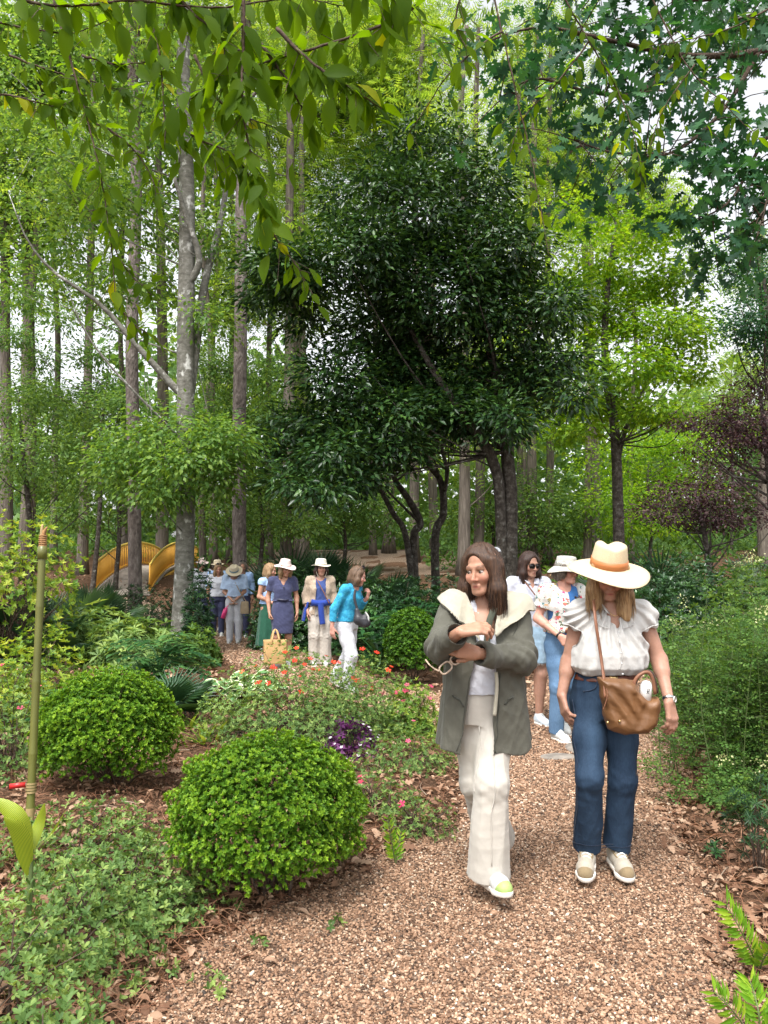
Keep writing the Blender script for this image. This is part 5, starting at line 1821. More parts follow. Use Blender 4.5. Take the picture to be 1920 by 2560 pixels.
class Vol:
    def __init__(self, lo, hi, h):
        self.lo, self.h = np.asarray(lo, float), h
        n = np.ceil((np.asarray(hi, float) - self.lo) / h).astype(int) + 1
        self.ax = [(self.lo[i] + h * np.arange(n[i])).astype(np.float32) for i in range(3)]
        self.f = np.full(tuple(n), 0.5, np.float32)

    def blk(self, lo, hi, pad):
        sl = []
        for i in range(3):
            a = int(max(0, math.floor((lo[i] - pad - self.lo[i]) / self.h)))
            b = int(min(self.f.shape[i], math.ceil((hi[i] + pad - self.lo[i]) / self.h) + 1))
            if b <= a:
                return None
            sl.append(slice(a, b))
        return tuple(sl), (self.ax[0][sl[0]][:, None, None], self.ax[1][sl[1]][None, :, None], self.ax[2][sl[2]][None, None, :])

    def put(self, sl, d, k, op):
        a = self.f[sl]
        if op == 'sub':
            d = -d
            h = np.clip(0.5 - 0.5 * (d - a) / k, 0, 1)
            self.f[sl] = d * (1 - h) + a * h + k * h * (1 - h)
        else:
            h = np.clip(0.5 + 0.5 * (d - a) / k, 0, 1)
            self.f[sl] = d * (1 - h) + a * h - k * h * (1 - h)

    def cone(self, a, b, ra, rb, k=0.02, ex=(1, 1, 1), op='add'):
        a, b, ex = np.asarray(a, float), np.asarray(b, float), np.asarray(ex, float)
        R = max(ra, rb) * max(ex)
        q = self.blk(np.minimum(a, b) - R, np.maximum(a, b) + R, k + 2 * self.h)
        if q is None:
            return self
        sl, (X, Y, Z) = q
        a2, b2 = a / ex, b / ex
        d = b2 - a2
        L2 = max(float(d @ d), 1e-9)
        x, y, z = X / ex[0] - a2[0], Y / ex[1] - a2[1], Z / ex[2] - a2[2]
        t = np.clip((x * d[0] + y * d[1] + z * d[2]) / L2, 0, 1)
        D = np.sqrt((x - t * d[0]) ** 2 + (y - t * d[1]) ** 2 + (z - t * d[2]) ** 2) - (ra + (rb - ra) * t)
        self.put(sl, (D * min(ex)).astype(np.float32), k, op)
        return self

    def chain(self, pts, rad, k=0.02, ex=(1, 1, 1), op='add'):
        for i in range(len(pts) - 1):
            self.cone(pts[i], pts[i + 1], rad[i], rad[i + 1], k, ex, op)
        return self

    def ell(self, c, r, R=None, k=0.02, op='add'):
        c, r = np.asarray(c, float), np.asarray(r, float)
        m = r.max()
        q = self.blk(c - m, c + m, k + 2 * self.h)
        if q is None:
            return self
        sl, (X, Y, Z) = q
        x, y, z = X - c[0], Y - c[1], Z - c[2]
        if R is not None:
            R = np.asarray(R)
            x, y, z = (x * R[0, 0] + y * R[1, 0] + z * R[2, 0], x * R[0, 1] + y * R[1, 1] + z * R[2, 1], x * R[0, 2] + y * R[1, 2] + z * R[2, 2])
        k0 = np.sqrt((x / r[0]) ** 2 + (y / r[1]) ** 2 + (z / r[2]) ** 2)
        k1 = np.sqrt((x / r[0] ** 2) ** 2 + (y / r[1] ** 2) ** 2 + (z / r[2] ** 2) ** 2)
        D = k0 * (k0 - 1) / np.maximum(k1, 1e-6)
        self.put(sl, D.astype(np.float32), k, op)
        return self

    def loft(self, rows, k=0.02, fold=None, op='add', pw=2.0):
        """rows: (z, cx, cy, rx, ry) from low to high; fold(theta, z) scales the radii"""
        rows = np.array(sorted(rows), float)
        R = max(rows[:, 3].max(), rows[:, 4].max()) * 1.25
        lo = A(rows[:, 1].min() - R, rows[:, 2].min() - R, rows[0, 0])
        hi = A(rows[:, 1].max() + R, rows[:, 2].max() + R, rows[-1, 0])
        q = self.blk(lo, hi, k + 2 * self.h)
        if q is None:
            return self
        sl, (X, Y, Z) = q
        z = Z.ravel()
        cx, cy, rx, ry = [np.interp(z, rows[:, 0], rows[:, i])[None, None, :] for i in (1, 2, 3, 4)]
        x, y = X - cx, Y - cy
        s = 1.0
        if fold is not None:
            s = fold(np.arctan2(y, x), Z)
        q_ = ((np.abs(x) / rx) ** pw + (np.abs(y) / ry) ** pw) ** (1 / pw)
        D = (q_ / s - 1) * np.minimum(rx, ry)
        D = np.maximum(D, np.maximum(rows[0, 0] - Z, Z - rows[-1, 0]))
        self.put(sl, D.astype(np.float32), k, op)
        return self

    def slab(self, poly, y0, r, ty, k=0.01, op='add'):
        """a cushion: polygon in x,z, rounded to thickness ty either side of y0"""
        P = np.asarray(poly, float)
        X, Z = np.meshgrid(self.ax[0], self.ax[2], indexing='ij')
        d = np.full(X.shape, 1e9)
        s = np.ones(X.shape)
        n = len(P)
        for i in range(n):
            a, b = P[i], P[i - 1]
            e = b - a
            wx, wz = X - a[0], Z - a[1]
            t = np.clip((wx * e[0] + wz * e[1]) / (e @ e), 0, 1)
            d = np.minimum(d, (wx - e[0] * t) ** 2 + (wz - e[1] * t) ** 2)
            c1, c2, c3 = Z >= a[1], Z < b[1], e[0] * wz > e[1] * wx
            flip = (c1 & c2 & c3) | (~c1 & ~c2 & ~c3)
            s = np.where(flip, -s, s)
        d2 = (s * np.sqrt(d))[:, None, :]
        y = np.abs(self.ax[1] - y0)[None, :, None] * (r / ty)
        D = np.sqrt(np.maximum(d2 + r, 0) ** 2 + y ** 2) - r
        self.put((slice(None),) * 3, D.astype(np.float32), k, op)
        return self

    def cut(self, fn, k=0.006):
        """keep what lies where fn(X,Y,Z) < 0"""
        X, Y, Z = self.ax[0][:, None, None], self.ax[1][None, :, None], self.ax[2][None, None, :]
        D = np.broadcast_to(np.asarray(fn(X, Y, Z), np.float32), self.f.shape)
        h = np.clip(0.5 - 0.5 * (D - self.f) / k, 0, 1)
        self.f = (D * (1 - h) + self.f * h + k * h * (1 - h)).astype(np.float32)
        return self

    def plane(self, p, n, k=0.004):
        """cut away everything on the n side of p"""
        p, n = np.asarray(p, float), nrm(n)
        return self.cut(lambda X, Y, Z: (X - p[0]) * n[0] + (Y - p[1]) * n[1] + (Z - p[2]) * n[2], k)

    def mesh(self):
        f = self.f
        f[0], f[-1], f[:, 0], f[:, -1], f[:, :, 0], f[:, :, -1] = 1, 1, 1, 1, 1, 1
        s = f < 0
        c = np.zeros(tuple(np.array(f.shape) - 1), np.int8)
        for i in (0, 1):
            for j in (0, 1):
                for l in (0, 1):
                    c += s[i:s.shape[0] - 1 + i, j:s.shape[1] - 1 + j, l:s.shape[2] - 1 + l]
        act = (c > 0) & (c < 8)
        idx = np.argwhere(act)
        if len(idx) == 0:
            return np.zeros((0, 3)), np.zeros((0, 4), int)
        num = np.full(act.shape, -1, np.int64)
        num[act] = np.arange(len(idx))
        off = np.array([[i, j, l] for i in (0, 1) for j in (0, 1) for l in (0, 1)])
        val = np.stack([f[idx[:, 0] + o[0], idx[:, 1] + o[1], idx[:, 2] + o[2]] for o in off], 1)
        acc, cnt = np.zeros((len(idx), 3)), np.zeros(len(idx))
        for a in range(8):
            for b in range(a + 1, 8):
                if np.abs(off[a] - off[b]).sum() == 1:
                    m = (val[:, a] < 0) != (val[:, b] < 0)
                    t = val[:, a] / np.where(np.abs(val[:, a] - val[:, b]) < 1e-12, 1e-12, val[:, a] - val[:, b])
                    p = off[a] + t[:, None] * (off[b] - off[a])
                    acc += np.where(m[:, None], p, 0)
                    cnt += m
        V = self.lo + self.h * (idx + acc / np.maximum(cnt, 1)[:, None])
        F = []
        for axis in range(3):
            u, w = (axis + 1) % 3, (axis + 2) % 3
            sa = np.take(s, np.arange(s.shape[axis] - 1), axis)
            sb = np.take(s, np.arange(1, s.shape[axis]), axis)
            e = np.argwhere(sa != sb)
            e = e[(e[:, u] > 0) & (e[:, w] > 0) & (e[:, u] < s.shape[u] - 1) & (e[:, w] < s.shape[w] - 1)]
            du, dw = np.zeros(3, int), np.zeros(3, int)
            du[u], dw[w] = 1, 1
            q = [e - du - dw, e - dw, e, e - du]
            ids = np.stack([num[x[:, 0], x[:, 1], x[:, 2]] for x in q], 1)
            flip = ~sa[e[:, 0], e[:, 1], e[:, 2]]
            ids[flip] = ids[flip][:, ::-1]
            F.append(ids[(ids >= 0).all(1)])
        return V, np.concatenate(F)


def vnormals(V, F):
    a, b, c, d = V[F[:, 0]], V[F[:, 1]], V[F[:, 2]], V[F[:, 3]]
    fn = np.cross(c - a, d - b)
    N = np.zeros_like(V)
    for i in range(4):
        for ax in range(3):
            N[:, ax] += np.bincount(F[:, i], fn[:, ax], len(V))
    return nrm(N)


def relax(V, F, it=1, w=0.5):
    for _ in range(it):
        acc, cnt = np.zeros_like(V), np.zeros(len(V))
        for i in range(4):
            j = (i + 1) % 4
            for ax in range(3):
                acc[:, ax] += np.bincount(F[:, i], V[F[:, j], ax], len(V)) + np.bincount(F[:, j], V[F[:, i], ax], len(V))
            cnt += np.bincount(F[:, i], minlength=len(V)) + np.bincount(F[:, j], minlength=len(V))
        V = V * (1 - w) + w * acc / np.maximum(cnt, 1)[:, None]
    return V


def folds(V, seed, k, amp, stretch=(1, 1, 1), sharp=1.0, warp=0.6):
    """soft cloth folds: a few warped waves"""
    r = np.random.default_rng(seed)
    P = V * np.asarray(stretch)
    w = np.zeros(len(V))
    q = P + warp / k * np.stack([np.sin(P @ (r.normal(size=3) * k * 0.5) + r.uniform(0, 6)) for _ in range(3)], -1)
    for i in range(5):
        kv = nrm(r.normal(size=3)) * k * (0.6 + 0.35 * i)
        s = np.sin(q @ kv + r.uniform(0, 6))
        s = s if i % 2 else 1 - 2 * np.abs(s) ** 0.75
        w += s / (1 + 0.45 * i)
    return amp * w / 2.4


def skin_col(base, P=None, face=True):
    pass


def build_vol(vol, name, mat, root, disp=None, col=None, smooth_it=1, parent=None, xf=None, label=None):
    V, F = vol.mesh()
    if len(V) == 0:
        print('empty volume', name)
        return None
    V = relax(V, F, smooth_it)
    if disp is not None:
        V = V + vnormals(V, F) * disp(V)[:, None]
    at = None
    if col is not None:
        at = {'tint': col(V)}
    if xf is not None:
        V = xf(V)
    me = mesh_np(name, V, F, at, True)
    return link(name, me, mat, parent or root, label=label)


def rot(yaw=0, pitch=0, roll=0):
    """degrees; a head facing -Y: yaw + turns it to +X, pitch + looks down"""
    return np.array(Matrix.Rotation(math.radians(yaw), 3, 'Z') @ Matrix.Rotation(math.radians(pitch), 3, 'X') @ Matrix.Rotation(math.radians(roll), 3, 'Y'))


# ---------------------------------------------------------------- people's materials
def skin_material():
    m, nt, out = newmat('skin')
    p = nt.nodes.new('ShaderNodeBsdfPrincipled')
    p.inputs['Roughness'].default_value = 0.48
    p.inputs['Specular IOR Level'].default_value = 0.35
    p.inputs['Subsurface Weight'].default_value = 0.12
    p.inputs['Subsurface Radius'].default_value = (0.01, 0.004, 0.002)
    p.inputs['Subsurface Scale'].default_value = 0.6
    at = nt.nodes.new('ShaderNodeAttribute')
    at.attribute_name = 'tint'
    n = noise(nt, 45, 4)
    r = ramp(nt, [(0.3, (0.9, 0.86, 0.84)), (0.7, (1.05, 1.04, 1.03))])
    nt.links.new(n.outputs[0], r.inputs[0])
    mx = nt.nodes.new('ShaderNodeMix')
    mx.data_type = 'RGBA'
    mx.blend_type = 'MULTIPLY'
    mx.inputs[0].default_value = 1
    nt.links.new(at.outputs['Color'], mx.inputs[6])
    nt.links.new(r.outputs[0], mx.inputs[7])
    nt.links.new(mx.outputs[2], p.inputs['Base Color'])
    nt.links.new(p.outputs[0], out.inputs[0])
    return m


def cloth(name, col, rough=0.85, weave=900, bs=0.15, mott=0.08, nscale=18, sheen=0.15, trans=0.0, wr=0.25, wrs=16):
    """woven cloth: colour mottling, fine weave and soft crumple"""
    m, nt, out = newmat(name)
    p = nt.nodes.new('ShaderNodeBsdfPrincipled')
    p.inputs['Roughness'].default_value = rough
    p.inputs['Specular IOR Level'].default_value = 0.2
    p.inputs['Sheen Weight'].default_value = sheen
    n = noise(nt, nscale, 5)
    r = ramp(nt, [(0.3, tuple(c * (1 - mott) for c in col)), (0.7, tuple(min(1, c * (1 + mott)) for c in col))])
    nt.links.new(n.outputs[0], r.inputs[0])
    nt.links.new(r.outputs[0], p.inputs['Base Color'])
    w = noise(nt, weave, 2)
    c = noise(nt, wrs, 4, rough=0.5)
    b1 = bump(nt, w.outputs[0], bs, 0.001)
    b2 = bump(nt, c.outputs[0], wr * 0.45, 0.03)
    nt.links.new(b1.outputs[0], b2.inputs['Normal'])
    nt.links.new(b2.outputs[0], p.inputs['Normal'])
    nt.links.new(p.outputs[0], out.inputs[0])
    return m


def denim(name, dark, light, nscale=5):
    m, nt, out = newmat(name)
    p = nt.nodes.new('ShaderNodeBsdfPrincipled')
    p.inputs['Roughness'].default_value = 0.8
    p.inputs['Specular IOR Level'].default_value = 0.2
    at = nt.nodes.new('ShaderNodeAttribute')
    at.attribute_name = 'tint'
    n = noise(nt, 220, 3, stretch=(1, 1, 0.2))
    ad = nt.nodes.new('ShaderNodeMath')
    ad.operation = 'MULTIPLY_ADD'
    ad.inputs[1].default_value = 0.45
    nt.links.new(n.outputs[0], ad.inputs[0])
    sp = nt.nodes.new('ShaderNodeSeparateColor')
    nt.links.new(at.outputs['Color'], sp.inputs[0])
    nt.links.new(sp.outputs[0], ad.inputs[2])
    r = ramp(nt, [(0.15, dark), (0.85, light)])
    nt.links.new(ad.outputs[0], r.inputs[0])
    nt.links.new(r.outputs[0], p.inputs['Base Color'])
    w = noise(nt, 700, 2)
    c = noise(nt, 14, 4)
    b1 = bump(nt, w.outputs[0], 0.15, 0.001)
    b2 = bump(nt, c.outputs[0], 0.2, 0.02)
    nt.links.new(b1.outputs[0], b2.inputs['Normal'])
    nt.links.new(b2.outputs[0], p.inputs['Normal'])
    nt.links.new(p.outputs[0], out.inputs[0])
    return m


def floral(name, base, cols, scale=26, thr=0.34):
    """printed cloth: scattered blossoms in several colours on a pale ground"""
    m, nt, out = newmat(name)
    p = nt.nodes.new('ShaderNodeBsdfPrincipled')
    p.inputs['Roughness'].default_value = 0.8
    tc = nt.nodes.new('ShaderNodeTexCoord')
    v = nt.nodes.new('ShaderNodeTexVoronoi')
    v.inputs['Scale'].default_value = scale
    dn = noise(nt, 40, 2)
    mxv = nt.nodes.new('ShaderNodeMix')
    mxv.data_type = 'RGBA'
    mxv.inputs[0].default_value = 0.06
    nt.links.new(tc.outputs['Object'], mxv.inputs[6])
    nt.links.new(dn.outputs['Color'], mxv.inputs[7])
    nt.links.new(mxv.outputs[2], v.inputs['Vector'])
    sp = nt.nodes.new('ShaderNodeSeparateColor')
    nt.links.new(v.outputs['Color'], sp.inputs[0])
    k = len(cols)
    stops = []
    for i, c in enumerate(cols):
        stops.append((i / k, c))
    r = ramp(nt, stops)
    r.color_ramp.interpolation = 'CONSTANT'
    nt.links.new(sp.outputs[0], r.inputs[0])
    # some cells stay empty
    e = nt.nodes.new('ShaderNodeMath')
    e.operation = 'MULTIPLY'
    nt.links.new(sp.outputs[1], e.inputs[0])
    e.inputs[1].default_value = thr * 1.6
    lt = nt.nodes.new('ShaderNodeMath')
    lt.operation = 'LESS_THAN'
    nt.links.new(v.outputs['Distance'], lt.inputs[0])
    nt.links.new(e.outputs[0], lt.inputs[1])
    mx = nt.nodes.new('ShaderNodeMix')
    mx.data_type = 'RGBA'
    nt.links.new(lt.outputs[0], mx.inputs[0])
    mx.inputs[6].default_value = (*base, 1)
    nt.links.new(r.outputs[0], mx.inputs[7])
    nt.links.new(mx.outputs[2], p.inputs['Base Color'])
    c = noise(nt, 18, 4)
    b = bump(nt, c.outputs[0], 0.25, 0.02)
    nt.links.new(b.outputs[0], p.inputs['Normal'])
    nt.links.new(p.outputs[0], out.inputs[0])
    return m


def hair_mat(name, dark, mid, light):
    m, nt, out = newmat(name)
    p = nt.nodes.new('ShaderNodeBsdfPrincipled')
    p.inputs['Roughness'].default_value = 0.42
    p.inputs['Specular IOR Level'].default_value = 0.35
    n = noise(nt, 60, 4, stretch=(3, 3, 0.25))
    r = ramp(nt, [(0.3, dark), (0.5, mid), (0.75, light)])
    at = nt.nodes.new('ShaderNodeAttribute')
    at.attribute_name = 'tone'
    ad = nt.nodes.new('ShaderNodeMath')
    ad.operation = 'ADD'
    nt.links.new(n.outputs[0], ad.inputs[0])
    nt.links.new(at.outputs['Fac'], ad.inputs[1])
    nt.links.new(ad.outputs[0], r.inputs[0])
    nt.links.new(r.outputs[0], p.inputs['Base Color'])
    n2 = noise(nt, 140, 3, stretch=(3, 3, 0.12))
    b = bump(nt, n2.outputs[0], 0.5, 0.006)
    nt.links.new(b.outputs[0], p.inputs['Normal'])
    nt.links.new(p.outputs[0], out.inputs[0])
    return m


def straw(name, col):
    m, nt, out = newmat(name)
    p = nt.nodes.new('ShaderNodeBsdfPrincipled')
    p.inputs['Roughness'].default_value = 0.7
    n = noise(nt, 300, 3, stretch=(1, 1, 1))
    r = ramp(nt, [(0.3, tuple(c * 0.82 for c in col)), (0.7, tuple(min(1, c * 1.08) for c in col))])
    nt.links.new(n.outputs[0], r.inputs[0])
    nt.links.new(r.outputs[0], p.inputs['Base Color'])
    b = bump(nt, n.outputs[0], 0.3, 0.002)
    nt.links.new(b.outputs[0], p.inputs['Normal'])
    nt.links.new(p.outputs[0], out.inputs[0])
    return m


M_skin = skin_material()
M_eye = newmat('eye')[0]
nt_ = M_eye.node_tree
_p = nt_.nodes.new('ShaderNodeBsdfPrincipled')
_p.inputs['Roughness'].default_value = 0.15
_a = nt_.nodes.new('ShaderNodeAttribute')
_a.attribute_name = 'tint'
nt_.links.new(_a.outputs['Color'], _p.inputs['Base Color'])
nt_.links.new(_p.outputs[0], [n for n in nt_.nodes if n.type == 'OUTPUT_MATERIAL'][0].inputs[0])
M_lens = plain('dark_lens', (0.012, 0.009, 0.010), 0.08, spec=0.6)
M_frame = plain('dark_frame', (0.02, 0.014, 0.012), 0.3)
H_brown = hair_mat('brown_hair', (0.022, 0.011, 0.007), (0.05, 0.025, 0.014), (0.12, 0.062, 0.034))
H_dark = hair_mat('dark_brown_hair', (0.014, 0.007, 0.005), (0.034, 0.016, 0.011), (0.08, 0.04, 0.026))
H_blond = hair_mat('blond_hair', (0.20, 0.115, 0.05), (0.36, 0.22, 0.105), (0.52, 0.36, 0.19))
H_dblond = hair_mat('dark_blond_hair', (0.12, 0.07, 0.035), (0.24, 0.15, 0.075), (0.38, 0.26, 0.14))
H_grey = hair_mat('grey_brown_hair', (0.06, 0.045, 0.035), (0.13, 0.10, 0.08), (0.24, 0.2, 0.165))
H_lbrown = hair_mat('light_brown_hair', (0.05, 0.028, 0.016), (0.105, 0.062, 0.036), (0.19, 0.12, 0.075))
M_white_sole = plain('white_rubber', (0.72, 0.68, 0.62), 0.6, nscale=20, namp=0.1)
M_lace = cloth('white_lace', (0.75, 0.74, 0.70), nscale=100)


# ---------------------------------------------------------------- head, hands, shoes
class Head:
    def __init__(self, c, yaw, pitch, roll=0, s=1.0):
        self.c, self.R, self.s = np.asarray(c, float), rot(yaw, pitch, roll), s

    def __call__(self, p):
        return self.c + self.s * (np.asarray(p, float) @ self.R.T)

    def inv(self, P):
        return ((P - self.c) @ self.R) / self.s


def head_sdf(vol, H, jaw=0.93):
    s, R = H.s, H.R
    E = lambda c, r, k=0.015, op='add': vol.ell(H(c), np.asarray(r) * s, R, k, op)
    E((0, 0.018, 0.036), (0.073, 0.092, 0.083))
    E((0, -0.020, -0.030), (0.060 * jaw, 0.064, 0.082), 0.02)
    for q in (-1, 1):
        vol.cone(H((q * 0.046 * jaw, 0.0, -0.058)), H((q * 0.016, -0.062, -0.098)), 0.024 * s, 0.019 * s, 0.02)
        E((q * 0.036, -0.062, -0.028), (0.024, 0.022, 0.026), 0.02)
    vol.cone(H((0, -0.068, -0.100)), H((0, -0.064, -0.092)), 0.017 * s, 0.02 * s, 0.012)
    vol.cone(H((-0.034, -0.074, 0.020)), H((0.034, -0.074, 0.020)), 0.012 * s, 0.012 * s, 0.014)
    for q in (-1, 1):
        E((q * 0.032, -0.093, -0.001), (0.019, 0.018, 0.012), 0.012, 'sub')
    for q in (-1, 1):
        E((q * 0.0315, -0.0705, 0.0080), (0.0150, 0.0130, 0.0066), 0.004)
        E((q * 0.0315, -0.0700, -0.0110), (0.0145, 0.0122, 0.0058), 0.004)
    vol.cone(H((0, -0.082, 0.004)), H((0, -0.102, -0.035)), 0.0078 * s, 0.0102 * s, 0.010)
    for q in (-1, 1):
        E((q * 0.0105, -0.091, -0.039), (0.0078, 0.010, 0.0068), 0.006)
        E((q * 0.075, 0.008, -0.012), (0.009, 0.018, 0.030), 0.008)
    vol.cone(H((-0.017, -0.079, -0.0665)), H((0.017, -0.079, -0.0665)), 0.0065 * s, 0.0065 * s, 0.006)
    vol.cone(H((-0.008, -0.083, -0.064)), H((0.008, -0.083, -0.064)), 0.0065 * s, 0.0065 * s, 0.006)
    vol.cone(H((-0.014, -0.079, -0.0765)), H((0.014, -0.079, -0.0765)), 0.0075 * s, 0.0075 * s, 0.006)
    vol.cone(H((-0.021, -0.088, -0.0705)), H((0.021, -0.088, -0.0705)), 0.0022 * s, 0.0022 * s, 0.003, op='sub')


def face_tint(H, base, lip=(0.42, 0.13, 0.115), brow=(0.10, 0.055, 0.035), blush=0.35):
    base, lip, brow = np.asarray(base), np.asarray(lip), np.asarray(brow)

    def fn(P):
        q = H.inv(P)
        x, y, z = q[:, 0], q[:, 1], q[:, 2]
        C = np.repeat(base[None], len(P), 0)
        front = (y < -0.045) & (np.abs(z) < 0.13) & (np.abs(x) < 0.08)
        g = lambda dx, dz, sx, sz: np.exp(-(dx / sx) ** 2 - (dz / sz) ** 2) * front
        for s in (-1, 1):
            w = blush * 0.8 * g(x - s * 0.042, z + 0.034, 0.024, 0.022)
            C = C * (1 - w[:, None]) + w[:, None] * A(0.62, 0.22, 0.17)
        w = 0.3 * g(x, z + 0.036, 0.014, 0.014)
        C = C * (1 - w[:, None]) + w[:, None] * A(0.60, 0.22, 0.17)
        w = 0.8 * np.clip(1.5 * g(x, z + 0.071, 0.018, 0.0085) - 0.3, 0, 1)
        C = C * (1 - w[:, None]) + w[:, None] * lip
        w = 0.75 * g(x, z + 0.0705 + 6.0 * x * x, 0.019, 0.0022)
        C = C * (1 - w[:, None]) + w[:, None] * A(0.10, 0.03, 0.025)
        for s in (-1, 1):
            arc = 0.0205 + 0.006 * (1 - ((np.abs(x) - 0.036) / 0.026) ** 2)
            w = 0.85 * np.exp(-((np.abs(x) - 0.034) / 0.020) ** 4) * np.exp(-((z - arc) / 0.0058) ** 2) * front * (x * s > 0)
            C = C * (1 - w[:, None]) + w[:, None] * brow
            w = 0.8 * np.exp(-((x - s * 0.032) / 0.017) ** 4) * np.exp(-((z - 0.0075) / 0.003) ** 2) * front
            C = C * (1 - w[:, None]) + w[:, None] * brow * 0.6
            w = 0.35 * g(x - s * 0.032, z, 0.02, 0.011)
            C = C * (1 - w[:, None]) + w[:, None] * base * 0.55
        return C
    return fn


def eyes(root, H, body, iris=(0.10, 0.06, 0.03), look=(0, -1, -0.05), r=0.0122):
    for s in (-1, 1):
        n, m = 12, 16
        th, ph = np.meshgrid(np.linspace(0, np.pi, n), np.linspace(0, 2 * np.pi, m, endpoint=False), indexing='ij')
        D = np.stack([np.sin(th) * np.cos(ph), np.sin(th) * np.sin(ph), np.cos(th)], -1).reshape(-1, 3)
        i, j = np.meshgrid(np.arange(n - 1), np.arange(m), indexing='ij')
        a = i * m + j
        b = i * m + (j + 1) % m
        F = np.stack([a, b, b + m, a + m], -1).reshape(-1, 4)
        c = D @ nrm(look)
        col = np.where((c > 0.93)[:, None], A(0.01, 0.01, 0.01), np.where((c > 0.72)[:, None], np.asarray(iris), A(0.5, 0.44, 0.41)))
        V = H(A(s * 0.0315, -0.0705, -0.0005) + D * r)
        link('eye', mesh_np('eye', V, F, {'tint': col}, True), M_eye, body)


def hand_sdf(vol, w, f, n, thumb=1, curl=(0.35, 0.45, 0.3), s=1.0, fan=0.06, k=0.007, tcurl=0.3):
    """w wrist, f finger direction, n palm normal; thumb=+1 puts the thumb at cross(f, n)"""
    f, n = nrm(f), nrm(n)
    n = nrm(n - f * (n @ f))
    t = np.cross(f, n) * thumb
    w = np.asarray(w, float)
    offs = (0.029, 0.0095, -0.010, -0.028)
    kn = (0.086, 0.090, 0.086, 0.078)
    ln = ((0.041, 0.025, 0.020), (0.045, 0.029, 0.021), (0.042, 0.027, 0.020), (0.033, 0.020, 0.018))
    for i in range(4):
        K = w + s * (f * kn[i] + t * offs[i])
        vol.cone(w + s * (f * 0.012 + t * offs[i] * 0.6), K, 0.0155 * s, 0.0115 * s, 0.012 * s)
        d = nrm(f + t * offs[i] / 0.029 * fan)
        p = K
        rr = (0.0098, 0.0088, 0.0078, 0.0066)
        a = 0
        for j in range(3):
            a += curl[j] * (1 + 0.12 * i)
            dd = d * math.cos(a) + n * math.sin(a)
            q = p + dd * ln[i][j] * s
            vol.cone(p, q, rr[j] * s, rr[j + 1] * s, k * s if j else 0.010 * s)
            p = q
    p = w + s * (f * 0.020 + t * 0.020 + n * 0.006)
    d = nrm(f * 0.72 + t * 0.62 + n * 0.35)
    for j, (L, ra, rb) in enumerate(((0.046, 0.0145, 0.0115), (0.032, 0.0112, 0.0098), (0.026, 0.0098, 0.0075))):
        q = p + d * L * s
        vol.cone(p, q, ra * s, rb * s, 0.012 * s if j == 0 else k * s)
        d = nrm(d + (f * 0.5 - t * 0.5 + n * 0.3) * tcurl)
        p = q


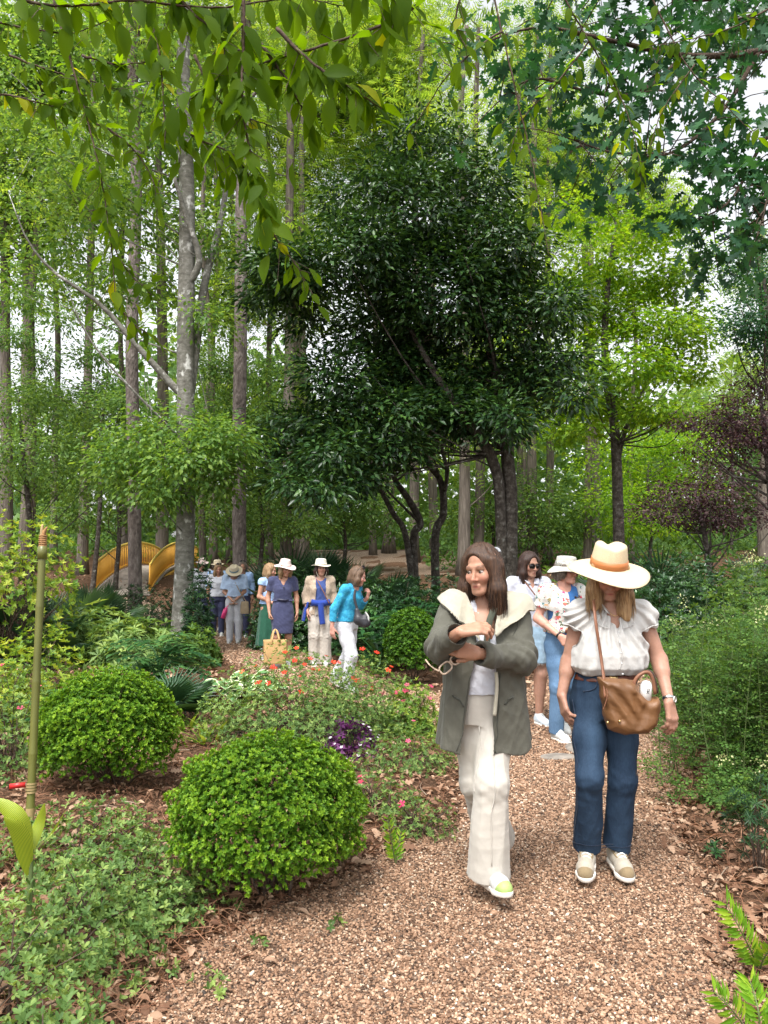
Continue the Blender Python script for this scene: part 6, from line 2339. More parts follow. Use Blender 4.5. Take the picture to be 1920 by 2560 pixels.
def shoe(root, ankle, head, up=None, L=0.25, h=0.004, upper=None, sole=None, accent=None, lace=True, toe_mat=None, wid=1.0, name='shoe', black=False):
    """a lace-up trainer: heel below the ankle, pointing along head (may tilt)"""
    f = nrm(head)
    up = nrm(A(0, 0, 1.0) if up is None else up)
    up = nrm(up - f * (up @ f))
    s = np.cross(f, up)
    an = np.asarray(ankle, float)
    P = lambda x, y, z: an + f * x + s * y * wid + up * z
    z0 = -0.085     # ground below the ankle joint
    lo = np.min([P(x, y, z) for x in (-0.09, L) for y in (-0.07, 0.07) for z in (-0.10, 0.05)], 0)
    hi = np.max([P(x, y, z) for x in (-0.09, L) for y in (-0.07, 0.07) for z in (-0.10, 0.05)], 0)
    v = Vol(lo, hi, h)
    hx = -0.055
    tx = hx + L
    v.cone(P(hx + 0.035, 0, z0 + 0.045), P(hx + 0.09, 0, z0 + 0.050), 0.036 * wid, 0.037 * wid, 0.02)
    v.cone(P(hx + 0.09, 0, z0 + 0.050), P(tx - 0.075, 0.004, z0 + 0.040), 0.037 * wid, 0.037 * wid, 0.02)
    v.cone(P(tx - 0.075, 0.004, z0 + 0.037), P(tx - 0.042, 0.002, z0 + 0.031), 0.040 * wid, 0.034 * wid, 0.02)
    v.cone(P(hx + 0.03, 0, z0 + 0.06), P(0, 0, 0.005), 0.034, 0.037, 0.02)
    v.cone(P(0.0, 0, 0.0), P(0.075, 0, z0 + 0.055), 0.034, 0.028, 0.02)
    v.plane(P(0, 0, z0 + 0.018), -up)
    v.plane(P(-0.02, 0, 0.018), nrm(up - f * 0.25))
    body = build_vol(v, name, upper, root)
    v = Vol(lo, hi, h)
    v.cone(P(hx + 0.037, 0, z0 + 0.016), P(hx + 0.10, 0, z0 + 0.016), 0.040 * wid, 0.038 * wid, 0.02)
    v.cone(P(hx + 0.10, 0, z0 + 0.016), P(tx - 0.07, 0.003, z0 + 0.016), 0.038 * wid, 0.044 * wid, 0.02)
    v.cone(P(tx - 0.07, 0.003, z0 + 0.016), P(tx - 0.038, 0.002, z0 + 0.018), 0.044 * wid, 0.036 * wid, 0.02)
    v.plane(P(0, 0, z0 + 0.001), -up)
    v.plane(P(0, 0, z0 + 0.026), up)
    build_vol(v, 'sole', sole, root, parent=body)
    if accent is not None:
        v = Vol(lo, hi, h)
        v.cone(P(tx - 0.075, 0.004, z0 + 0.035), P(tx - 0.042, 0.002, z0 + 0.030), 0.0425 * wid, 0.037 * wid, 0.02)
        v.plane(P(tx - 0.062, 0, z0 + 0.045), nrm(-f + up * 0.8))
        v.plane(P(0, 0, z0 + 0.018), -up)
        build_vol(v, 'toe_cap', accent, root, parent=body)
        mb = MB()
        for q in (-1, 1):
            mb.tube(spline([P(0.005, q * 0.031, 0.014), P(0.05, q * 0.029, 0.000), P(0.095, q * 0.022, -0.016)], 8), np.full(8, 0.008), 6, flat=0.6)
        v2 = mb
        o = MB()
        for a_, f_ in zip(mb.v, range(99)):
            pass
        me = mesh_np('eyestay', np.concatenate(mb.v), [np.concatenate(x) for x in mb.f.values()], None, True)
        link('eyestay', me, accent, body)
    if lace:
        mb = MB()
        for k in range(5):
            x = 0.025 + 0.017 * k
            z = 0.034 - 0.0085 * k
            mb.tube(spline([P(x, -0.024, z - 0.014), P(x + 0.004, 0, z + 0.002), P(x, 0.024, z - 0.014)], 6), np.full(6, 0.0034), 5)
        me = mesh_np('laces', np.concatenate(mb.v), [np.concatenate(x) for x in mb.f.values()], None, True)
        link('laces', me, M_lace, body)
    return body


# ---------------------------------------------------------------- hats and hair
def hat(root, H, crown_r, crown_h, brim, droop, mat, band=None, band_h=0.03, z=0.055, tilt=(0, 0), pinch=0.0, wave=0.02, flare=0.85, oval=1.12, band_z=0.0, up=0.0):
    """a brimmed hat set on the head frame; z is the height of the brim line above the eyes"""
    Rt = rot(0, tilt[0], tilt[1])
    n = 64
    prof = []
    for s in np.linspace(1, 0, 10):      # brim, outside in
        r_ = crown_r + brim * s
        prof.append((r_, -droop * s ** 1.6 + up * s ** 4, 1.0, s))
    for t in np.linspace(0.0, 1.0, 12)[1:]:
        r_ = crown_r * (1 - (1 - flare) * t ** 1.5)
        prof.append((r_, crown_h * t * 0.86, 0.0, 0))
    for t in (0.93, 0.82, 0.66, 0.42, 0.16, 0.02):
        prof.append((crown_r * flare * t, crown_h * (0.86 + 0.14 * math.sqrt(max(0, 1 - t * t))), 0.0, 0))
    th = np.linspace(0, 2 * np.pi, n, endpoint=False)
    V = []
    for r_, zz, b, s in prof:
        w = wave * s * (np.sin(2 * th + 0.6) + 0.5 * np.sin(3 * th + 2)) if b else 0
        x, y = r_ * np.cos(th), r_ * oval * np.sin(th)
        zc = np.full(n, zz) + w
        if not b and zz > crown_h * 0.5:
            # a pinched, creased top
            c = np.exp(-(x / (crown_r * 0.30)) ** 2) * (zz / crown_h - 0.5) * 2
            zc = zc - pinch * c * (0.75 + 0.25 * np.sin(th))
            x = x * (1 - 0.12 * (pinch > 0) * np.clip(-y / crown_r, 0, 1) * (zz / crown_h - 0.5) * 2)
        V.append(np.stack([x, y + 0.012, zc], -1))
    V = np.array(V)
    m = len(prof)
    inner = V.copy()
    inner[:, :, 2] -= 0.004
    inner[10:, :, :2] *= 0.97
    P = np.concatenate([V.reshape(-1, 3), inner.reshape(-1, 3)])
    i, j = np.meshgrid(np.arange(m - 1), np.arange(n), indexing='ij')
    a = i * n + j
    b = i * n + (j + 1) % n
    F = np.stack([a, b, b + n, a + n], -1).reshape(-1, 4)
    F2 = F[:, ::-1] + m * n
    jj = np.arange(n)
    rim = np.stack([jj, jj + m * n, (jj + 1) % n + m * n, (jj + 1) % n], -1)
    P = (P @ Rt.T) + A(0, 0, z)
    o = link('hat', mesh_np('hat', H(P), [F, F2, rim], None, True), mat, root)
    if band is not None:
        V = []
        for zz in (band_z - 0.001, band_z, band_z + band_h, band_z + band_h + 0.001):
            t = max(zz, 0) / (crown_h * 0.86)
            r_ = crown_r * (1 - (1 - flare) * min(t, 1) ** 1.5) + (0.0035 if 0 <= zz - band_z <= band_h else -0.004)
            V.append(np.stack([r_ * np.cos(th), r_ * oval * np.sin(th) + 0.012, np.full(n, zz + 0.002)], -1))
        V = np.array(V)
        i, j = np.meshgrid(np.arange(3), np.arange(n), indexing='ij')
        a = i * n + j
        b = i * n + (j + 1) % n
        F = np.stack([a, b, b + n, a + n], -1).reshape(-1, 4)
        link('hat_band', mesh_np('hat_band', H((V.reshape(-1, 3) @ Rt.T) + A(0, 0, z)), F, None, True), band, o)
    return o


def hair(root, H, mat, length=0.20, h=0.005, side=1.0, back=True, curtains=(1, 1), ribbons=260, seed=0, part=0.0, hang=None, vol_=1.0, front_cut=1.0, width=1.0, bun=False):
    """a cap of hair with curtains falling either side and behind; strands lie over it"""
    hd = (np.asarray(hang, float) if hang is not None else A(0, 0, -1)) @ H.R     # hanging direction in the head's frame
    hd = nrm(hd)
    ext = max(length, 0.1) + 0.08
    c = H(A(0, 0.0, 0))
    v = Vol(c - A(0.2, 0.22, ext + 0.06), c + A(0.2, 0.22, 0.2), h)
    s = H.s
    E = lambda p, r, k=0.02, op='add': v.ell(H(p), np.asarray(r) * s, H.R, k, op)
    E((part * 0.01, 0.020, 0.040), A(0.083, 0.103, 0.092) * (0.97 + 0.03 * vol_))
    if back and length > 0.05:
        p0 = A(0, 0.065, 0.0)
        v.cone(H(p0), H(p0 + hd * length * 0.55 + A(0, 0.012, 0)), 0.072 * s * width, 0.072 * s * width, 0.03)
        v.cone(H(p0 + hd * length * 0.55 + A(0, 0.012, 0)), H(p0 + hd * length + A(0, 0.0, 0)), 0.072 * s * width, 0.050 * s * width, 0.03)
    for q, on_ in zip((-1, 1), curtains):
        if on_ <= 0:
            continue
        a = A(q * 0.070, -0.022, 0.045)
        b = A(q * (0.083 * width), -0.010, 0) + hd * length * 0.45 * on_
        e = A(q * (0.082 * width), -0.008, 0) + hd * length * on_
        v.cone(H(a), H(b), 0.024 * s, 0.034 * s * vol_, 0.03)
        v.cone(H(b), H(e), 0.034 * s * vol_, 0.020 * s, 0.03)
        v.cone(H(A(q * 0.05, 0.03, 0.0)), H(A(q * 0.06, 0.03, 0) + hd * length * 0.9 * on_), 0.045 * s, 0.035 * s, 0.03)
    # the face stays free
    E((0.0, -0.098, -0.035), A(0.058, 0.075, 0.100) * front_cut, 0.012, 'sub')
    E((part * 0.012, -0.112, 0.036), (0.060, 0.064, 0.064), 0.012, 'sub')
    E((0, -0.03, -0.14), (0.052, 0.075, 0.10), 0.015, 'sub')
    if bun:
        E((0, 0.12, 0.03), (0.04, 0.04, 0.04))

    def disp(V):
        q = H.inv(V)
        an = np.arctan2(q[:, 0], q[:, 1] - 0.02)
        g = np.clip((q[:, 1] + 0.06) / 0.05, 0.15, 1)
        return g * (0.0013 * np.sin(an * 46 + 1.6 * np.sin(q[:, 2] * 22) + seed) + 0.0032 * np.sin(an * 11 + q[:, 2] * 9 + seed * 2)) + folds(V, seed, 60, 0.0012)
    o = build_vol(v, 'hair', mat, root, disp=disp, smooth_it=2)
    if ribbons:
        r = np.random.default_rng(seed + 5)
        V = np.empty(len(o.data.vertices) * 3, np.float32)
        o.data.vertices.foreach_get('co', V)
        V = V.reshape(-1, 3).astype(float)
        q = H.inv(V)
        ok = np.where((q[:, 2] < 0.03) & (q[:, 1] > -0.075) & (q[:, 2] > -length * 0.75) & ~((q[:, 1] < -0.035) & (q[:, 2] > -0.01)))[0]
        mb = MB()
        idx = r.choice(ok, ribbons)
        for i in idx:
            p = q[i]
            L = r.uniform(0.05, 0.12) if p[2] < 0.05 else r.uniform(0.03, 0.07)
            out = nrm(A(p[0], p[1] - 0.02, 0.35 * max(p[2], 0)))
            dn = hd if p[2] < 0.05 else nrm(hd * 0.5 + A(p[0] * 5, 0.7, 0))
            w = r.normal() * 0.007
            pts = np.array([p + dn * L * t + out * (0.0006 + 0.0022 * t * r.uniform(-1, 1.5)) + np.cross(dn, out) * w * t * t for t in np.linspace(0, 1, 5)])
            mb.tube(H(pts), np.array([0.0008, 0.0015, 0.0015, 0.0011, 0.0004]), 3, r.normal(0.02, 0.17), caps=False)
        me = mesh_np('strands', np.concatenate(mb.v), [np.concatenate(x) for x in mb.f.values()], {'tone': np.concatenate(mb.a)}, True)
        link('strands', me, mat, o)['kind'] = 'stuff'
    return o


def sunglasses(root, H, parent=None, y=-0.096, z=0.0, lens=M_lens, frame=M_frame, raise_=None, name='sunglasses'):
    """two lenses, a bridge and temples; raise_ pushes them up onto the hair"""
    def T(p):
        p = np.asarray(p, float)
        if raise_ is not None:
            p = p @ rot(0, raise_[0]).T + A(0, raise_[1], raise_[2])
        return H(p)
    o = None
    for s in (-1, 1):
        th = np.linspace(0, 2 * np.pi, 24, endpoint=False)
        x = s * 0.034 + 0.027 * np.sign(np.cos(th)) * np.abs(np.cos(th)) ** 0.6
        zz = z - 0.003 + 0.021 * np.sign(np.sin(th)) * np.abs(np.sin(th)) ** 0.7
        yy = y + 5.0 * (x ** 2) * 0.9
        ring = np.stack([x, yy, zz], -1)
        V = np.concatenate([ring, ring + A(0, 0.003, 0)])
        j = np.arange(24)
        F = [np.array([j]), np.array([(j + 24)[::-1]]), np.stack([j, j + 24, (j + 1) % 24 + 24, (j + 1) % 24], -1)]
        if o is None:
            o = link(name, mesh_np(name, T(V), F, None, False), lens, root)
        else:
            link('lens', mesh_np('lens', T(V), F, None, False), lens, o)
        fr = MB().tube(np.concatenate([ring, ring[:1]]) + A(0, -0.0005, 0), 0.0022, 5, caps=False)
        link('rim', mesh_np('rim', T(np.concatenate(fr.v)), [np.concatenate(q) for q in fr.f.values()], None, True), frame, o)
        tp = MB().tube(np.array([[s * 0.061, y + 0.016, z + 0.010], [s * 0.074, y + 0.05, z + 0.008], [s * 0.079, y + 0.10, z + 0.002]]), 0.0022, 5)
        link('temple', mesh_np('temple', T(np.concatenate(tp.v)), [np.concatenate(q) for q in tp.f.values()], None, True), frame, o)
    br = MB().tube(np.array([[-0.008, y + 0.0005, z + 0.008], [0, y - 0.001, z + 0.010], [0.008, y + 0.0005, z + 0.008]]), 0.0022, 5)
    link('bridge', mesh_np('bridge', T(np.concatenate(br.v)), [np.concatenate(q) for q in br.f.values()], None, True), frame, o)
    return o


def tube_obj(name, pts, rad, mat, root, n=8, flat=1.0, smooth_n=20, caps=True):
    p = spline(pts, smooth_n)
    r_ = np.interp(np.linspace(0, 1, smooth_n), np.linspace(0, 1, len(np.atleast_1d(rad))), np.atleast_1d(rad)) if np.ndim(rad) else np.full(smooth_n, rad)
    mb = MB().tube(p, r_, n, caps=caps, flat=flat)
    me = mesh_np(name, np.concatenate(mb.v), [np.concatenate(q) for q in mb.f.values()], None, True)
    return link(name, me, mat, root)


def strip_obj(name, pts, w, side, th, mat, root, n=24):
    """a flat strap of width w lying along pts; side is its width direction"""
    p = spline(pts, n)
    t = nrm(np.gradient(p, axis=0))
    s = np.broadcast_to(nrm(np.asarray(side, float)), p.shape)
    s = nrm(s - t * (s * t).sum(1, keepdims=True))
    nn = np.cross(t, s)
    V = np.stack([p + s * w / 2 + nn * th / 2, p - s * w / 2 + nn * th / 2, p - s * w / 2 - nn * th / 2, p + s * w / 2 - nn * th / 2], 1).reshape(-1, 3)
    i, j = np.meshgrid(np.arange(n - 1), np.arange(4), indexing='ij')
    a, b = i * 4 + j, i * 4 + (j + 1) % 4
    F = np.stack([a, b, b + 4, a + 4], -1).reshape(-1, 4)
    ends = np.array([[3, 2, 1, 0], [4 * n - 4, 4 * n - 3, 4 * n - 2, 4 * n - 1]])
    return link(name, mesh_np(name, V, [F, ends], None, False), mat, root)


def seam(o, pts, rad, mat, n=36, closed=False, name='seam', lift=0.0012):
    """a stitched line lying on a garment: each point is drawn to the nearest spot of its surface"""
    V = np.empty(len(o.data.vertices) * 3, np.float32)
    o.data.vertices.foreach_get('co', V)
    V = V.reshape(-1, 3).astype(float)
    Nn = np.empty(len(o.data.vertices) * 3, np.float32)
    o.data.vertices.foreach_get('normal', Nn)
    Nn = Nn.reshape(-1, 3).astype(float)
    p = spline(pts, n)
    q = []
    for x in p:
        d = ((V - x) ** 2).sum(1)
        k = np.argsort(d)[:6]
        w = 1 / (d[k] + 1e-6)
        w /= w.sum()
        q.append((V[k] * w[:, None]).sum(0) + nrm((Nn[k] * w[:, None]).sum(0)) * lift)
    q = np.array(q)
    q[1:-1] = 0.25 * q[:-2] + 0.5 * q[1:-1] + 0.25 * q[2:]
    mb = MB().tube(q, rad, 5)
    me = mesh_np(name, np.concatenate(mb.v), [np.concatenate(x) for x in mb.f.values()], None, True)
    return link(name, me, mat, o)

# ---------------------------------------------------------------- figures
TONE = (0.39, 0.21, 0.14)
TONE_P = (0.41, 0.23, 0.165)


def bounds(pts, pad):
    P = np.array([np.asarray(p, float) for p in pts])
    return P.min(0) - pad, P.max(0) + pad


def body(root, J, H, tone=TONE, h=0.005, hands=(), fat=1.0, tint=None, open_eyes=True, iris=(0.10, 0.06, 0.03), look=(0, -1, -0.05), face=True, leg=1.0):
    """one continuous skin surface: head, neck, trunk, limbs, hands"""
    lo, hi = bounds(list(J.values()) + [H((0, 0, 0.13)), H((0, 0, -0.12)), H((0, -0.12, 0)), H((0, 0.12, 0))], 0.14)
    for hd in hands:
        lo = np.minimum(lo, hd['w'] + nrm(hd['f']) * 0.2 - 0.05)
        hi = np.maximum(hi, hd['w'] + nrm(hd['f']) * 0.2 + 0.05)
    v = Vol(lo, hi, h)
    side = nrm(J['sb'] - J['sa'])
    R = np.stack([side, nrm(np.cross(UP, side)), UP], -1)
    v.ell(J['pel'], A(0.15, 0.11, 0.11) * fat, R, 0.03)
    v.ell(J['waist'], A(0.118, 0.085, 0.13) * fat, R, 0.04)
    v.ell(J['chest'], A(0.138, 0.10, 0.15) * fat, R, 0.04)
    v.cone(J['sa'], J['neck'] - A(0, 0, 0.03), 0.048, 0.055, 0.04)
    v.cone(J['sb'], J['neck'] - A(0, 0, 0.03), 0.048, 0.055, 0.04)
    v.cone(J['neck'] - A(0, 0, 0.05), H(A(0, 0.022, -0.05)), 0.050, 0.047, 0.03)
    for s in 'ab':
        v.chain([J['s' + s], J['e' + s], J['w' + s]], [0.046 * fat, 0.036 * fat, 0.0245], 0.025)
        m = J['e' + s] + (J['w' + s] - J['e' + s]) * 0.28
        v.cone(J['e' + s], m, 0.036 * fat, 0.039 * fat, 0.02)
        v.chain([J['h' + s], J['k' + s], J['a' + s]], [0.083 * fat * leg, 0.053 * leg, 0.035], 0.03)
        kk, aa = J['k' + s], J['a' + s]
        v.cone(kk + (aa - kk) * 0.15 + A(0, 0.012, 0), kk + (aa - kk) * 0.45 + A(0, 0.016, 0), 0.050 * leg, 0.046 * leg, 0.03)
    for hd in hands:
        hand_sdf(v, hd['w'], hd['f'], hd['n'], hd.get('thumb', 1), hd.get('curl', (0.3, 0.4, 0.25)), hd.get('s', 0.95), tcurl=hd.get('tcurl', 0.3), fan=hd.get('fan', 0.06))
    head_sdf(v, H)
    b = build_vol(v, 'body', M_skin, root, col=tint or face_tint(H, tone))
    if face and open_eyes:
        eyes(root, H, b, iris, look)
    return b


def stand(h=1.63, wide=1.0):
    """joints of a person standing at ease, facing -Y"""
    s = h / 1.63
    J = dict(pel=(0, 0.01, 0.90), waist=(0, 0.005, 1.05), chest=(0, 0.01, 1.21), neck=(0, 0.02, 1.385),
             sa=(-0.165 * wide, 0.02, 1.335), ea=(-0.215 * wide, 0.04, 1.08), wa=(-0.225 * wide, -0.02, 0.86),
             sb=(0.165 * wide, 0.02, 1.335), eb=(0.215 * wide, 0.04, 1.08), wb=(0.225 * wide, -0.02, 0.86),
             ha=(-0.085, 0.01, 0.86), ka=(-0.09, -0.01, 0.47), aa=(-0.09, 0.02, 0.085),
             hb=(0.085, 0.01, 0.86), kb=(0.09, -0.01, 0.47), ab=(0.09, 0.02, 0.085))
    return {k: np.array(v) * s for k, v in J.items()}


def person(label, loc, rz=0.0, sc=1.0, group=None):
    o = thing('person', label, 'person', tuple(loc), group)
    o.rotation_euler = (0, 0, math.radians(rz))
    o.scale = (sc, sc, sc)
    return o


def top(root, J, mat, h, hem, ease=0.022, sleeve=1.0, neck_r=0.062, neck_dy=-0.02, name='shirt', body_rows=None, cuff=0.012, amp=0.005, seed=0, vneck=0.0, fold_k=38, sl_r=(0.062, 0.052, 0.044), fold=None, puff=0.0, extra=None, neck_z=0.0, openf=None):
    """a shirt: trunk and sleeves grown together, cut at hem, cuffs and neck. sleeve 0..2: elbow = 1, wrist = 2"""
    lo, hi = bounds([J[k] for k in ('sa', 'ea', 'wa', 'sb', 'eb', 'wb', 'pel', 'neck')], 0.16)
    lo[2] = min(lo[2], hem - 0.05)
    v = Vol(lo, hi, h)
    c = J['chest']
    rows = body_rows or [(hem, J['pel'][0], 0.01, 0.165 + ease * 0.5, 0.125 + ease * 0.5), (J['waist'][2], J['waist'][0], 0.005, 0.135 + ease, 0.10 + ease), (c[2], c[0], c[1] - 0.005, 0.148 + ease, 0.112 + ease), (J['sa'][2] - 0.02, J['neck'][0], 0.015, 0.150 + ease, 0.085 + ease * 0.7), (J['sa'][2] + 0.03, J['neck'][0], 0.015, 0.11, 0.06)]
    v.loft(rows, 0.02, fold, pw=2.3)
    nk = J['neck']
    for s in 'ab':
        S, E, Wr = J['s' + s], J['e' + s], J['w' + s]
        v.cone(S, nk - A(0, 0, 0.012), 0.055 + ease * 0.4, 0.05, 0.03)
        if sleeve > 0:
            if puff:
                v.ell(S + (E - S) * 0.22 + A(0, 0, 0.005), A(puff, puff, puff * 1.05), None, 0.03)
            if sleeve <= 1:
                e = S + (E - S) * sleeve
                v.cone(S, e, sl_r[0], sl_r[0] + (sl_r[1] - sl_r[0]) * sleeve, 0.03)
                v.f = np.maximum(v.f, -9)
            else:
                e = E + (Wr - E) * (sleeve - 1)
                v.chain([S, E, e], [sl_r[0], sl_r[1], sl_r[1] + (sl_r[2] - sl_r[1]) * (sleeve - 1)], 0.03)
    # cut the sleeve ends flat
    for s in 'ab':
        S, E, Wr = J['s' + s], J['e' + s], J['w' + s]
        if sleeve <= 0:
            continue
        a, b = (S, E) if sleeve <= 1 else (E, Wr)
        t = sleeve if sleeve <= 1 else sleeve - 1
        e = a + (b - a) * t
        d = nrm(b - a)
        R_ = 0.13
        v.cut(lambda X, Y, Z: np.minimum((X - e[0]) * d[0] + (Y - e[1]) * d[1] + (Z - e[2]) * d[2], R_ - np.sqrt((X - e[0]) ** 2 + (Y - e[1]) ** 2 + (Z - e[2]) ** 2)), 0.003)
    if extra:
        extra(v)
    v.plane(A(0, 0, hem), A(0, 0, -1))
    # neckline
    v.cone(nk + A(0, neck_dy, 0.04 + neck_z), nk + A(0, neck_dy - 0.02, -0.005 + neck_z), neck_r, neck_r, 0.008, op='sub')
    if vneck:
        for q in np.linspace(0, 1, 9):
            z = nk[2] + neck_z - vneck * q
            w = neck_r * 0.75 * (1 - q) + 0.004
            v.cone(A(nk[0], nk[1] - 0.05, z), A(nk[0], nk[1] - 0.22, z), w, w, 0.006, op='sub')
    if openf:
        openf(v)
    return build_vol(v, name, mat, root, disp=(lambda V: folds(V, seed, fold_k, amp, (1, 1, 0.8)) + folds(V, seed + 9, fold_k * 2.2, amp * 0.35)) if amp else None, smooth_it=2)


def trousers(root, J, mat, h, rad=(0.105, 0.082, 0.068, 0.066), hem=0.06, waist=None, name='trousers', amp=0.004, seed=1, hip=(0.168, 0.128), tint=None, ease=0.0):
    ks = ('ha', 'ka', 'aa', 'hb', 'kb', 'ab', 'pel', 'waist')
    lo, hi = bounds([J[k] for k in ks], 0.17)
    v = Vol(lo, hi, h)
    wz = waist or J['waist'][2] - 0.02
    p = J['pel']
    v.loft([(p[2] - 0.10, p[0], p[1] + 0.005, hip[0] * 0.95, hip[1] * 0.98), (p[2] - 0.03, p[0], p[1] + 0.005, hip[0], hip[1]), (p[2] + 0.05, p[0], p[1], hip[0] * 0.95, hip[1] * 0.92), (wz, J['waist'][0], p[1], 0.146, 0.112)], 0.04, pw=2.2)
    ends = []
    for s in 'ab':
        Hh, K, An = J['h' + s], J['k' + s], J['a' + s]
        d = nrm(An - K)
        e = An - d * hem * 0 + d * (0.085 - hem) if hem < 0.085 else An - d * (hem - 0.085)
        m = Hh + (K - Hh) * 0.5
        v.chain([Hh - A(0, 0, 0.02), m, K, e + d * 0.03], [rad[0], (rad[0] + rad[1]) / 2 * 1.02, rad[1] * 0.98, rad[3]], 0.03)
        ends.append((e, d))
    for e, d in ends:
        v.cut(lambda X, Y, Z: np.minimum((X - e[0]) * d[0] + (Y - e[1]) * d[1] + (Z - e[2]) * d[2], 0.16 - np.sqrt((X - e[0]) ** 2 + (Y - e[1]) ** 2 + (Z - e[2]) ** 2)), 0.003)
        # hollow hem
        v.cone(e - d * 0.02, e + d * 0.05, rad[3] - 0.014, rad[3] - 0.010, 0.004, op='sub')
    kz = [(J['ka'], J['aa']), (J['kb'], J['ab'])]

    def disp(V):
        w = folds(V, seed, 34, amp * 1.3, (1.2, 1.2, 0.16)) + folds(V, seed + 3, 30, amp * 0.6, (1, 1, 0.9))
        # creases bunch at knee and crotch
        for K, An in kz:
            g = np.exp(-((V[:, 2] - K[2]) / 0.07) ** 2)
            w += 0.22 * amp * g * np.sin(V[:, 2] * 110 + 3.0 * np.sin(V[:, 0] * 28 + K[0] * 50) + 2.0 * np.sin(V[:, 1] * 25))
        return w
    return build_vol(v, name, mat, root, disp=disp, smooth_it=2, col=tint)


def jean_tint(J, seed=0, dark=0.0):
    def fn(V):
        t = 0.30 + folds(V, seed, 16, 0.10)
        for s in 'ab':
            for a, b in ((J['h' + s], J['k' + s]), (J['k' + s], J['a' + s])):
                d = nrm(b - a)
                L = np.linalg.norm(b - a)
                x = (V - a) @ d / L
                c = a + np.clip(x, 0, 1)[:, None] * (b - a)
                off = V - c
                front = np.exp(-(off[:, 0] / 0.032) ** 2) * (off[:, 1] < 0)
                t += 0.30 * front * np.exp(-((x - 0.55) / 0.30) ** 2) * (1.0 if a is J['h' + s] else 0.45)
        t -= dark
        return np.repeat(np.clip(t, 0, 1)[:, None], 3, 1)
    return fn


def skirt(root, rows, mat, h, name='skirt', n=9, amp=0.05, seed=0, wr=0.004):
    rows = sorted(rows)
    R = max(max(r[3], r[4]) for r in rows) + 0.06
    v = Vol((-R + rows[0][1], -R, rows[0][0] - 0.03), (R + rows[0][1], R, rows[-1][0] + 0.03), h)
    z0, z1 = rows[0][0], rows[-1][0]
    v.loft(rows, 0.01, lambda th, Z: 1 + amp * np.clip((z1 - Z) / (z1 - z0), 0, 1) ** 1.3 * np.sin(n * th + 1.7 * np.sin(2 * th + seed)), pw=2.2)
    # hollow below
    inner = [(z - 0.012, cx, cy, rx - 0.016, ry - 0.016) for z, cx, cy, rx, ry in rows]
    inner[-1] = (z0 + 0.12, *inner[-1][1:])
    v.loft([inner[0], (z0 + 0.10, rows[0][1], rows[0][2], rows[0][3] - 0.03, rows[0][4] - 0.03)], 0.004, op='sub')
    return build_vol(v, name, mat, root, disp=lambda V: folds(V, seed, 32, wr), smooth_it=2)


# ================================================================== the two women in front
M_coat = cloth('grey_green_cotton', (0.083, 0.081, 0.064), 0.75, mott=0.1, wr=0.5, wrs=13, sheen=0.1)
M_cream = cloth('cream_cotton', (0.36, 0.335, 0.265), 0.75, mott=0.06, wr=0.6, wrs=14)
M_wshirt = cloth('white_cotton', (0.50, 0.51, 0.56), 0.75, mott=0.04, wr=0.6, wrs=18)
M_ivory = cloth('ivory_trousers', (0.47, 0.44, 0.39), 0.75, mott=0.04, wr=0.35, wrs=10)
M_blouse = cloth('white_poplin', (0.52, 0.51, 0.49), 0.7, mott=0.03, wr=0.6, wrs=15)
M_jeans = denim('dark_blue_denim', (0.004, 0.010, 0.024), (0.034, 0.066, 0.116))
M_jeans2 = denim('mid_blue_denim', (0.03, 0.07, 0.14), (0.16, 0.27, 0.42))
M_ldenim = denim('light_blue_denim', (0.16, 0.28, 0.42), (0.45, 0.58, 0.70))
M_leather = plain('brown_leather', (0.145, 0.066, 0.024), 0.5, nscale=6, namp=0.25, bscale=90, bstr=0.25, spec=0.5)
M_leather2 = plain('tan_leather_strap', (0.20, 0.085, 0.045), 0.45, nscale=20, namp=0.2)
M_belt = plain('red_brown_leather', (0.12, 0.035, 0.018), 0.4, nscale=20, namp=0.2)
M_band = plain('orange_leather_band', (0.40, 0.145, 0.045), 0.5, nscale=14, namp=0.12)
M_metal = plain('steel', (0.6, 0.6, 0.6), 0.25, 1.0)
M_gold = plain('brass', (0.7, 0.5, 0.22), 0.3, 1.0)
M_tort = plain('pale_tortoise_frame', (0.42, 0.32, 0.24), 0.3, nscale=70, namp=0.4)
M_tshoe = cloth('beige_mesh', (0.36, 0.32, 0.26), nscale=60)
M_tan = cloth('tan_suede', (0.22, 0.165, 0.095), nscale=40, mott=0.12)
M_blackp = plain('black_leather_trim', (0.015, 0.014, 0.014), 0.4)
M_green = plain('lime_green_trim', (0.32, 0.44, 0.14), 0.5)
M_wleather = plain('white_leather', (0.52, 0.53, 0.52), 0.45, nscale=30, namp=0.06)
M_strap = cloth('olive_webbing', (0.06, 0.066, 0.048), nscale=80)


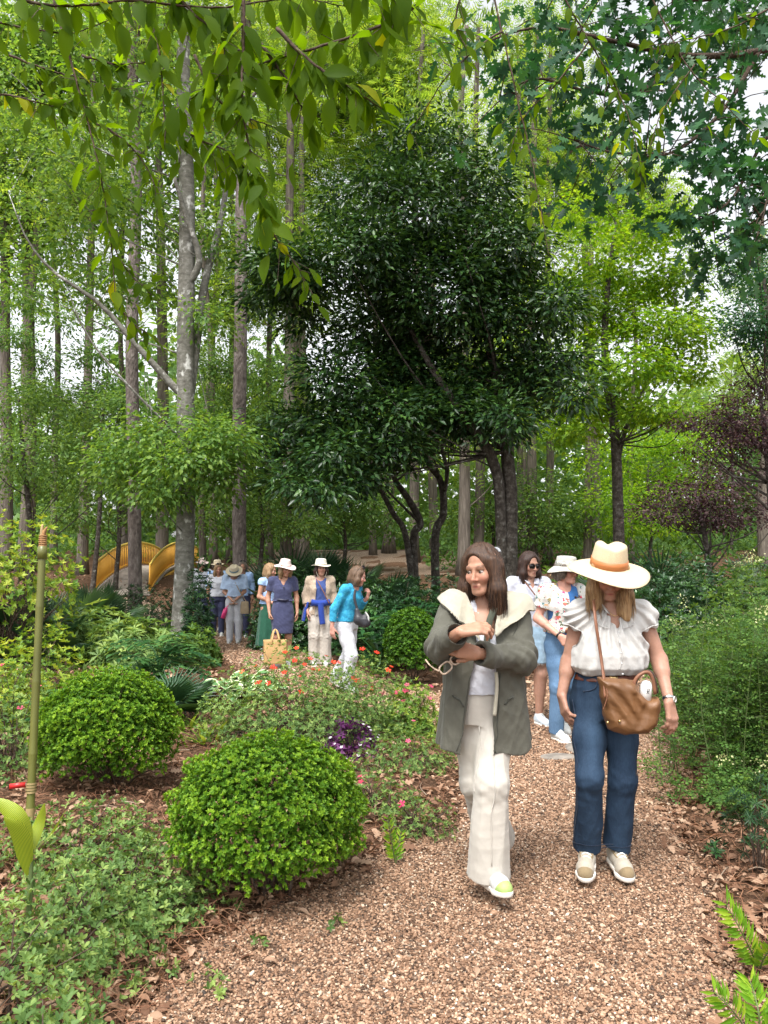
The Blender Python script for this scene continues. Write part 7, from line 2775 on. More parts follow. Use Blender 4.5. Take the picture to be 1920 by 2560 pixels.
def brunette():
    loc = A(Ws(1208, 1700, 3.74)[0], 3.74, 0.0)
    root = person('brunette woman in a grey green coat and ivory trousers, arms folded across her chest', loc)
    L = lambda u, v, d: Ws(u, v, d) - loc
    h = 0.0045
    J = dict(pel=L(1208, 1751, 3.74), waist=L(1208, 1675, 3.73), chest=L(1210, 1592, 3.73), neck=L(1213, 1508, 3.76),
             sa=L(1133, 1527, 3.74), ea=L(1098, 1620, 3.55), wa=L(1150, 1580, 3.38), sb=L(1291, 1532, 3.74), eb=L(1303, 1648, 3.62), wb=L(1196, 1634, 3.47),
             ha=L(1184, 1768, 3.75), ka=L(1192, 1955, 3.74), aa=L(1236, 2085, 4.06), hb=L(1234, 1768, 3.74), kb=L(1228, 1958, 3.60), ab=L(1222, 2166, 3.64))
    H = Head(L(1206, 1424, 3.70), -36, 8, -3, 0.985)
    hands = [dict(w=J['wa'], f=nrm(A(0.97, 0.05, 0.20)), n=A(0.15, 0.55, -0.83), thumb=1, curl=(0.32, 0.62, 0.42), s=1.0, tcurl=0.5, fan=0.08),
             dict(w=J['wb'], f=nrm(A(-0.93, -0.05, 0.22)), n=A(0, 1.0, 0.1), thumb=1, curl=(0.45, 0.6, 0.4), s=0.98)]
    body(root, J, H, TONE, h, hands, fat=1.0, iris=(0.07, 0.05, 0.03), look=(-0.35, -1, -0.05))
    hair(root, H, H_brown, 0.20, 0.0045, seed=3, ribbons=1500, curtains=(0.92, 1.12), part=-1.0, width=1.05, vol_=1.12, front_cut=1.0)
    # white V-necked shirt
    c = J['chest']
    top(root, dict(J, ea=J['sa'] + A(-0.05, 0, -0.2), wa=J['sa'] + A(-0.05, 0, -0.4), eb=J['sb'] + A(0.05, 0, -0.2), wb=J['sb'] + A(0.05, 0, -0.4)), M_wshirt, h, L(0, 1738, 3.65)[2], 0.012, 0.0, 0.050, -0.02, 'shirt', vneck=0.06, seed=5, amp=0.006,
        body_rows=[(0.87, 0.0, 0.0, 0.158, 0.135), (1.0, 0, 0.0, 0.150, 0.128), (c[2], c[0], 0.0, 0.158, 0.125), (1.30, 0.01, 0.02, 0.14, 0.095), (1.345, 0.01, 0.02, 0.10, 0.06)])
    tr = trousers(root, J, M_ivory, h, (0.098, 0.078, 0.08, 0.108), hem=0.045, seed=4, amp=0.0045, waist=1.0)
    seam(tr, [J['hb'] + A(-0.01, -0.15, -0.08), J['kb'] + A(0, -0.15, 0), J['ab'] + A(0.0, -0.15, 0.04)], 0.003, M_ivory, 40, name='front_crease')
    seam(tr, [J['ha'] + A(0.0, -0.15, -0.08), J['ka'] + A(0, -0.15, 0)], 0.003, M_ivory, 30, name='front_crease')
    # the coat: an open A-line shell
    lo, hi = bounds([J[k] for k in ('sa', 'ea', 'wa', 'sb', 'eb', 'wb', 'pel')], 0.22)
    lo[2] = 0.5
    v = Vol(lo, hi, h)
    rows = [(0.55, 0.005, 0.01, 0.236, 0.19), (0.72, 0.005, 0.01, 0.228, 0.18), (0.88, 0.005, 0.005, 0.212, 0.168), (1.02, 0.005, 0.0, 0.20, 0.158), (1.16, 0.008, 0.0, 0.192, 0.148), (1.27, 0.01, 0.015, 0.180, 0.118), (1.335, 0.01, 0.02, 0.135, 0.085), (1.375, 0.01, 0.025, 0.085, 0.065)]
    fold = lambda th, Z: 1 + 0.055 * np.clip((1.1 - Z) / 0.5, 0, 1) ** 1.2 * np.sin(7 * th + 1.5 * np.sin(2 * th)) + 0.012 * np.sin(11 * th + Z * 9)
    v.loft(rows, 0.02, fold, pw=2.3)
    v.loft([(z, cx, cy, rx - 0.020, ry - 0.020) for z, cx, cy, rx, ry in rows[:-2]], 0.006, fold, op='sub', pw=2.3)
    for s, r_ in (('a', (0.068, 0.064, 0.056)), ('b', (0.068, 0.066, 0.058))):
        S, E, Wr = J['s' + s], J['e' + s], J['w' + s]
        d = nrm(Wr - E)
        e = Wr - d * (0.018 if s == 'a' else 0.005)
        v.chain([S, E, e + d * 0.03], r_, 0.035)
        v.cut(lambda X, Y, Z: np.minimum((X - e[0]) * d[0] + (Y - e[1]) * d[1] + (Z - e[2]) * d[2], 0.10 - np.sqrt((X - e[0]) ** 2 + (Y - e[1]) ** 2 + (Z - e[2]) ** 2)), 0.003)
        v.cone(e - d * 0.03, e + d * 0.05, 0.034, 0.050, 0.004, op='sub')
    # front opening
    zs = [L(0, q, 3.58)[2] for q in (1910, 1850, 1700, 1640, 1600, 1500)]
    xl = [L(u, 1700, 3.58)[0] for u in (1150, 1158, 1180, 1192, 1198, 1185)]
    xr = [L(u, 1700, 3.58)[0] for u in (1226, 1230, 1238, 1238, 1240, 1245)]

    def opening(X, Y, Z):
        z = Z.ravel()
        a = np.interp(z, zs, xl)[None, None, :]
        b = np.interp(z, zs, xr)[None, None, :]
        # arms stay: the cut stops at the coat's own front
        return np.minimum(np.minimum(X - a, b - X), np.minimum(-0.02 - Y, Y + 0.20))
    keep = v.f.copy()
    v.cut(opening, 0.004)
    for s in 'ab':      # give the forearms back
        S, E, Wr = J['s' + s], J['e' + s], J['w' + s]
    v2 = Vol(lo, hi, h)
    for s, r_ in (('a', (0.064, 0.056)), ('b', (0.066, 0.058))):
        E, Wr = J['e' + s], J['w' + s]
        d = nrm(Wr - E)
        e = Wr - d * (0.018 if s == 'a' else 0.005)
        v2.cone(E, e + d * 0.03, r_[0], r_[1], 0.01)
        v2.cut(lambda X, Y, Z: (X - e[0]) * d[0] + (Y - e[1]) * d[1] + (Z - e[2]) * d[2] if s == 'x' else np.minimum((X - e[0]) * d[0] + (Y - e[1]) * d[1] + (Z - e[2]) * d[2], 0.10 - np.sqrt((X - e[0]) ** 2 + (Y - e[1]) ** 2 + (Z - e[2]) ** 2)), 0.003)
        v2.cone(e - d * 0.03, e + d * 0.05, 0.034, 0.050, 0.004, op='sub')
    v.f = np.minimum(v.f, v2.f)
    # sloping hem
    p = L(1200, 1893, 3.6)
    v.cut(lambda X, Y, Z: (p[2] + 0.10 * X + 0.10 * (Y + 0.15) * 0 + 0.35 * np.clip(-X - 0.10, 0, 1) + 0.012 * np.sin(X * 30)) - Z, 0.004)

    def cdisp(V):
        w = folds(V, 12, 26, 0.013, (1, 1, 0.3), 1.0) + folds(V, 13, 50, 0.0045, (1, 1, 0.6))
        for s in 'ab':
            S, E, Wr = J['s' + s], J['e' + s], J['w' + s]
            g = np.exp(-(np.linalg.norm(V - E, axis=1) / 0.11) ** 2)
            w += 0.0075 * g * np.sin((V @ nrm(Wr - S)) * 105 + 2 * np.sin(V[:, 2] * 30))
        return w
    coat = build_vol(v, 'coat', M_coat, root, disp=cdisp, smooth_it=2)
    M_cs = cloth('grey_green_stitching', (0.045, 0.046, 0.036))
    for a, b in (((1112, 1745), (1148, 1768)), ((1268, 1762), (1302, 1742))):
        seam(coat, [L(*a, 3.56), L((a[0] + b[0]) / 2, (a[1] + b[1]) / 2, 3.55), L(*b, 3.56)], 0.0045, M_cs, 14, name='pocket_welt')
    for u0, u1, u2 in ((1168, 1160, 1142), (1250, 1252, 1246)):
        seam(coat, [L(u0, 1690, 3.56), L(u1, 1790, 3.55), L(u2, 1885, 3.55)], 0.0022, M_cs, 30, name='front_seam')
    for s in 'ab':
        S, E = J['s' + s], J['e' + s]
        sg = -1 if s == 'a' else 1
        seam(coat, [S + A(-sg * 0.02, -0.09, 0.02), S + A(-sg * 0.01, -0.10, -0.04), S + A(-sg * 0.03, -0.10, -0.12)], 0.0022, M_cs, 16, name='sleeve_seam')
    # the big cream hood lying open over the shoulders
    v = Vol(lo, hi + A(0, 0, 0.1), h)
    hr = [(1.02, 0.005, 0.0, 0.226, 0.186), (1.16, 0.008, 0.0, 0.226, 0.182), (1.27, 0.01, 0.008, 0.222, 0.158), (1.335, 0.01, 0.02, 0.190, 0.128), (1.39, 0.01, 0.03, 0.125, 0.098), (1.435, 0.01, 0.04, 0.088, 0.083)]
    v.loft(hr, 0.02, lambda th, Z: 1 + 0.03 * np.sin(6 * th + Z * 14), pw=2.2)
    for s in 'ab':
        v.cone(J['s' + s] + A(0, 0, 0.008), J['neck'] + A(0, 0.0, -0.01), 0.090, 0.080, 0.03)
        v.cone(J['s' + s] + A(0, 0, 0.0), J['s' + s] + (J['e' + s] - J['s' + s]) * 0.6, 0.095, 0.100, 0.03)
    v.loft([(z - 0.0, cx, cy, rx - 0.021, ry - 0.021) for z, cx, cy, rx, ry in hr[:4]], 0.004, op='sub', pw=2.2)
    v.cone(J['neck'] + A(0, -0.02, -0.10), J['neck'] + A(0, -0.05, 0.16), 0.058, 0.078, 0.01, op='sub')
    px = [L(u, 1600, 3.56)[0] for u in (1085, 1104, 1180, 1217, 1224, 1236, 1256, 1318, 1335)]
    pz = [L(0, q, 3.56)[2] for q in (1488, 1508, 1588, 1628, 1628, 1596, 1582, 1546, 1532)]
    v.cut(lambda X, Y, Z: np.interp(X.ravel(), px, pz)[:, None, None] + 0.03 * (Y > 0.05) - Z, 0.004)
    zv = [L(0, q, 3.56)[2] for q in (1625, 1600, 1560, 1500, 1470)]
    va = [L(u, 1600, 3.56)[0] for u in (1217, 1206, 1196, 1180, 1170)]
    vb = [L(u, 1600, 3.56)[0] for u in (1222, 1240, 1243, 1246, 1254)]

    def vee(X, Y, Z):
        z = Z.ravel()
        return np.minimum(np.minimum(X - np.interp(z, zv, va)[None, None, :], np.interp(z, zv, vb)[None, None, :] - X), -0.01 - Y)
    v.cut(vee, 0.004)
    build_vol(v, 'hood', M_cream, root, disp=lambda V: folds(V, 22, 24, 0.012, (1, 1, 0.8)) + folds(V, 24, 50, 0.004), smooth_it=2, label='cream hood lying open over the shoulders')
    # coat lining turned out below the folded arm
    strip_obj('coat_lining', [L(1240, 1680, 3.555), L(1242, 1720, 3.553), L(1236, 1790, 3.55)], 0.016, A(1, 0, 0), 0.004, M_cream, root)
    strip_obj('bag_strap', [L(1242, 1504, 3.68), L(1236, 1520, 3.625), L(1222, 1560, 3.60), L(1216, 1620, 3.59)], 0.03, A(1, 0, 0.4), 0.004, M_strap, root)
    # hair clip
    MB_ = tube_obj('hair_clip', [H(A(0.02, 0.105, 0.09)), H(A(0.045, 0.10, 0.085)), H(A(0.06, 0.09, 0.07))], 0.008, plain('grey_clip', (0.25, 0.26, 0.28), 0.3), root)
    # ring
    # shoes: the front one strikes with its heel, the rear one rolls off its toe
    shoe(root, J['ab'], nrm(A(0.28, -0.93, 0.12)), L=0.26, upper=M_wleather, sole=M_white_sole, accent=M_green)
    shoe(root, J['aa'] + A(0, 0, 0.0), nrm(A(0.1, -0.75, -0.62)), L=0.26, upper=M_wleather, sole=M_white_sole, accent=M_green)
    # reading glasses dangling from the tucked hand
    g0 = Ws(1142, 1646, 3.50)
    gl = thing('eyeglasses', 'pale tortoiseshell eyeglasses dangling from a folded hand', 'eyeglasses', tuple(g0))
    ex, ez = nrm(A(-0.77, -0.08, -0.63)), nrm(A(0.63, 0.0, -0.77))

    def ring(cx, cz, w, hh, n=28):
        th = np.linspace(0, 2 * np.pi, n + 1)
        x = np.sign(np.cos(th)) * np.abs(np.cos(th)) ** 0.7 * w
        z = np.sign(np.sin(th)) * np.abs(np.sin(th)) ** 0.7 * hh
        return ex * (cx + x)[:, None] + ez * (cz + z)[:, None]
    glass = newmat('clear_glass')
    gp = glass[1].nodes.new('ShaderNodeBsdfPrincipled')
    gp.inputs['Roughness'].default_value = 0.05
    gp.inputs['Transmission Weight'].default_value = 1.0
    gp.inputs['IOR'].default_value = 1.1
    glass[1].links.new(gp.outputs[0], glass[2].inputs[0])
    for cx in (0.0, 0.066):
        q = ring(cx, 0.0, 0.029, 0.021)
        tube_obj('rim', q, 0.0042, M_tort, gl, 6, smooth_n=40, caps=False)
        link('lens', mesh_np('lens', q[:-1], np.array([np.arange(28)]), None, False), glass[0], gl)
    tube_obj('bridge', [ex * 0.026 - ez * 0.006, ex * 0.033 - ez * 0.011, ex * 0.040 - ez * 0.006], 0.0030, M_tort, gl, 6, smooth_n=8)
    yb = A(0.1, 1, 0.0)
    tube_obj('temple', [ex * 0.094 - ez * 0.008, ex * 0.102 - ez * 0.014, ex * 0.10 - ez * 0.02 + A(-0.03, 0.0, 0.016), ex * 0.10 - ez * 0.02 + A(-0.052, 0.01, 0.042)], [0.004, 0.0036, 0.0032, 0.004], M_tort, gl, 6)
    tube_obj('temple', [ex * -0.028 - ez * 0.008, ex * -0.05 - ez * 0.01 + A(0.0, 0.02, 0.01), ex * -0.085 + A(0, 0.03, 0.01)], 0.003, M_tort, gl, 6)
    # ring on the raised hand
    return root


def hatwoman():
    d0 = 3.90
    loc = A(Ws(1513, 1700, d0)[0], d0, 0.0)
    root = person('woman in a wide straw hat, white blouse and dark jeans, looking down', loc)
    L = lambda u, v, d: Ws(u, v, d) - loc
    h = 0.0045
    J = dict(pel=L(1512, 1738, d0), waist=L(1516, 1660, d0), chest=L(1522, 1585, d0), neck=L(1524, 1512, d0),
             sa=L(1450, 1528, d0 + .01), ea=L(1422, 1655, d0 + .05), wa=L(1404, 1738, d0 + 0.0), sb=L(1603, 1530, d0 + .01), eb=L(1648, 1650, d0 - .0), wb=L(1672, 1752, d0 - .12),
             ha=L(1472, 1752, d0), ka=L(1474, 1945, d0 - .14), aa=L(1468, 2118, d0 - .0), hb=L(1552, 1752, d0), kb=L(1556, 1950, d0 - .07), ab=L(1540, 2120, d0 + .03))
    H = Head(L(1521, 1436, d0 - .06), -3, 24, 2, 0.97)
    hands = [dict(w=J['wa'], f=nrm(A(0.10, -0.35, -0.93)), n=A(1, 0.2, 0.0), thumb=-1, curl=(0.35, 0.5, 0.3), s=0.95),
             dict(w=J['wb'], f=nrm(A(0.13, -0.12, -0.98)), n=A(-0.55, 0.8, 0.0), thumb=1, curl=(0.30, 0.45, 0.3), s=1.0, tcurl=0.35)]
    b = body(root, J, H, TONE_P, h, hands, fat=0.97)
    hair(root, H, H_blond, 0.18, 0.0045, seed=8, ribbons=1300, curtains=(0.95, 1.2), hang=A(0, -0.12, -1), width=0.98)
    hat(root, H, 0.092, 0.125, 0.112, 0.030, straw('straw', (0.60, 0.49, 0.315)), M_band, 0.036, z=0.046, tilt=(-7, 2), pinch=0.030, wave=0.010, flare=0.86, oval=1.12)
    # blouse
    c = J['chest']
    zb = L(0, 1690, d0 - .1)[2]
    rows = [(zb - 0.004, J['waist'][0], 0.0, 0.158, 0.125), (zb + 0.035, J['waist'][0] + .004, -0.004, 0.188, 0.152), (zb + 0.10, c[0] - .005, -0.006, 0.192, 0.156), (c[2], c[0], 0.0, 0.180, 0.142), (J['sa'][2] - 0.035, c[0], 0.01, 0.165, 0.112), (J['sa'][2] + 0.03, c[0], 0.015, 0.115, 0.07)]
    fold = lambda th, Z: 1 + 0.03 * np.sin(13 * th + 2.2 * np.sin(3 * th)) * np.clip((1.28 - Z) / 0.15, 0.25, 1) + 0.03 * np.sin(22 * th + 3 * np.sin(2 * th)) * np.clip((zb + 0.05 - Z) / 0.05, 0, 1)

    def sleeves(v):
        pass

    def bd(V):
        # pleats run down and out from the yoke
        an = np.arctan2(V[:, 0] - c[0], np.maximum(0.02, 1.40 - V[:, 2]))
        w = 0.0065 * np.sin(an * 34 + 2.0 * np.sin(V[:, 2] * 22)) * np.exp(-((V[:, 2] - 1.22) / 0.16) ** 2)
        return w * 1.25 + folds(V, 31, 26, 0.006, (1, 1, 0.35)) + folds(V, 32, 60, 0.0018, (1, 1, 0.5))
    lo, hi = bounds([J[k] for k in ('sa', 'ea', 'sb', 'eb', 'waist', 'neck')], 0.18)
    v = Vol(lo, hi, h)
    v.loft(rows, 0.02, fold, pw=2.2)
    for s in 'ab':
        S, E = J['s' + s], J['e' + s]
        d = nrm(E - S)
        v.cone(S + A(0, 0, 0.004), J['neck'] - A(0, 0, 0.004), 0.062, 0.055, 0.03)
        v.ell(S + d * 0.030, (0.072, 0.080, 0.076), None, 0.03)
        v.cone(S + d * 0.03, S + d * 0.115, 0.074, 0.054, 0.02)
        e = S + d * 0.092
        v.cut(lambda X, Y, Z: np.minimum((X - e[0]) * d[0] + (Y - e[1]) * d[1] + (Z - e[2]) * d[2], np.where(np.abs(X - c[0]) > 0.15, 0.085, -1.0) - np.sqrt((X - e[0]) ** 2 + (Y - e[1]) ** 2 + (Z - e[2]) ** 2)), 0.003)
    v.plane(A(0, 0, zb), A(0, 0, -1))
    nk = J['neck']
    v.cone(nk + A(0, -0.02, 0.06), nk + A(0, -0.03, 0.0), 0.062, 0.056, 0.008, op='sub')
    for q in np.linspace(0, 1, 9):
        z = nk[2] - 0.10 * q
        v.cone(A(nk[0], nk[1] - 0.05, z), A(nk[0], nk[1] - 0.25, z), 0.040 * (1 - q) + 0.004, 0.040 * (1 - q) + 0.004, 0.006, op='sub')
    bl = build_vol(v, 'blouse', M_blouse, root, disp=bd, smooth_it=2)
    for s, sg in (('a', -1), ('b', 1)):
        S, E = J['s' + s], J['e' + s]
        d = nrm(E - S)
        e_ = S + d * 0.080
        b1 = nrm(np.cross(d, A(0, 1, 0)))
        b2 = np.cross(d, b1)
        seam(bl, [e_ + 0.08 * (b1 * math.cos(q) + b2 * math.sin(q)) for q in np.linspace(0, 6.28, 13)], 0.0035, M_blouse, 36, name='sleeve_band')
    seam(bl, [nk + A(-0.002, -0.2, -0.11), nk + A(-0.002, -0.22, -0.2), nk + A(-0.004, -0.22, -0.32)], 0.003, M_blouse, 24, name='placket')
    for sg in (-1, 1):
        seam(bl, [nk + A(sg * 0.035, -0.2, -0.065), nk + A(sg * 0.08, -0.2, -0.06), nk + A(sg * 0.12, -0.16, -0.04)], 0.003, M_blouse, 16, name='yoke_seam')
    # collar wings and button placket
    for s in (-1, 1):
        strip_obj('collar', [nk + A(s * 0.060, 0.01, 0.018), nk + A(s * 0.052, -0.055, 0.002), nk + A(s * 0.036, -0.098, -0.035)], 0.032, A(s * 0.7, -0.2, 0.6), 0.005, M_blouse, root)
    for k in range(5):
        z = nk[2] - 0.125 - 0.048 * k
        y = -0.128 - 0.012 * k
        tube_obj('button', [A(nk[0] - .002, y - 0.020, z), A(nk[0] - .002, y - 0.027, z)], 0.0045, M_wleather, root, 8, smooth_n=3)
    # gold necklace chain
    tube_obj('necklace', [nk + A(-0.05, -0.03, 0.01), nk + A(-0.03, -0.075, -0.03), nk + A(0.0, -0.094, -0.05), nk + A(0.03, -0.075, -0.03), nk + A(0.05, -0.03, 0.01)], 0.0016, M_gold, root, 5)
    jn = trousers(root, J, M_jeans, h, (0.086, 0.067, 0.066, 0.070), hem=0.085, seed=34, amp=0.004, waist=zb + 0.03, hip=(0.168, 0.128), name='jeans', tint=jean_tint(J, 35, 0.03))
    # belt
    v = Vol(lo - A(0, 0, .1), hi, h)
    wz = zb - 0.014
    v.loft([(wz - 0.016, J['pel'][0] + .003, 0.0, 0.153, 0.119), (wz + 0.016, J['waist'][0], 0.0, 0.147, 0.113)], 0.004, pw=2.2)
    build_vol(v, 'belt', M_belt, root)
    strip_obj('buckle', [A(J['waist'][0] - .02, -0.118, wz), A(J['waist'][0] + .02, -0.118, wz)], 0.034, UP, 0.006, M_gold, root, n=4)
    # fly seam, pocket edges, side seams and hems
    M_st = cloth('dark_stitching', (0.012, 0.022, 0.045))
    for s, t in ((-1, 'a'), (1, 'b')):
        seam(jn, [J['pel'] + A(s * 0.075, -0.13, 0.09), J['pel'] + A(s * 0.09, -0.13, 0.05), J['pel'] + A(s * 0.14, -0.09, 0.03)], 0.0025, M_st, 16, name='pocket_seam')
        seam(jn, [J['h' + t] + A(s * 0.15, -0.03, 0.02), J['k' + t] + A(s * 0.12, -0.03, 0), J['a' + t] + A(s * 0.12, -0.03, 0.03)], 0.0025, M_st, 40, name='side_seam')
        c_ = J['a' + t] + A(0, 0, 0.025)
        seam(jn, [c_ + 0.12 * A(math.cos(q), math.sin(q), 0.0) for q in np.linspace(0, 6.28, 13)], 0.002, M_st, 40, name='hem')
    seam(jn, [J['pel'] + A(0.005, -0.16, 0.10), J['pel'] + A(0.008, -0.16, 0.02), J['pel'] + A(0.0, -0.13, -0.07)], 0.0025, M_st, 20, name='fly_seam')
    # wrist watch
    d = nrm(J['wb'] - J['eb'])
    wc = J['wb'] - d * 0.012
    wv = Vol(wc - 0.06, wc + 0.06, 0.003)
    wv.cone(wc - d * 0.009, wc + d * 0.009, 0.0295, 0.029, 0.002)
    wv.plane(wc + d * 0.008, d)
    wv.plane(wc - d * 0.008, -d)
    ww = build_vol(wv, 'wristwatch', M_metal, root)
    fc = wc + nrm(A(0.75, -0.65, 0)) * 0.029
    tube_obj('watch_face', [fc, fc + nrm(A(0.75, -0.65, 0)) * 0.006], 0.0145, plain('pale_dial', (0.6, 0.6, 0.58), 0.2), ww, 14, smooth_n=3)
    shoe(root, J['aa'], nrm(A(-0.30, -0.94, -0.10)), L=0.255, upper=M_tshoe, sole=M_white_sole, accent=M_tan)
    shoe(root, J['ab'], nrm(A(0.04, -1.0, -0.06)), L=0.255, upper=M_tshoe, sole=M_white_sole, accent=M_tan)
    # ---- the slouchy leather shoulder bag
    bc = Ws(1566, 1762, d0 - .22)
    bag = thing('shoulder_bag', 'slouchy brown leather bag slung across the white blouse', 'bag', tuple(bc))
    B = lambda u, v_, d: Ws(u, v_, d) - bc
    v = Vol((-0.21, -0.13, -0.20), (0.21, 0.13, 0.20), 0.0045)
    db = d0 - .22
    poly = [B(u, q, db)[[0, 2]] for u, q in ((1494, 1693), (1540, 1694), (1588, 1700), (1600, 1728), (1618, 1746), (1644, 1740), (1650, 1775), (1640, 1812), (1618, 1834), (1560, 1838), (1520, 1822), (1507, 1780))]
    v.slab(poly, 0.0, 0.045, 0.062)
    # the gathered pleat that runs from the seam down to the base
    for q0, q1 in (((1514, 1740), (1556, 1800)), ((1530, 1722), (1600, 1812)), ((1592, 1742), (1606, 1800)), ((1620, 1762), (1600, 1822))):
        v.cone(B(*q0, db - .062), B(*q1, db - .066), 0.004, 0.010, 0.020, op='sub')

    def bdisp(V):
        x, z = V[:, 0], V[:, 2]
        w = 0.0035 * np.sin((x * 0.8 + z * 0.9) * 75 + 2.2 * np.sin(x * 26)) * np.exp(-((z - 0.02) / 0.10) ** 2) + folds(V, 51, 26, 0.005) + folds(V, 52, 60, 0.002)
        return w
    bb = build_vol(v, 'bag_body', M_leather, bag, disp=bdisp, smooth_it=2)
    strip_obj('strap', [B(1484, 1502, d0 - .125), B(1490, 1560, d0 - .185), B(1502, 1640, d0 - .20), B(1510, 1700, d0 - .245), B(1513, 1745, d0 - .268)], 0.014, A(1, 0.2, 0), 0.005, M_leather2, bag)
    strip_obj('strap', [B(1484, 1502, d0 - .125), B(1490, 1490, d0 - .05), B(1510, 1496, d0 + .06)], 0.014, A(1, 0.2, 0), 0.005, M_leather2, bag)
    for pts in ([(1582, 1728), (1588, 1700), (1606, 1683), (1622, 1682), (1632, 1700), (1638, 1735)],):
        tube_obj('handle', [B(u, q, db - .03) for u, q in pts], 0.0085, M_leather2, bag, 8)
        tube_obj('handle', [B(u + 4, q - 2, db + .05) for u, q in pts], 0.0085, plain('dark_leather', (0.05, 0.03, 0.02), 0.4), bag, 8)
    for u, q in ((1519, 1806), (1549, 1803)):
        tube_obj('stud', [B(u, q, db - .055), B(u, q, db - .068)], 0.006, M_gold, bag, 8, smooth_n=3)
    # seam
    tube_obj('seam', [B(1514, 1706, db - .037), B(1518, 1740, db - .055), B(1508, 1775, db - .055)], 0.0025, M_leather2, bag, 5)
    # ---- white bottle with a small dark figure printed on it
    bt = Ws(1612, 1752, db - .012)
    bo = thing('water_bottle', 'white bottle with a small black figure standing in the brown bag', 'bottle', tuple(bt))
    ax_ = nrm(A(0.12, 0, 1))
    prof = [(-0.002, 0.0), (0, 0.027), (0.055, 0.028), (0.075, 0.027), (0.088, 0.020), (0.094, 0.012), (0.096, 0.0)]
    mb = MB().tube(np.array([ax_ * z for z, _ in prof]), [r_ + 0.0005 for _, r_ in prof], 24)
    link('bottle_body', mesh_np('bottle_body', np.concatenate(mb.v), [np.concatenate(q) for q in mb.f.values()], None, True), plain('white_enamel', (0.72, 0.72, 0.70), 0.3), bo)
    fr = nrm(A(0.05, -1, 0))
    M_ink = plain('black_print', (0.01, 0.01, 0.01), 0.5)
    th = np.linspace(0, 2 * np.pi, 13)
    c0 = ax_ * 0.056 + fr * 0.0290
    sx = A(1, 0, -0.12)
    fig = tube_obj('print', [c0 + sx * 0.0055 * math.cos(t) + ax_ * 0.0055 * math.sin(t) for t in th], 0.0011, M_ink, bo, 5, smooth_n=26)
    tube_obj('print', [c0 - ax_ * 0.0055, c0 - ax_ * 0.011 - sx * 0.002, c0 - ax_ * 0.019 - sx * 0.006], 0.0012, M_ink, bo, 5, smooth_n=8)
    tube_obj('print', [c0 - ax_ * 0.011 - sx * 0.002, c0 - ax_ * 0.019 + sx * 0.006], 0.0012, M_ink, bo, 5, smooth_n=6)
    tube_obj('print', [c0 - ax_ * 0.008 - sx * 0.008, c0 - ax_ * 0.008 + sx * 0.006], 0.001, M_ink, bo, 5, smooth_n=6)
    # dark umbrella-thin cord of the second strap behind the arm
    return root


brunette()
hatwoman()


# ================================================================== the two women behind them
def skirtwoman():
    loc = on(*Ws(1324, 1600, 7.5)[:2])
    root = person('woman in sunglasses, white shirt and frayed denim skirt walking on the path', loc, 14, 1.0)
    J = stand(1.63)
    J.update(ea=A(-0.24, 0.05, 1.09), wa=A(-0.25, 0.0, 0.86), ka=A(-0.09, 0.02, 0.47), aa=A(-0.09, 0.20, 0.12), kb=A(0.08, -0.07, 0.47), ab=A(0.06, -0.06, 0.085))
    H = Head(A(0, -0.02, 1.525), 12, 8)
    h = 0.0065
    body(root, J, H, TONE_P, h, [dict(w=J['wb'], f=A(0, -0.1, -1), n=A(-1, 0, 0), thumb=-1, s=1), dict(w=J['wa'], f=A(0, -0.1, -1), n=A(1, 0, 0), thumb=1)], fat=1.08, open_eyes=False, leg=1.08)
    hair(root, H, H_dark, 0.19, 0.006, seed=11, ribbons=160, part=0.3, width=1.0)
    sunglasses(root, H)
    top(root, J, M_eyelet, h, 0.90, 0.035, 1.55, 0.06, -0.02, 'shirt', seed=61, amp=0.007, vneck=0.09, sl_r=(0.075, 0.07, 0.062))
    for s in (-1, 1):
        strip_obj('collar', [J['neck'] + A(s * 0.065, 0.01, 0.02), J['neck'] + A(s * 0.06, -0.06, 0.0), J['neck'] + A(s * 0.035, -0.115, -0.045)], 0.045, A(s, -0.2, 0.3), 0.006, M_eyelet, root)
    sk = skirt(root, [(0.585, 0, 0.0, 0.185, 0.155), (0.75, 0, 0.0, 0.185, 0.15), (0.95, 0, 0.0, 0.165, 0.128)], M_ldenim_flat, h, n=5, amp=0.03, seed=3)
    r = np.random.default_rng(63)
    mb = MB()
    for k in range(150):
        a = r.uniform(0, 6.28)
        p = A(0.180 * math.cos(a), 0.150 * math.sin(a), 0.592)
        mb.tube(np.array([p, p + A(r.normal() * 0.006, r.normal() * 0.006, -r.uniform(0.012, 0.03))]), [0.0016, 0.0008], 3, caps=False)
    link('fringe', mesh_np('fringe', np.concatenate(mb.v), [np.concatenate(q) for q in mb.f.values()], None, True), M_lace, sk)['kind'] = 'stuff'
    strip_obj('bag_strap', [A(-0.09, -0.11, 1.36), A(0.0, -0.165, 1.22), A(0.12, -0.165, 1.05)], 0.012, A(1, 0, 0.6), 0.004, M_leather2, root)
    shoe(root, J['ab'], A(0.1, -1, 0), L=0.25, h=0.006, upper=M_lshoe, sole=M_white_sole)
    shoe(root, J['aa'], A(-0.05, -0.9, -0.3), L=0.25, h=0.006, upper=M_lshoe, sole=M_white_sole)


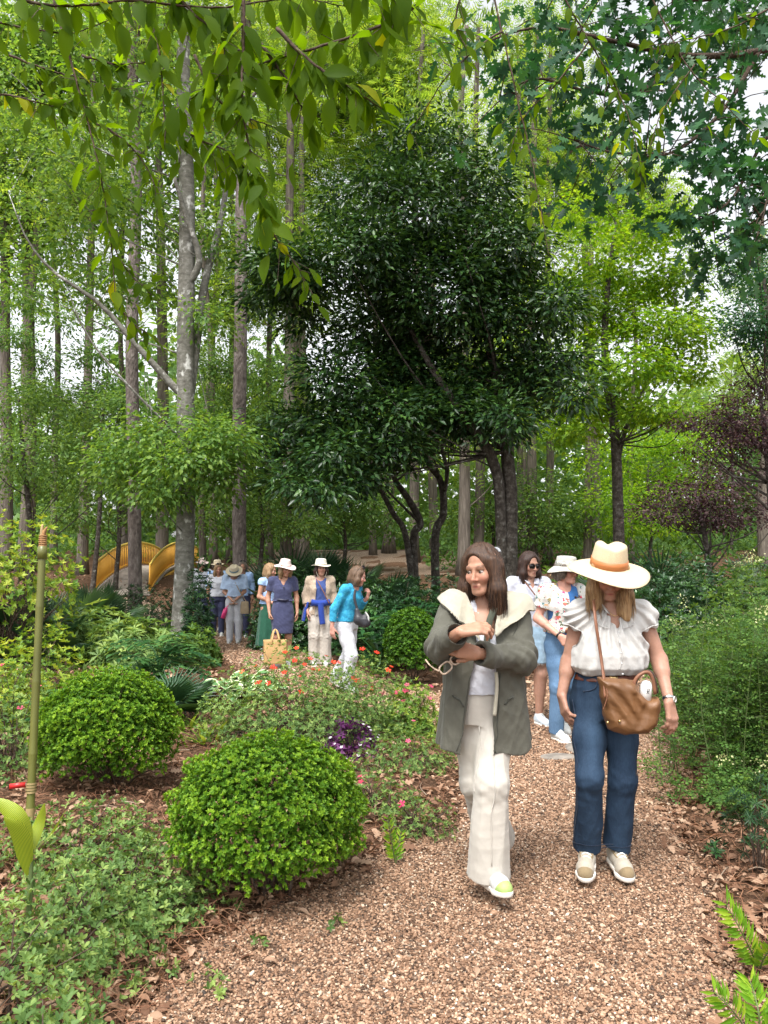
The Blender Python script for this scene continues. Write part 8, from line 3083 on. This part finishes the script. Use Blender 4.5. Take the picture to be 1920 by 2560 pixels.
M_eyelet = cloth('white_eyelet', (0.50, 0.51, 0.58), nscale=120, mott=0.06, weave=160, bs=0.5)
M_ldenim_flat = cloth('pale_denim', (0.33, 0.47, 0.60), nscale=14, mott=0.25)
M_lshoe = cloth('pale_blue_canvas', (0.55, 0.62, 0.68), nscale=50)
M_florj = floral('flower_print_cotton', (0.54, 0.53, 0.50), [(0.45, 0.03, 0.06), (0.10, 0.13, 0.07), (0.52, 0.10, 0.08), (0.30, 0.24, 0.10), (0.33, 0.05, 0.16), (0.10, 0.20, 0.20), (0.55, 0.28, 0.10)], 34, 0.42)
M_bluet = cloth('blue_jersey', (0.04, 0.14, 0.36), nscale=20)
M_bucket = cloth('white_canvas', (0.54, 0.52, 0.46), nscale=60)


def floralwoman():
    loc = on(*Ws(1410, 1600, 6.85)[:2])
    root = person('woman in a white bucket hat, flower print jacket and blue jeans on the path', loc, 16, 0.985)
    J = stand(1.60)
    J.update(ea=A(-0.235, 0.04, 1.07), wa=A(-0.13, -0.16, 0.93), ka=A(-0.095, -0.06, 0.47), aa=A(-0.10, -0.02, 0.085), kb=A(0.08, 0.04, 0.47), ab=A(0.08, 0.22, 0.14))
    H = Head(A(0.03, -0.02, 1.495), 22, 4, 0, 0.98)
    h = 0.0065
    body(root, J, H, (0.55, 0.29, 0.22), h, [dict(w=J['wa'], f=A(0.45, -0.5, -0.75), n=A(0.5, 0.5, 0), thumb=1, curl=(.5, .7, .4)), dict(w=J['wb'], f=A(0, -0.1, -1), n=A(-1, 0, 0), thumb=-1)], fat=1.03)
    hair(root, H, H_grey, 0.06, 0.006, seed=13, ribbons=60, back=True)
    ht = hat(root, H, 0.090, 0.098, 0.068, 0.052, M_bucket, M_hatprint, 0.045, z=0.040, pinch=0.0, wave=0.014, flare=0.90)
    top(root, J, M_bluet, h, 0.93, 0.004, 0.0, 0.06, -0.02, 'tee_shirt', seed=65, amp=0.004)

    def op(v):
        v.cut(lambda X, Y, Z: np.minimum(np.minimum(X - 0.005, 0.15 - 0.10 * (Z - 1.0) - X), -0.03 - Y), 0.004)
    top(root, J, M_florj, h, 0.945, 0.034, 0.62, 0.066, -0.02, 'jacket', seed=66, amp=0.006, puff=0.078, sl_r=(0.075, 0.07, 0.05), openf=op)
    trousers(root, J, M_jeans2, h, (0.096, 0.08, 0.066, 0.064), hem=0.06, name='jeans', seed=67, tint=jean_tint(J, 68), waist=0.99)
    strip_obj('belt', [A(-0.06, -0.130, 0.965), A(0.03, -0.134, 0.965), A(0.10, -0.112, 0.965)], 0.03, UP, 0.006, M_belt, root)
    d = nrm(J['wa'] - J['ea'])
    wv = Vol(J['wa'] - 0.06, J['wa'] + 0.06, 0.004)
    wv.cone(J['wa'] - d * 0.02, J['wa'] + d * 0.0, 0.031, 0.030, 0.002)
    wv.plane(J['wa'] - d * 0.001, d)
    wv.plane(J['wa'] - d * 0.02, -d)
    build_vol(wv, 'wristwatch', M_blackp, root)
    shoe(root, J['aa'], A(0.15, -1, 0), L=0.25, h=0.006, upper=M_wleather, sole=M_white_sole)
    shoe(root, J['ab'], A(0, -0.9, -0.35), L=0.25, h=0.006, upper=M_wleather, sole=M_white_sole)
    # sun glasses hanging on the neckline
    tube_obj('hanging_glasses', [A(0.03, -0.15, 1.27), A(0.05, -0.155, 1.25), A(0.075, -0.15, 1.275)], 0.010, M_frame, root, 6)


M_hatprint = floral('grey_leaf_print', (0.54, 0.52, 0.46), [(0.16, 0.17, 0.17), (0.25, 0.25, 0.24), (0.12, 0.14, 0.13)], 50, 0.4)
skirtwoman()
floralwoman()

# ================================================================== the walkers coming from the bridge
HB = 0.0095
M_turq = floral('turquoise_print', (0.02, 0.27, 0.46), [(0.03, 0.33, 0.53), (0.015, 0.2, 0.40), (0.05, 0.38, 0.56)], 60, 0.5)
M_white_t = cloth('white_twill', (0.52, 0.53, 0.57), nscale=30)
M_khaki = cloth('sand_linen', (0.36, 0.285, 0.215), nscale=40, mott=0.12)
M_linen = cloth('oatmeal_linen', (0.45, 0.41, 0.36), nscale=40, mott=0.1)
M_indigo = cloth('indigo_jersey', (0.045, 0.075, 0.22), nscale=30)
M_royal = cloth('royal_blue_knit', (0.02, 0.05, 0.27), nscale=30)
M_navy = cloth('navy_cotton', (0.045, 0.05, 0.105), nscale=30, mott=0.1)
M_lblue = cloth('pale_blue_cotton', (0.42, 0.54, 0.74), nscale=50, mott=0.1)
M_sky = cloth('sky_blue_cotton', (0.32, 0.47, 0.74), nscale=30)
M_gskirt = cloth('dark_green_cotton', (0.015, 0.075, 0.045), nscale=30)
M_pinkhat = straw('blush_straw', (0.66, 0.53, 0.50))
M_tanhat = cloth('stone_canvas', (0.58, 0.55, 0.45), nscale=60)
M_straw2 = straw('pale_straw', (0.66, 0.56, 0.40))
M_jute = straw('jute', (0.46, 0.29, 0.12))
M_dgrey = plain('black_nylon', (0.03, 0.03, 0.036), 0.5, bscale=40, bstr=0.3)
M_pinkb = plain('pink_steel_bottle', (0.75, 0.06, 0.22), 0.3)


def hand(w, f=(0, -0.08, -1), n=(1, 0, 0), thumb=1, **k):
    return dict(w=np.asarray(w), f=A(*f), n=A(*n), thumb=thumb, **k)


def turquoise():
    loc = on(*Ws(868, 1600, 9.3)[:2])
    root = person('woman in a turquoise patterned top and white trousers, bent forward in profile', loc, 62, 0.93)
    J = stand(1.63)
    J.update(chest=A(0, -0.05, 1.20), neck=A(0, -0.09, 1.365), sa=A(-0.155, -0.06, 1.32), sb=A(0.155, -0.06, 1.32), ea=A(-0.24, 0.05, 1.07), wa=A(-0.26, 0.07, 0.84), eb=A(0.22, -0.06, 1.09), wb=A(0.17, -0.20, 1.20),
             ka=A(-0.09, -0.12, 0.48), aa=A(-0.09, -0.04, 0.085), kb=A(0.09, 0.03, 0.47), ab=A(0.09, 0.24, 0.16))
    H = Head(A(0.02, -0.155, 1.485), 16, 18)
    body(root, J, H, (0.56, 0.29, 0.23), HB, [hand(J['wa']), hand(J['wb'], (0, -0.3, 1), (0, 1, 0), -1, curl=(.8, .8, .5))], fat=1.06)
    hair(root, H, H_lbrown, 0.12, 0.008, seed=21, ribbons=80)
    sunglasses(root, H, raise_=(-55, 0.02, 0.065))
    top(root, J, M_turq, HB, 0.90, 0.02, 1.7, 0.058, -0.02, 'top', seed=71, amp=0.006, sl_r=(0.062, 0.054, 0.044), vneck=0.06,
        body_rows=[(0.88, 0, 0.01, 0.185, 0.14), (1.05, 0, -0.02, 0.16, 0.125), (1.20, 0, -0.055, 0.168, 0.135), (1.30, 0, -0.06, 0.160, 0.10), (1.345, 0, -0.06, 0.11, 0.06)])
    trousers(root, J, M_white_t, HB, (0.10, 0.085, 0.072, 0.07), hem=0.06, seed=72, hip=(0.178, 0.138))
    for s in 'ab':
        shoe(root, J['a' + s], A(0, -1, 0 if s == 'a' else -0.4), L=0.25, h=0.009, upper=M_wleather, sole=M_white_sole, lace=False)
    b0 = Ws(903, 1538, 9.1)
    bag = thing('shoulder_bag', 'dark grey shoulder bag hanging beside the turquoise top', 'bag', tuple(b0))
    v = Vol((-0.16, -0.1, -0.2), (0.16, 0.1, 0.2), 0.008)
    v.chain([A(-0.05, 0, 0.06), A(-0.03, 0, -0.06), A(0.045, 0, -0.09), A(0.06, 0, 0.0)], [0.03, 0.055, 0.055, 0.03], 0.04)
    build_vol(v, 'bag_body', M_dgrey, bag, disp=lambda V: folds(V, 3, 30, 0.006))
    strip_obj('strap', [A(-0.05, 0, 0.08), A(-0.08, 0.0, 0.2), A(-0.07, 0.02, 0.30)], 0.03, A(1, 0.3, 0), 0.006, M_dgrey, bag)
    strip_obj('trim', [A(0.05, -0.05, 0.04), A(0.085, -0.045, -0.02), A(0.085, -0.04, -0.07)], 0.02, A(1, 0, 0), 0.004, M_wleather, bag)


def safari():
    loc = on(*Ws(800, 1600, 11.6)[:2])
    root = person('woman in a stone bucket hat, sand overshirt and oatmeal trousers', loc, 8, 0.955)
    J = stand(1.63)
    J.update(ea=A(-0.23, 0.05, 1.08), wa=A(-0.20, -0.06, 0.86))
    H = Head(A(0.01, -0.015, 1.525), 6, 2)
    body(root, J, H, TONE_P, HB, [hand(J['wa']), hand(J['wb'], n=(-1, 0, 0), thumb=-1)], fat=0.98)
    hair(root, H, H_dark, 0.10, 0.008, seed=23, ribbons=40)
    hat(root, H, 0.092, 0.105, 0.062, 0.008, M_tanhat, M_tanhat, 0.03, z=0.052, wave=0.008, flare=0.86)
    top(root, J, M_indigo, HB, 0.93, 0.008, 0.0, 0.062, -0.02, 'tee_shirt', seed=75, amp=0.005, vneck=0.05)

    def op(v):
        v.cut(lambda X, Y, Z: np.minimum(0.075 + 0.03 * (1.2 - Z) - np.abs(X - 0.005), -0.03 - Y), 0.004)
    top(root, J, M_khaki, HB, 0.80, 0.036, 1.55, 0.066, -0.02, 'overshirt', seed=76, amp=0.008, sl_r=(0.07, 0.064, 0.055), openf=op)
    trousers(root, J, M_linen, HB, (0.108, 0.095, 0.09, 0.095), hem=0.03, seed=77, amp=0.007)
    strip_obj('tied_sweater', [A(-0.14, -0.11, 1.0), A(-0.05, -0.155, 0.985), A(0.05, -0.155, 0.985), A(0.14, -0.11, 1.0)], 0.09, UP, 0.04, M_royal, root)
    strip_obj('tied_sweater', [A(0.0, -0.165, 1.0), A(0.005, -0.17, 0.85), A(0.03, -0.165, 0.66)], 0.085, A(1, 0, 0), 0.03, M_royal, root)
    strip_obj('sweater_side', [A(-0.2, -0.02, 1.0), A(-0.24, -0.02, 0.85), A(-0.27, -0.03, 0.7)], 0.11, A(0.3, -1, 0), 0.03, M_royal, root)
    strip_obj('bag_strap', [A(-0.07, -0.12, 1.36), A(0.03, -0.17, 1.18), A(0.13, -0.17, 0.98)], 0.014, A(1, 0, 0.6), 0.005, M_leather2, root)
    for s in (-1, 1):
        tube_obj('hat_cord', [H(A(s * 0.085, -0.03, 0.05)), H(A(s * 0.08, -0.05, -0.06)), H(A(s * 0.05, -0.06, -0.14))], 0.003, M_tanhat, root, 5)
    for s in 'ab':
        shoe(root, J['a' + s], A(0, -1, 0), L=0.25, h=0.009, upper=M_wleather, sole=M_white_sole, lace=False)


def navydress():
    loc = on(*Ws(706, 1600, 11.4)[:2])
    root = person('woman in a pink sun hat and navy belted dress holding a jute tote', loc, 14, 0.945)
    J = stand(1.65)
    J.update(ea=A(-0.225, 0.06, 1.09), wa=A(-0.21, -0.04, 0.86), eb=A(0.22, 0.05, 1.09), wb=A(0.225, -0.02, 0.86), ka=A(-0.085, -0.03, 0.48), aa=A(-0.085, 0.05, 0.085))
    H = Head(A(0.03, -0.03, 1.535), 22, 12)
    body(root, J, H, TONE, HB, [hand(J['wa'], curl=(.9, .9, .6)), hand(J['wb'], n=(-1, 0, 0), thumb=-1)], fat=1.0)
    hair(root, H, H_dblond, 0.13, 0.008, seed=25, ribbons=60)
    hat(root, H, 0.090, 0.105, 0.078, 0.018, M_pinkhat, M_pinkhat, 0.03, z=0.050, wave=0.012, flare=0.82)
    skirt(root, [(0.53, 0, 0.0, 0.165, 0.14), (0.75, 0, 0.005, 0.185, 0.148), (0.90, 0, 0.01, 0.18, 0.14), (1.06, 0, 0.0, 0.142, 0.108)], M_navy, HB, name='dress_skirt', n=4, amp=0.02, seed=5, wr=0.007)
    top(root, J, M_navy, HB, 1.03, 0.018, 0.62, 0.066, -0.025, 'dress_bodice', seed=81, amp=0.006, vneck=0.12, sl_r=(0.066, 0.064, 0.05))
    strip_obj('belt', [A(-0.135, -0.05, 1.06), A(-0.06, -0.115, 1.055), A(0.03, -0.125, 1.05), A(0.13, -0.06, 1.06)], 0.035, UP, 0.012, plain('navy_belt', (0.02, 0.022, 0.05), 0.5), root)
    tube_obj('pendant', [A(0.0, -0.128, 1.245), A(0.0, -0.134, 1.245)], 0.012, M_blackp, root, 8, smooth_n=3)
    for s in 'ab':
        shoe(root, J['a' + s], A(0, -1, 0), L=0.24, h=0.009, upper=M_wleather, sole=M_white_sole, lace=False)
    # jute tote
    t0 = on(*Ws(688, 1600, 11.15)[:2]) + A(0, 0, 0.09)
    tote = thing('tote_bag', 'square natural jute tote bag held beside the navy dress', 'bag', tuple(t0), rz=math.radians(12))
    W_, D_, H_ = 0.32, 0.14, 0.34
    v = Vol((-0.22, -0.14, -0.03), (0.22, 0.14, 0.42), 0.009)
    v.loft([(0.0, 0, 0, 0.16, 0.085), (0.17, 0, 0, 0.165, 0.09), (H_, 0, 0, 0.168, 0.075)], 0.004, pw=8)
    v.loft([(0.02, 0, 0, 0.145, 0.07), (H_ + .02, 0, 0, 0.153, 0.060)], 0.004, pw=8, op='sub')
    build_vol(v, 'bag_body', M_jute, tote, disp=lambda V: folds(V, 7, 18, 0.005), smooth_it=1)
    for y in (-0.078, 0.078):
        strip_obj('handle', [A(-0.055, y, 0.28), A(-0.05, y, 0.36), A(-0.02, y * 0.4, 0.47), A(0.02, y * 0.4, 0.47), A(0.05, y, 0.36), A(0.055, y, 0.28)], 0.026, A(1, 0, 0.6), 0.008, M_jute, tote)


def greenskirt():
    loc = on(*Ws(672, 1600, 12.3)[:2])
    root = person('blond woman in a sky blue top and dark green skirt behind the navy dress', loc, 58, 0.93)
    J = stand(1.63)
    J.update(ea=A(-0.21, 0.04, 1.08), wa=A(-0.12, -0.16, 0.98))
    H = Head(A(0.0, -0.03, 1.52), 15, 10)
    body(root, J, H, TONE, HB, [hand(J['wa'], (0.3, -1, -0.2)), hand(J['wb'], n=(-1, 0, 0), thumb=-1)])
    hair(root, H, H_dblond, 0.13, 0.008, seed=27, ribbons=60)
    top(root, J, M_sky, HB, 0.95, 0.02, 0.25, 0.062, -0.02, 'sleeveless_top', seed=84)
    skirt(root, [(0.25, 0, 0.0, 0.23, 0.20), (0.6, 0, 0.0, 0.20, 0.17), (1.0, 0, 0.0, 0.15, 0.12)], M_gskirt, HB, n=9, amp=0.05, seed=6)
    for s in 'ab':
        shoe(root, J['a' + s], A(0, -1, 0), L=0.24, h=0.009, upper=M_wleather, sole=M_white_sole, lace=False)


def bowed():
    loc = on(*Ws(585, 1600, 14.8)[:2])
    root = person('woman in a straw hat with blue band, pale blue tunic and white trousers, head bowed', loc, 6, 0.95)
    J = stand(1.60)
    J.update(chest=A(0, -0.04, 1.19), neck=A(0, -0.08, 1.345), sa=A(-0.165, -0.03, 1.305), sb=A(0.165, -0.03, 1.305), ea=A(-0.20, -0.04, 1.04), wa=A(-0.03, -0.20, 0.87), eb=A(0.20, -0.04, 1.04), wb=A(0.03, -0.21, 0.87))
    H = Head(A(0, -0.17, 1.42), 0, 40)
    body(root, J, H, (0.45, 0.25, 0.17), HB, [hand(J['wa'], (0.5, -0.3, -0.8), (1, 0, 0), 1, curl=(.6, .6, .4)), hand(J['wb'], (-0.5, -0.3, -0.8), (-1, 0, 0), -1, curl=(.6, .6, .4))])
    hair(root, H, H_grey, 0.06, 0.008, seed=29, ribbons=30)
    hat(root, H, 0.092, 0.11, 0.075, 0.006, M_straw2, plain('blue_ribbon', (0.15, 0.22, 0.26), 0.6), 0.032, z=0.05, pinch=0.02, wave=0.006, tilt=(-6, 0))
    top(root, J, M_lblue, HB, 0.93, 0.045, 0.85, 0.06, -0.02, 'tunic', seed=86, amp=0.007, sl_r=(0.085, 0.10, 0.05),
        body_rows=[(0.92, 0, -0.01, 0.20, 0.16), (1.05, 0, -0.03, 0.19, 0.155), (1.19, 0, -0.045, 0.19, 0.15), (1.29, 0, -0.04, 0.16, 0.10), (1.33, 0, -0.04, 0.11, 0.06)])
    trousers(root, J, M_white_t, HB, (0.10, 0.08, 0.066, 0.062), hem=0.05, seed=87)
    for s in 'ab':
        shoe(root, J['a' + s], A(0, -1, 0), L=0.24, h=0.009, upper=M_wleather, sole=M_white_sole, lace=False)
    b0 = Ws(612, 1519, 14.62)
    bag = thing('crossbody_bag', 'flat tan crossbody bag hanging at the pale blue tunic', 'bag', tuple(b0))
    v = Vol((-0.12, -0.07, -0.16), (0.12, 0.07, 0.16), 0.008)
    v.loft([(-0.12, 0, 0, 0.085, 0.035), (0.0, 0, 0, 0.082, 0.032), (0.12, 0, 0, 0.07, 0.02)], 0.01, pw=5)
    build_vol(v, 'bag_body', M_tanbag, bag, disp=lambda V: folds(V, 3, 30, 0.004))
    strip_obj('strap', [A(0.03, -0.01, 0.11), A(-0.08, -0.03, 0.28), A(-0.19, 0.02, 0.47)], 0.014, A(1, 0, 0.5), 0.004, M_tanbag, bag)
    p0 = Ws(561, 1533, 14.7)
    bt = thing('pink_bottle', 'bright pink bottle hanging beside the white trousers', 'bottle', tuple(p0))
    d = nrm(A(0.32, 0, 1))
    mb = MB().tube(np.array([d * z for z in (-0.10, -0.099, 0.0, 0.07, 0.085, 0.11, 0.111)]), [0.03, 0.042, 0.042, 0.042, 0.026, 0.026, 0.0], 14)
    link('bottle_body', mesh_np('bottle_body', np.concatenate(mb.v), [np.concatenate(q) for q in mb.f.values()], None, True), M_pinkb, bt)
    strip_obj('loop', [d * 0.10, d * 0.15 + A(0.02, 0, 0), d * 0.2 + A(0.03, 0.04, 0)], 0.015, A(1, 0, 0), 0.004, M_pinkb, bt)


M_tanbag = plain('tan_canvas', (0.33, 0.25, 0.16), 0.8, nscale=20, namp=0.15)


def simple(label, u, d, rz, sc, yaw, pitch, hairm, hl, topm, tone=TONE, hatm=None, glasses=False, sleeve=1.6, botm=None, seed=90, fat=1.0, gl_up=True):
    loc = on(*Ws(u, 1600, d)[:2])
    root = person(label, loc, rz, sc)
    J = stand(1.65)
    H = Head(A(0.0, -0.02, 1.535), yaw, pitch)
    body(root, J, H, tone, HB, [hand(J['wa']), hand(J['wb'], n=(-1, 0, 0), thumb=-1)], fat=fat)
    hair(root, H, hairm, hl, 0.008, seed=seed, ribbons=40)
    if hatm is not None:
        hat(root, H, 0.092, 0.105, 0.07, 0.008, hatm, hatm, 0.03, z=0.050, wave=0.008, pinch=0.01)
    if glasses:
        sunglasses(root, H, raise_=(-50, 0.02, 0.065) if gl_up else None)
    top(root, J, topm, HB, 0.90, 0.03, sleeve, 0.06, -0.02, 'shirt', seed=seed, amp=0.007, sl_r=(0.075, 0.066, 0.055), vneck=0.05)
    trousers(root, J, botm or M_navy, HB, seed=seed)
    for s in 'ab':
        shoe(root, J['a' + s], A(0, -1, 0), L=0.25, h=0.01, upper=M_wleather, sole=M_white_sole, lace=False)
    return root


turquoise()
safari()
navydress()
greenskirt()
bowed()
simple('grey haired walker in a sky blue shirt with sunglasses pushed up', 604, 15.9, 10, 0.945, 5, 8, H_grey, 0.03, M_sky, sleeve=1.75, glasses=True, fat=1.1, seed=91)
simple('long haired blond woman in a white top with sunglasses pushed up', 543, 16.2, 18, 0.915, 8, 14, H_dblond, 0.22, M_wshirt, glasses=True, sleeve=0.7, seed=93)
simple('walker in a blue shirt and straw hat behind the long haired blond woman', 541, 17.3, 0, 0.93, 0, 6, H_grey, 0.04, M_sky, hatm=M_straw2, seed=95)
simple('walker in a white shirt and pinkish straw hat half hidden by the dark yew', 502, 17.6, 10, 0.935, 10, 10, H_grey, 0.06, M_wshirt, hatm=M_pinkhat, seed=97)
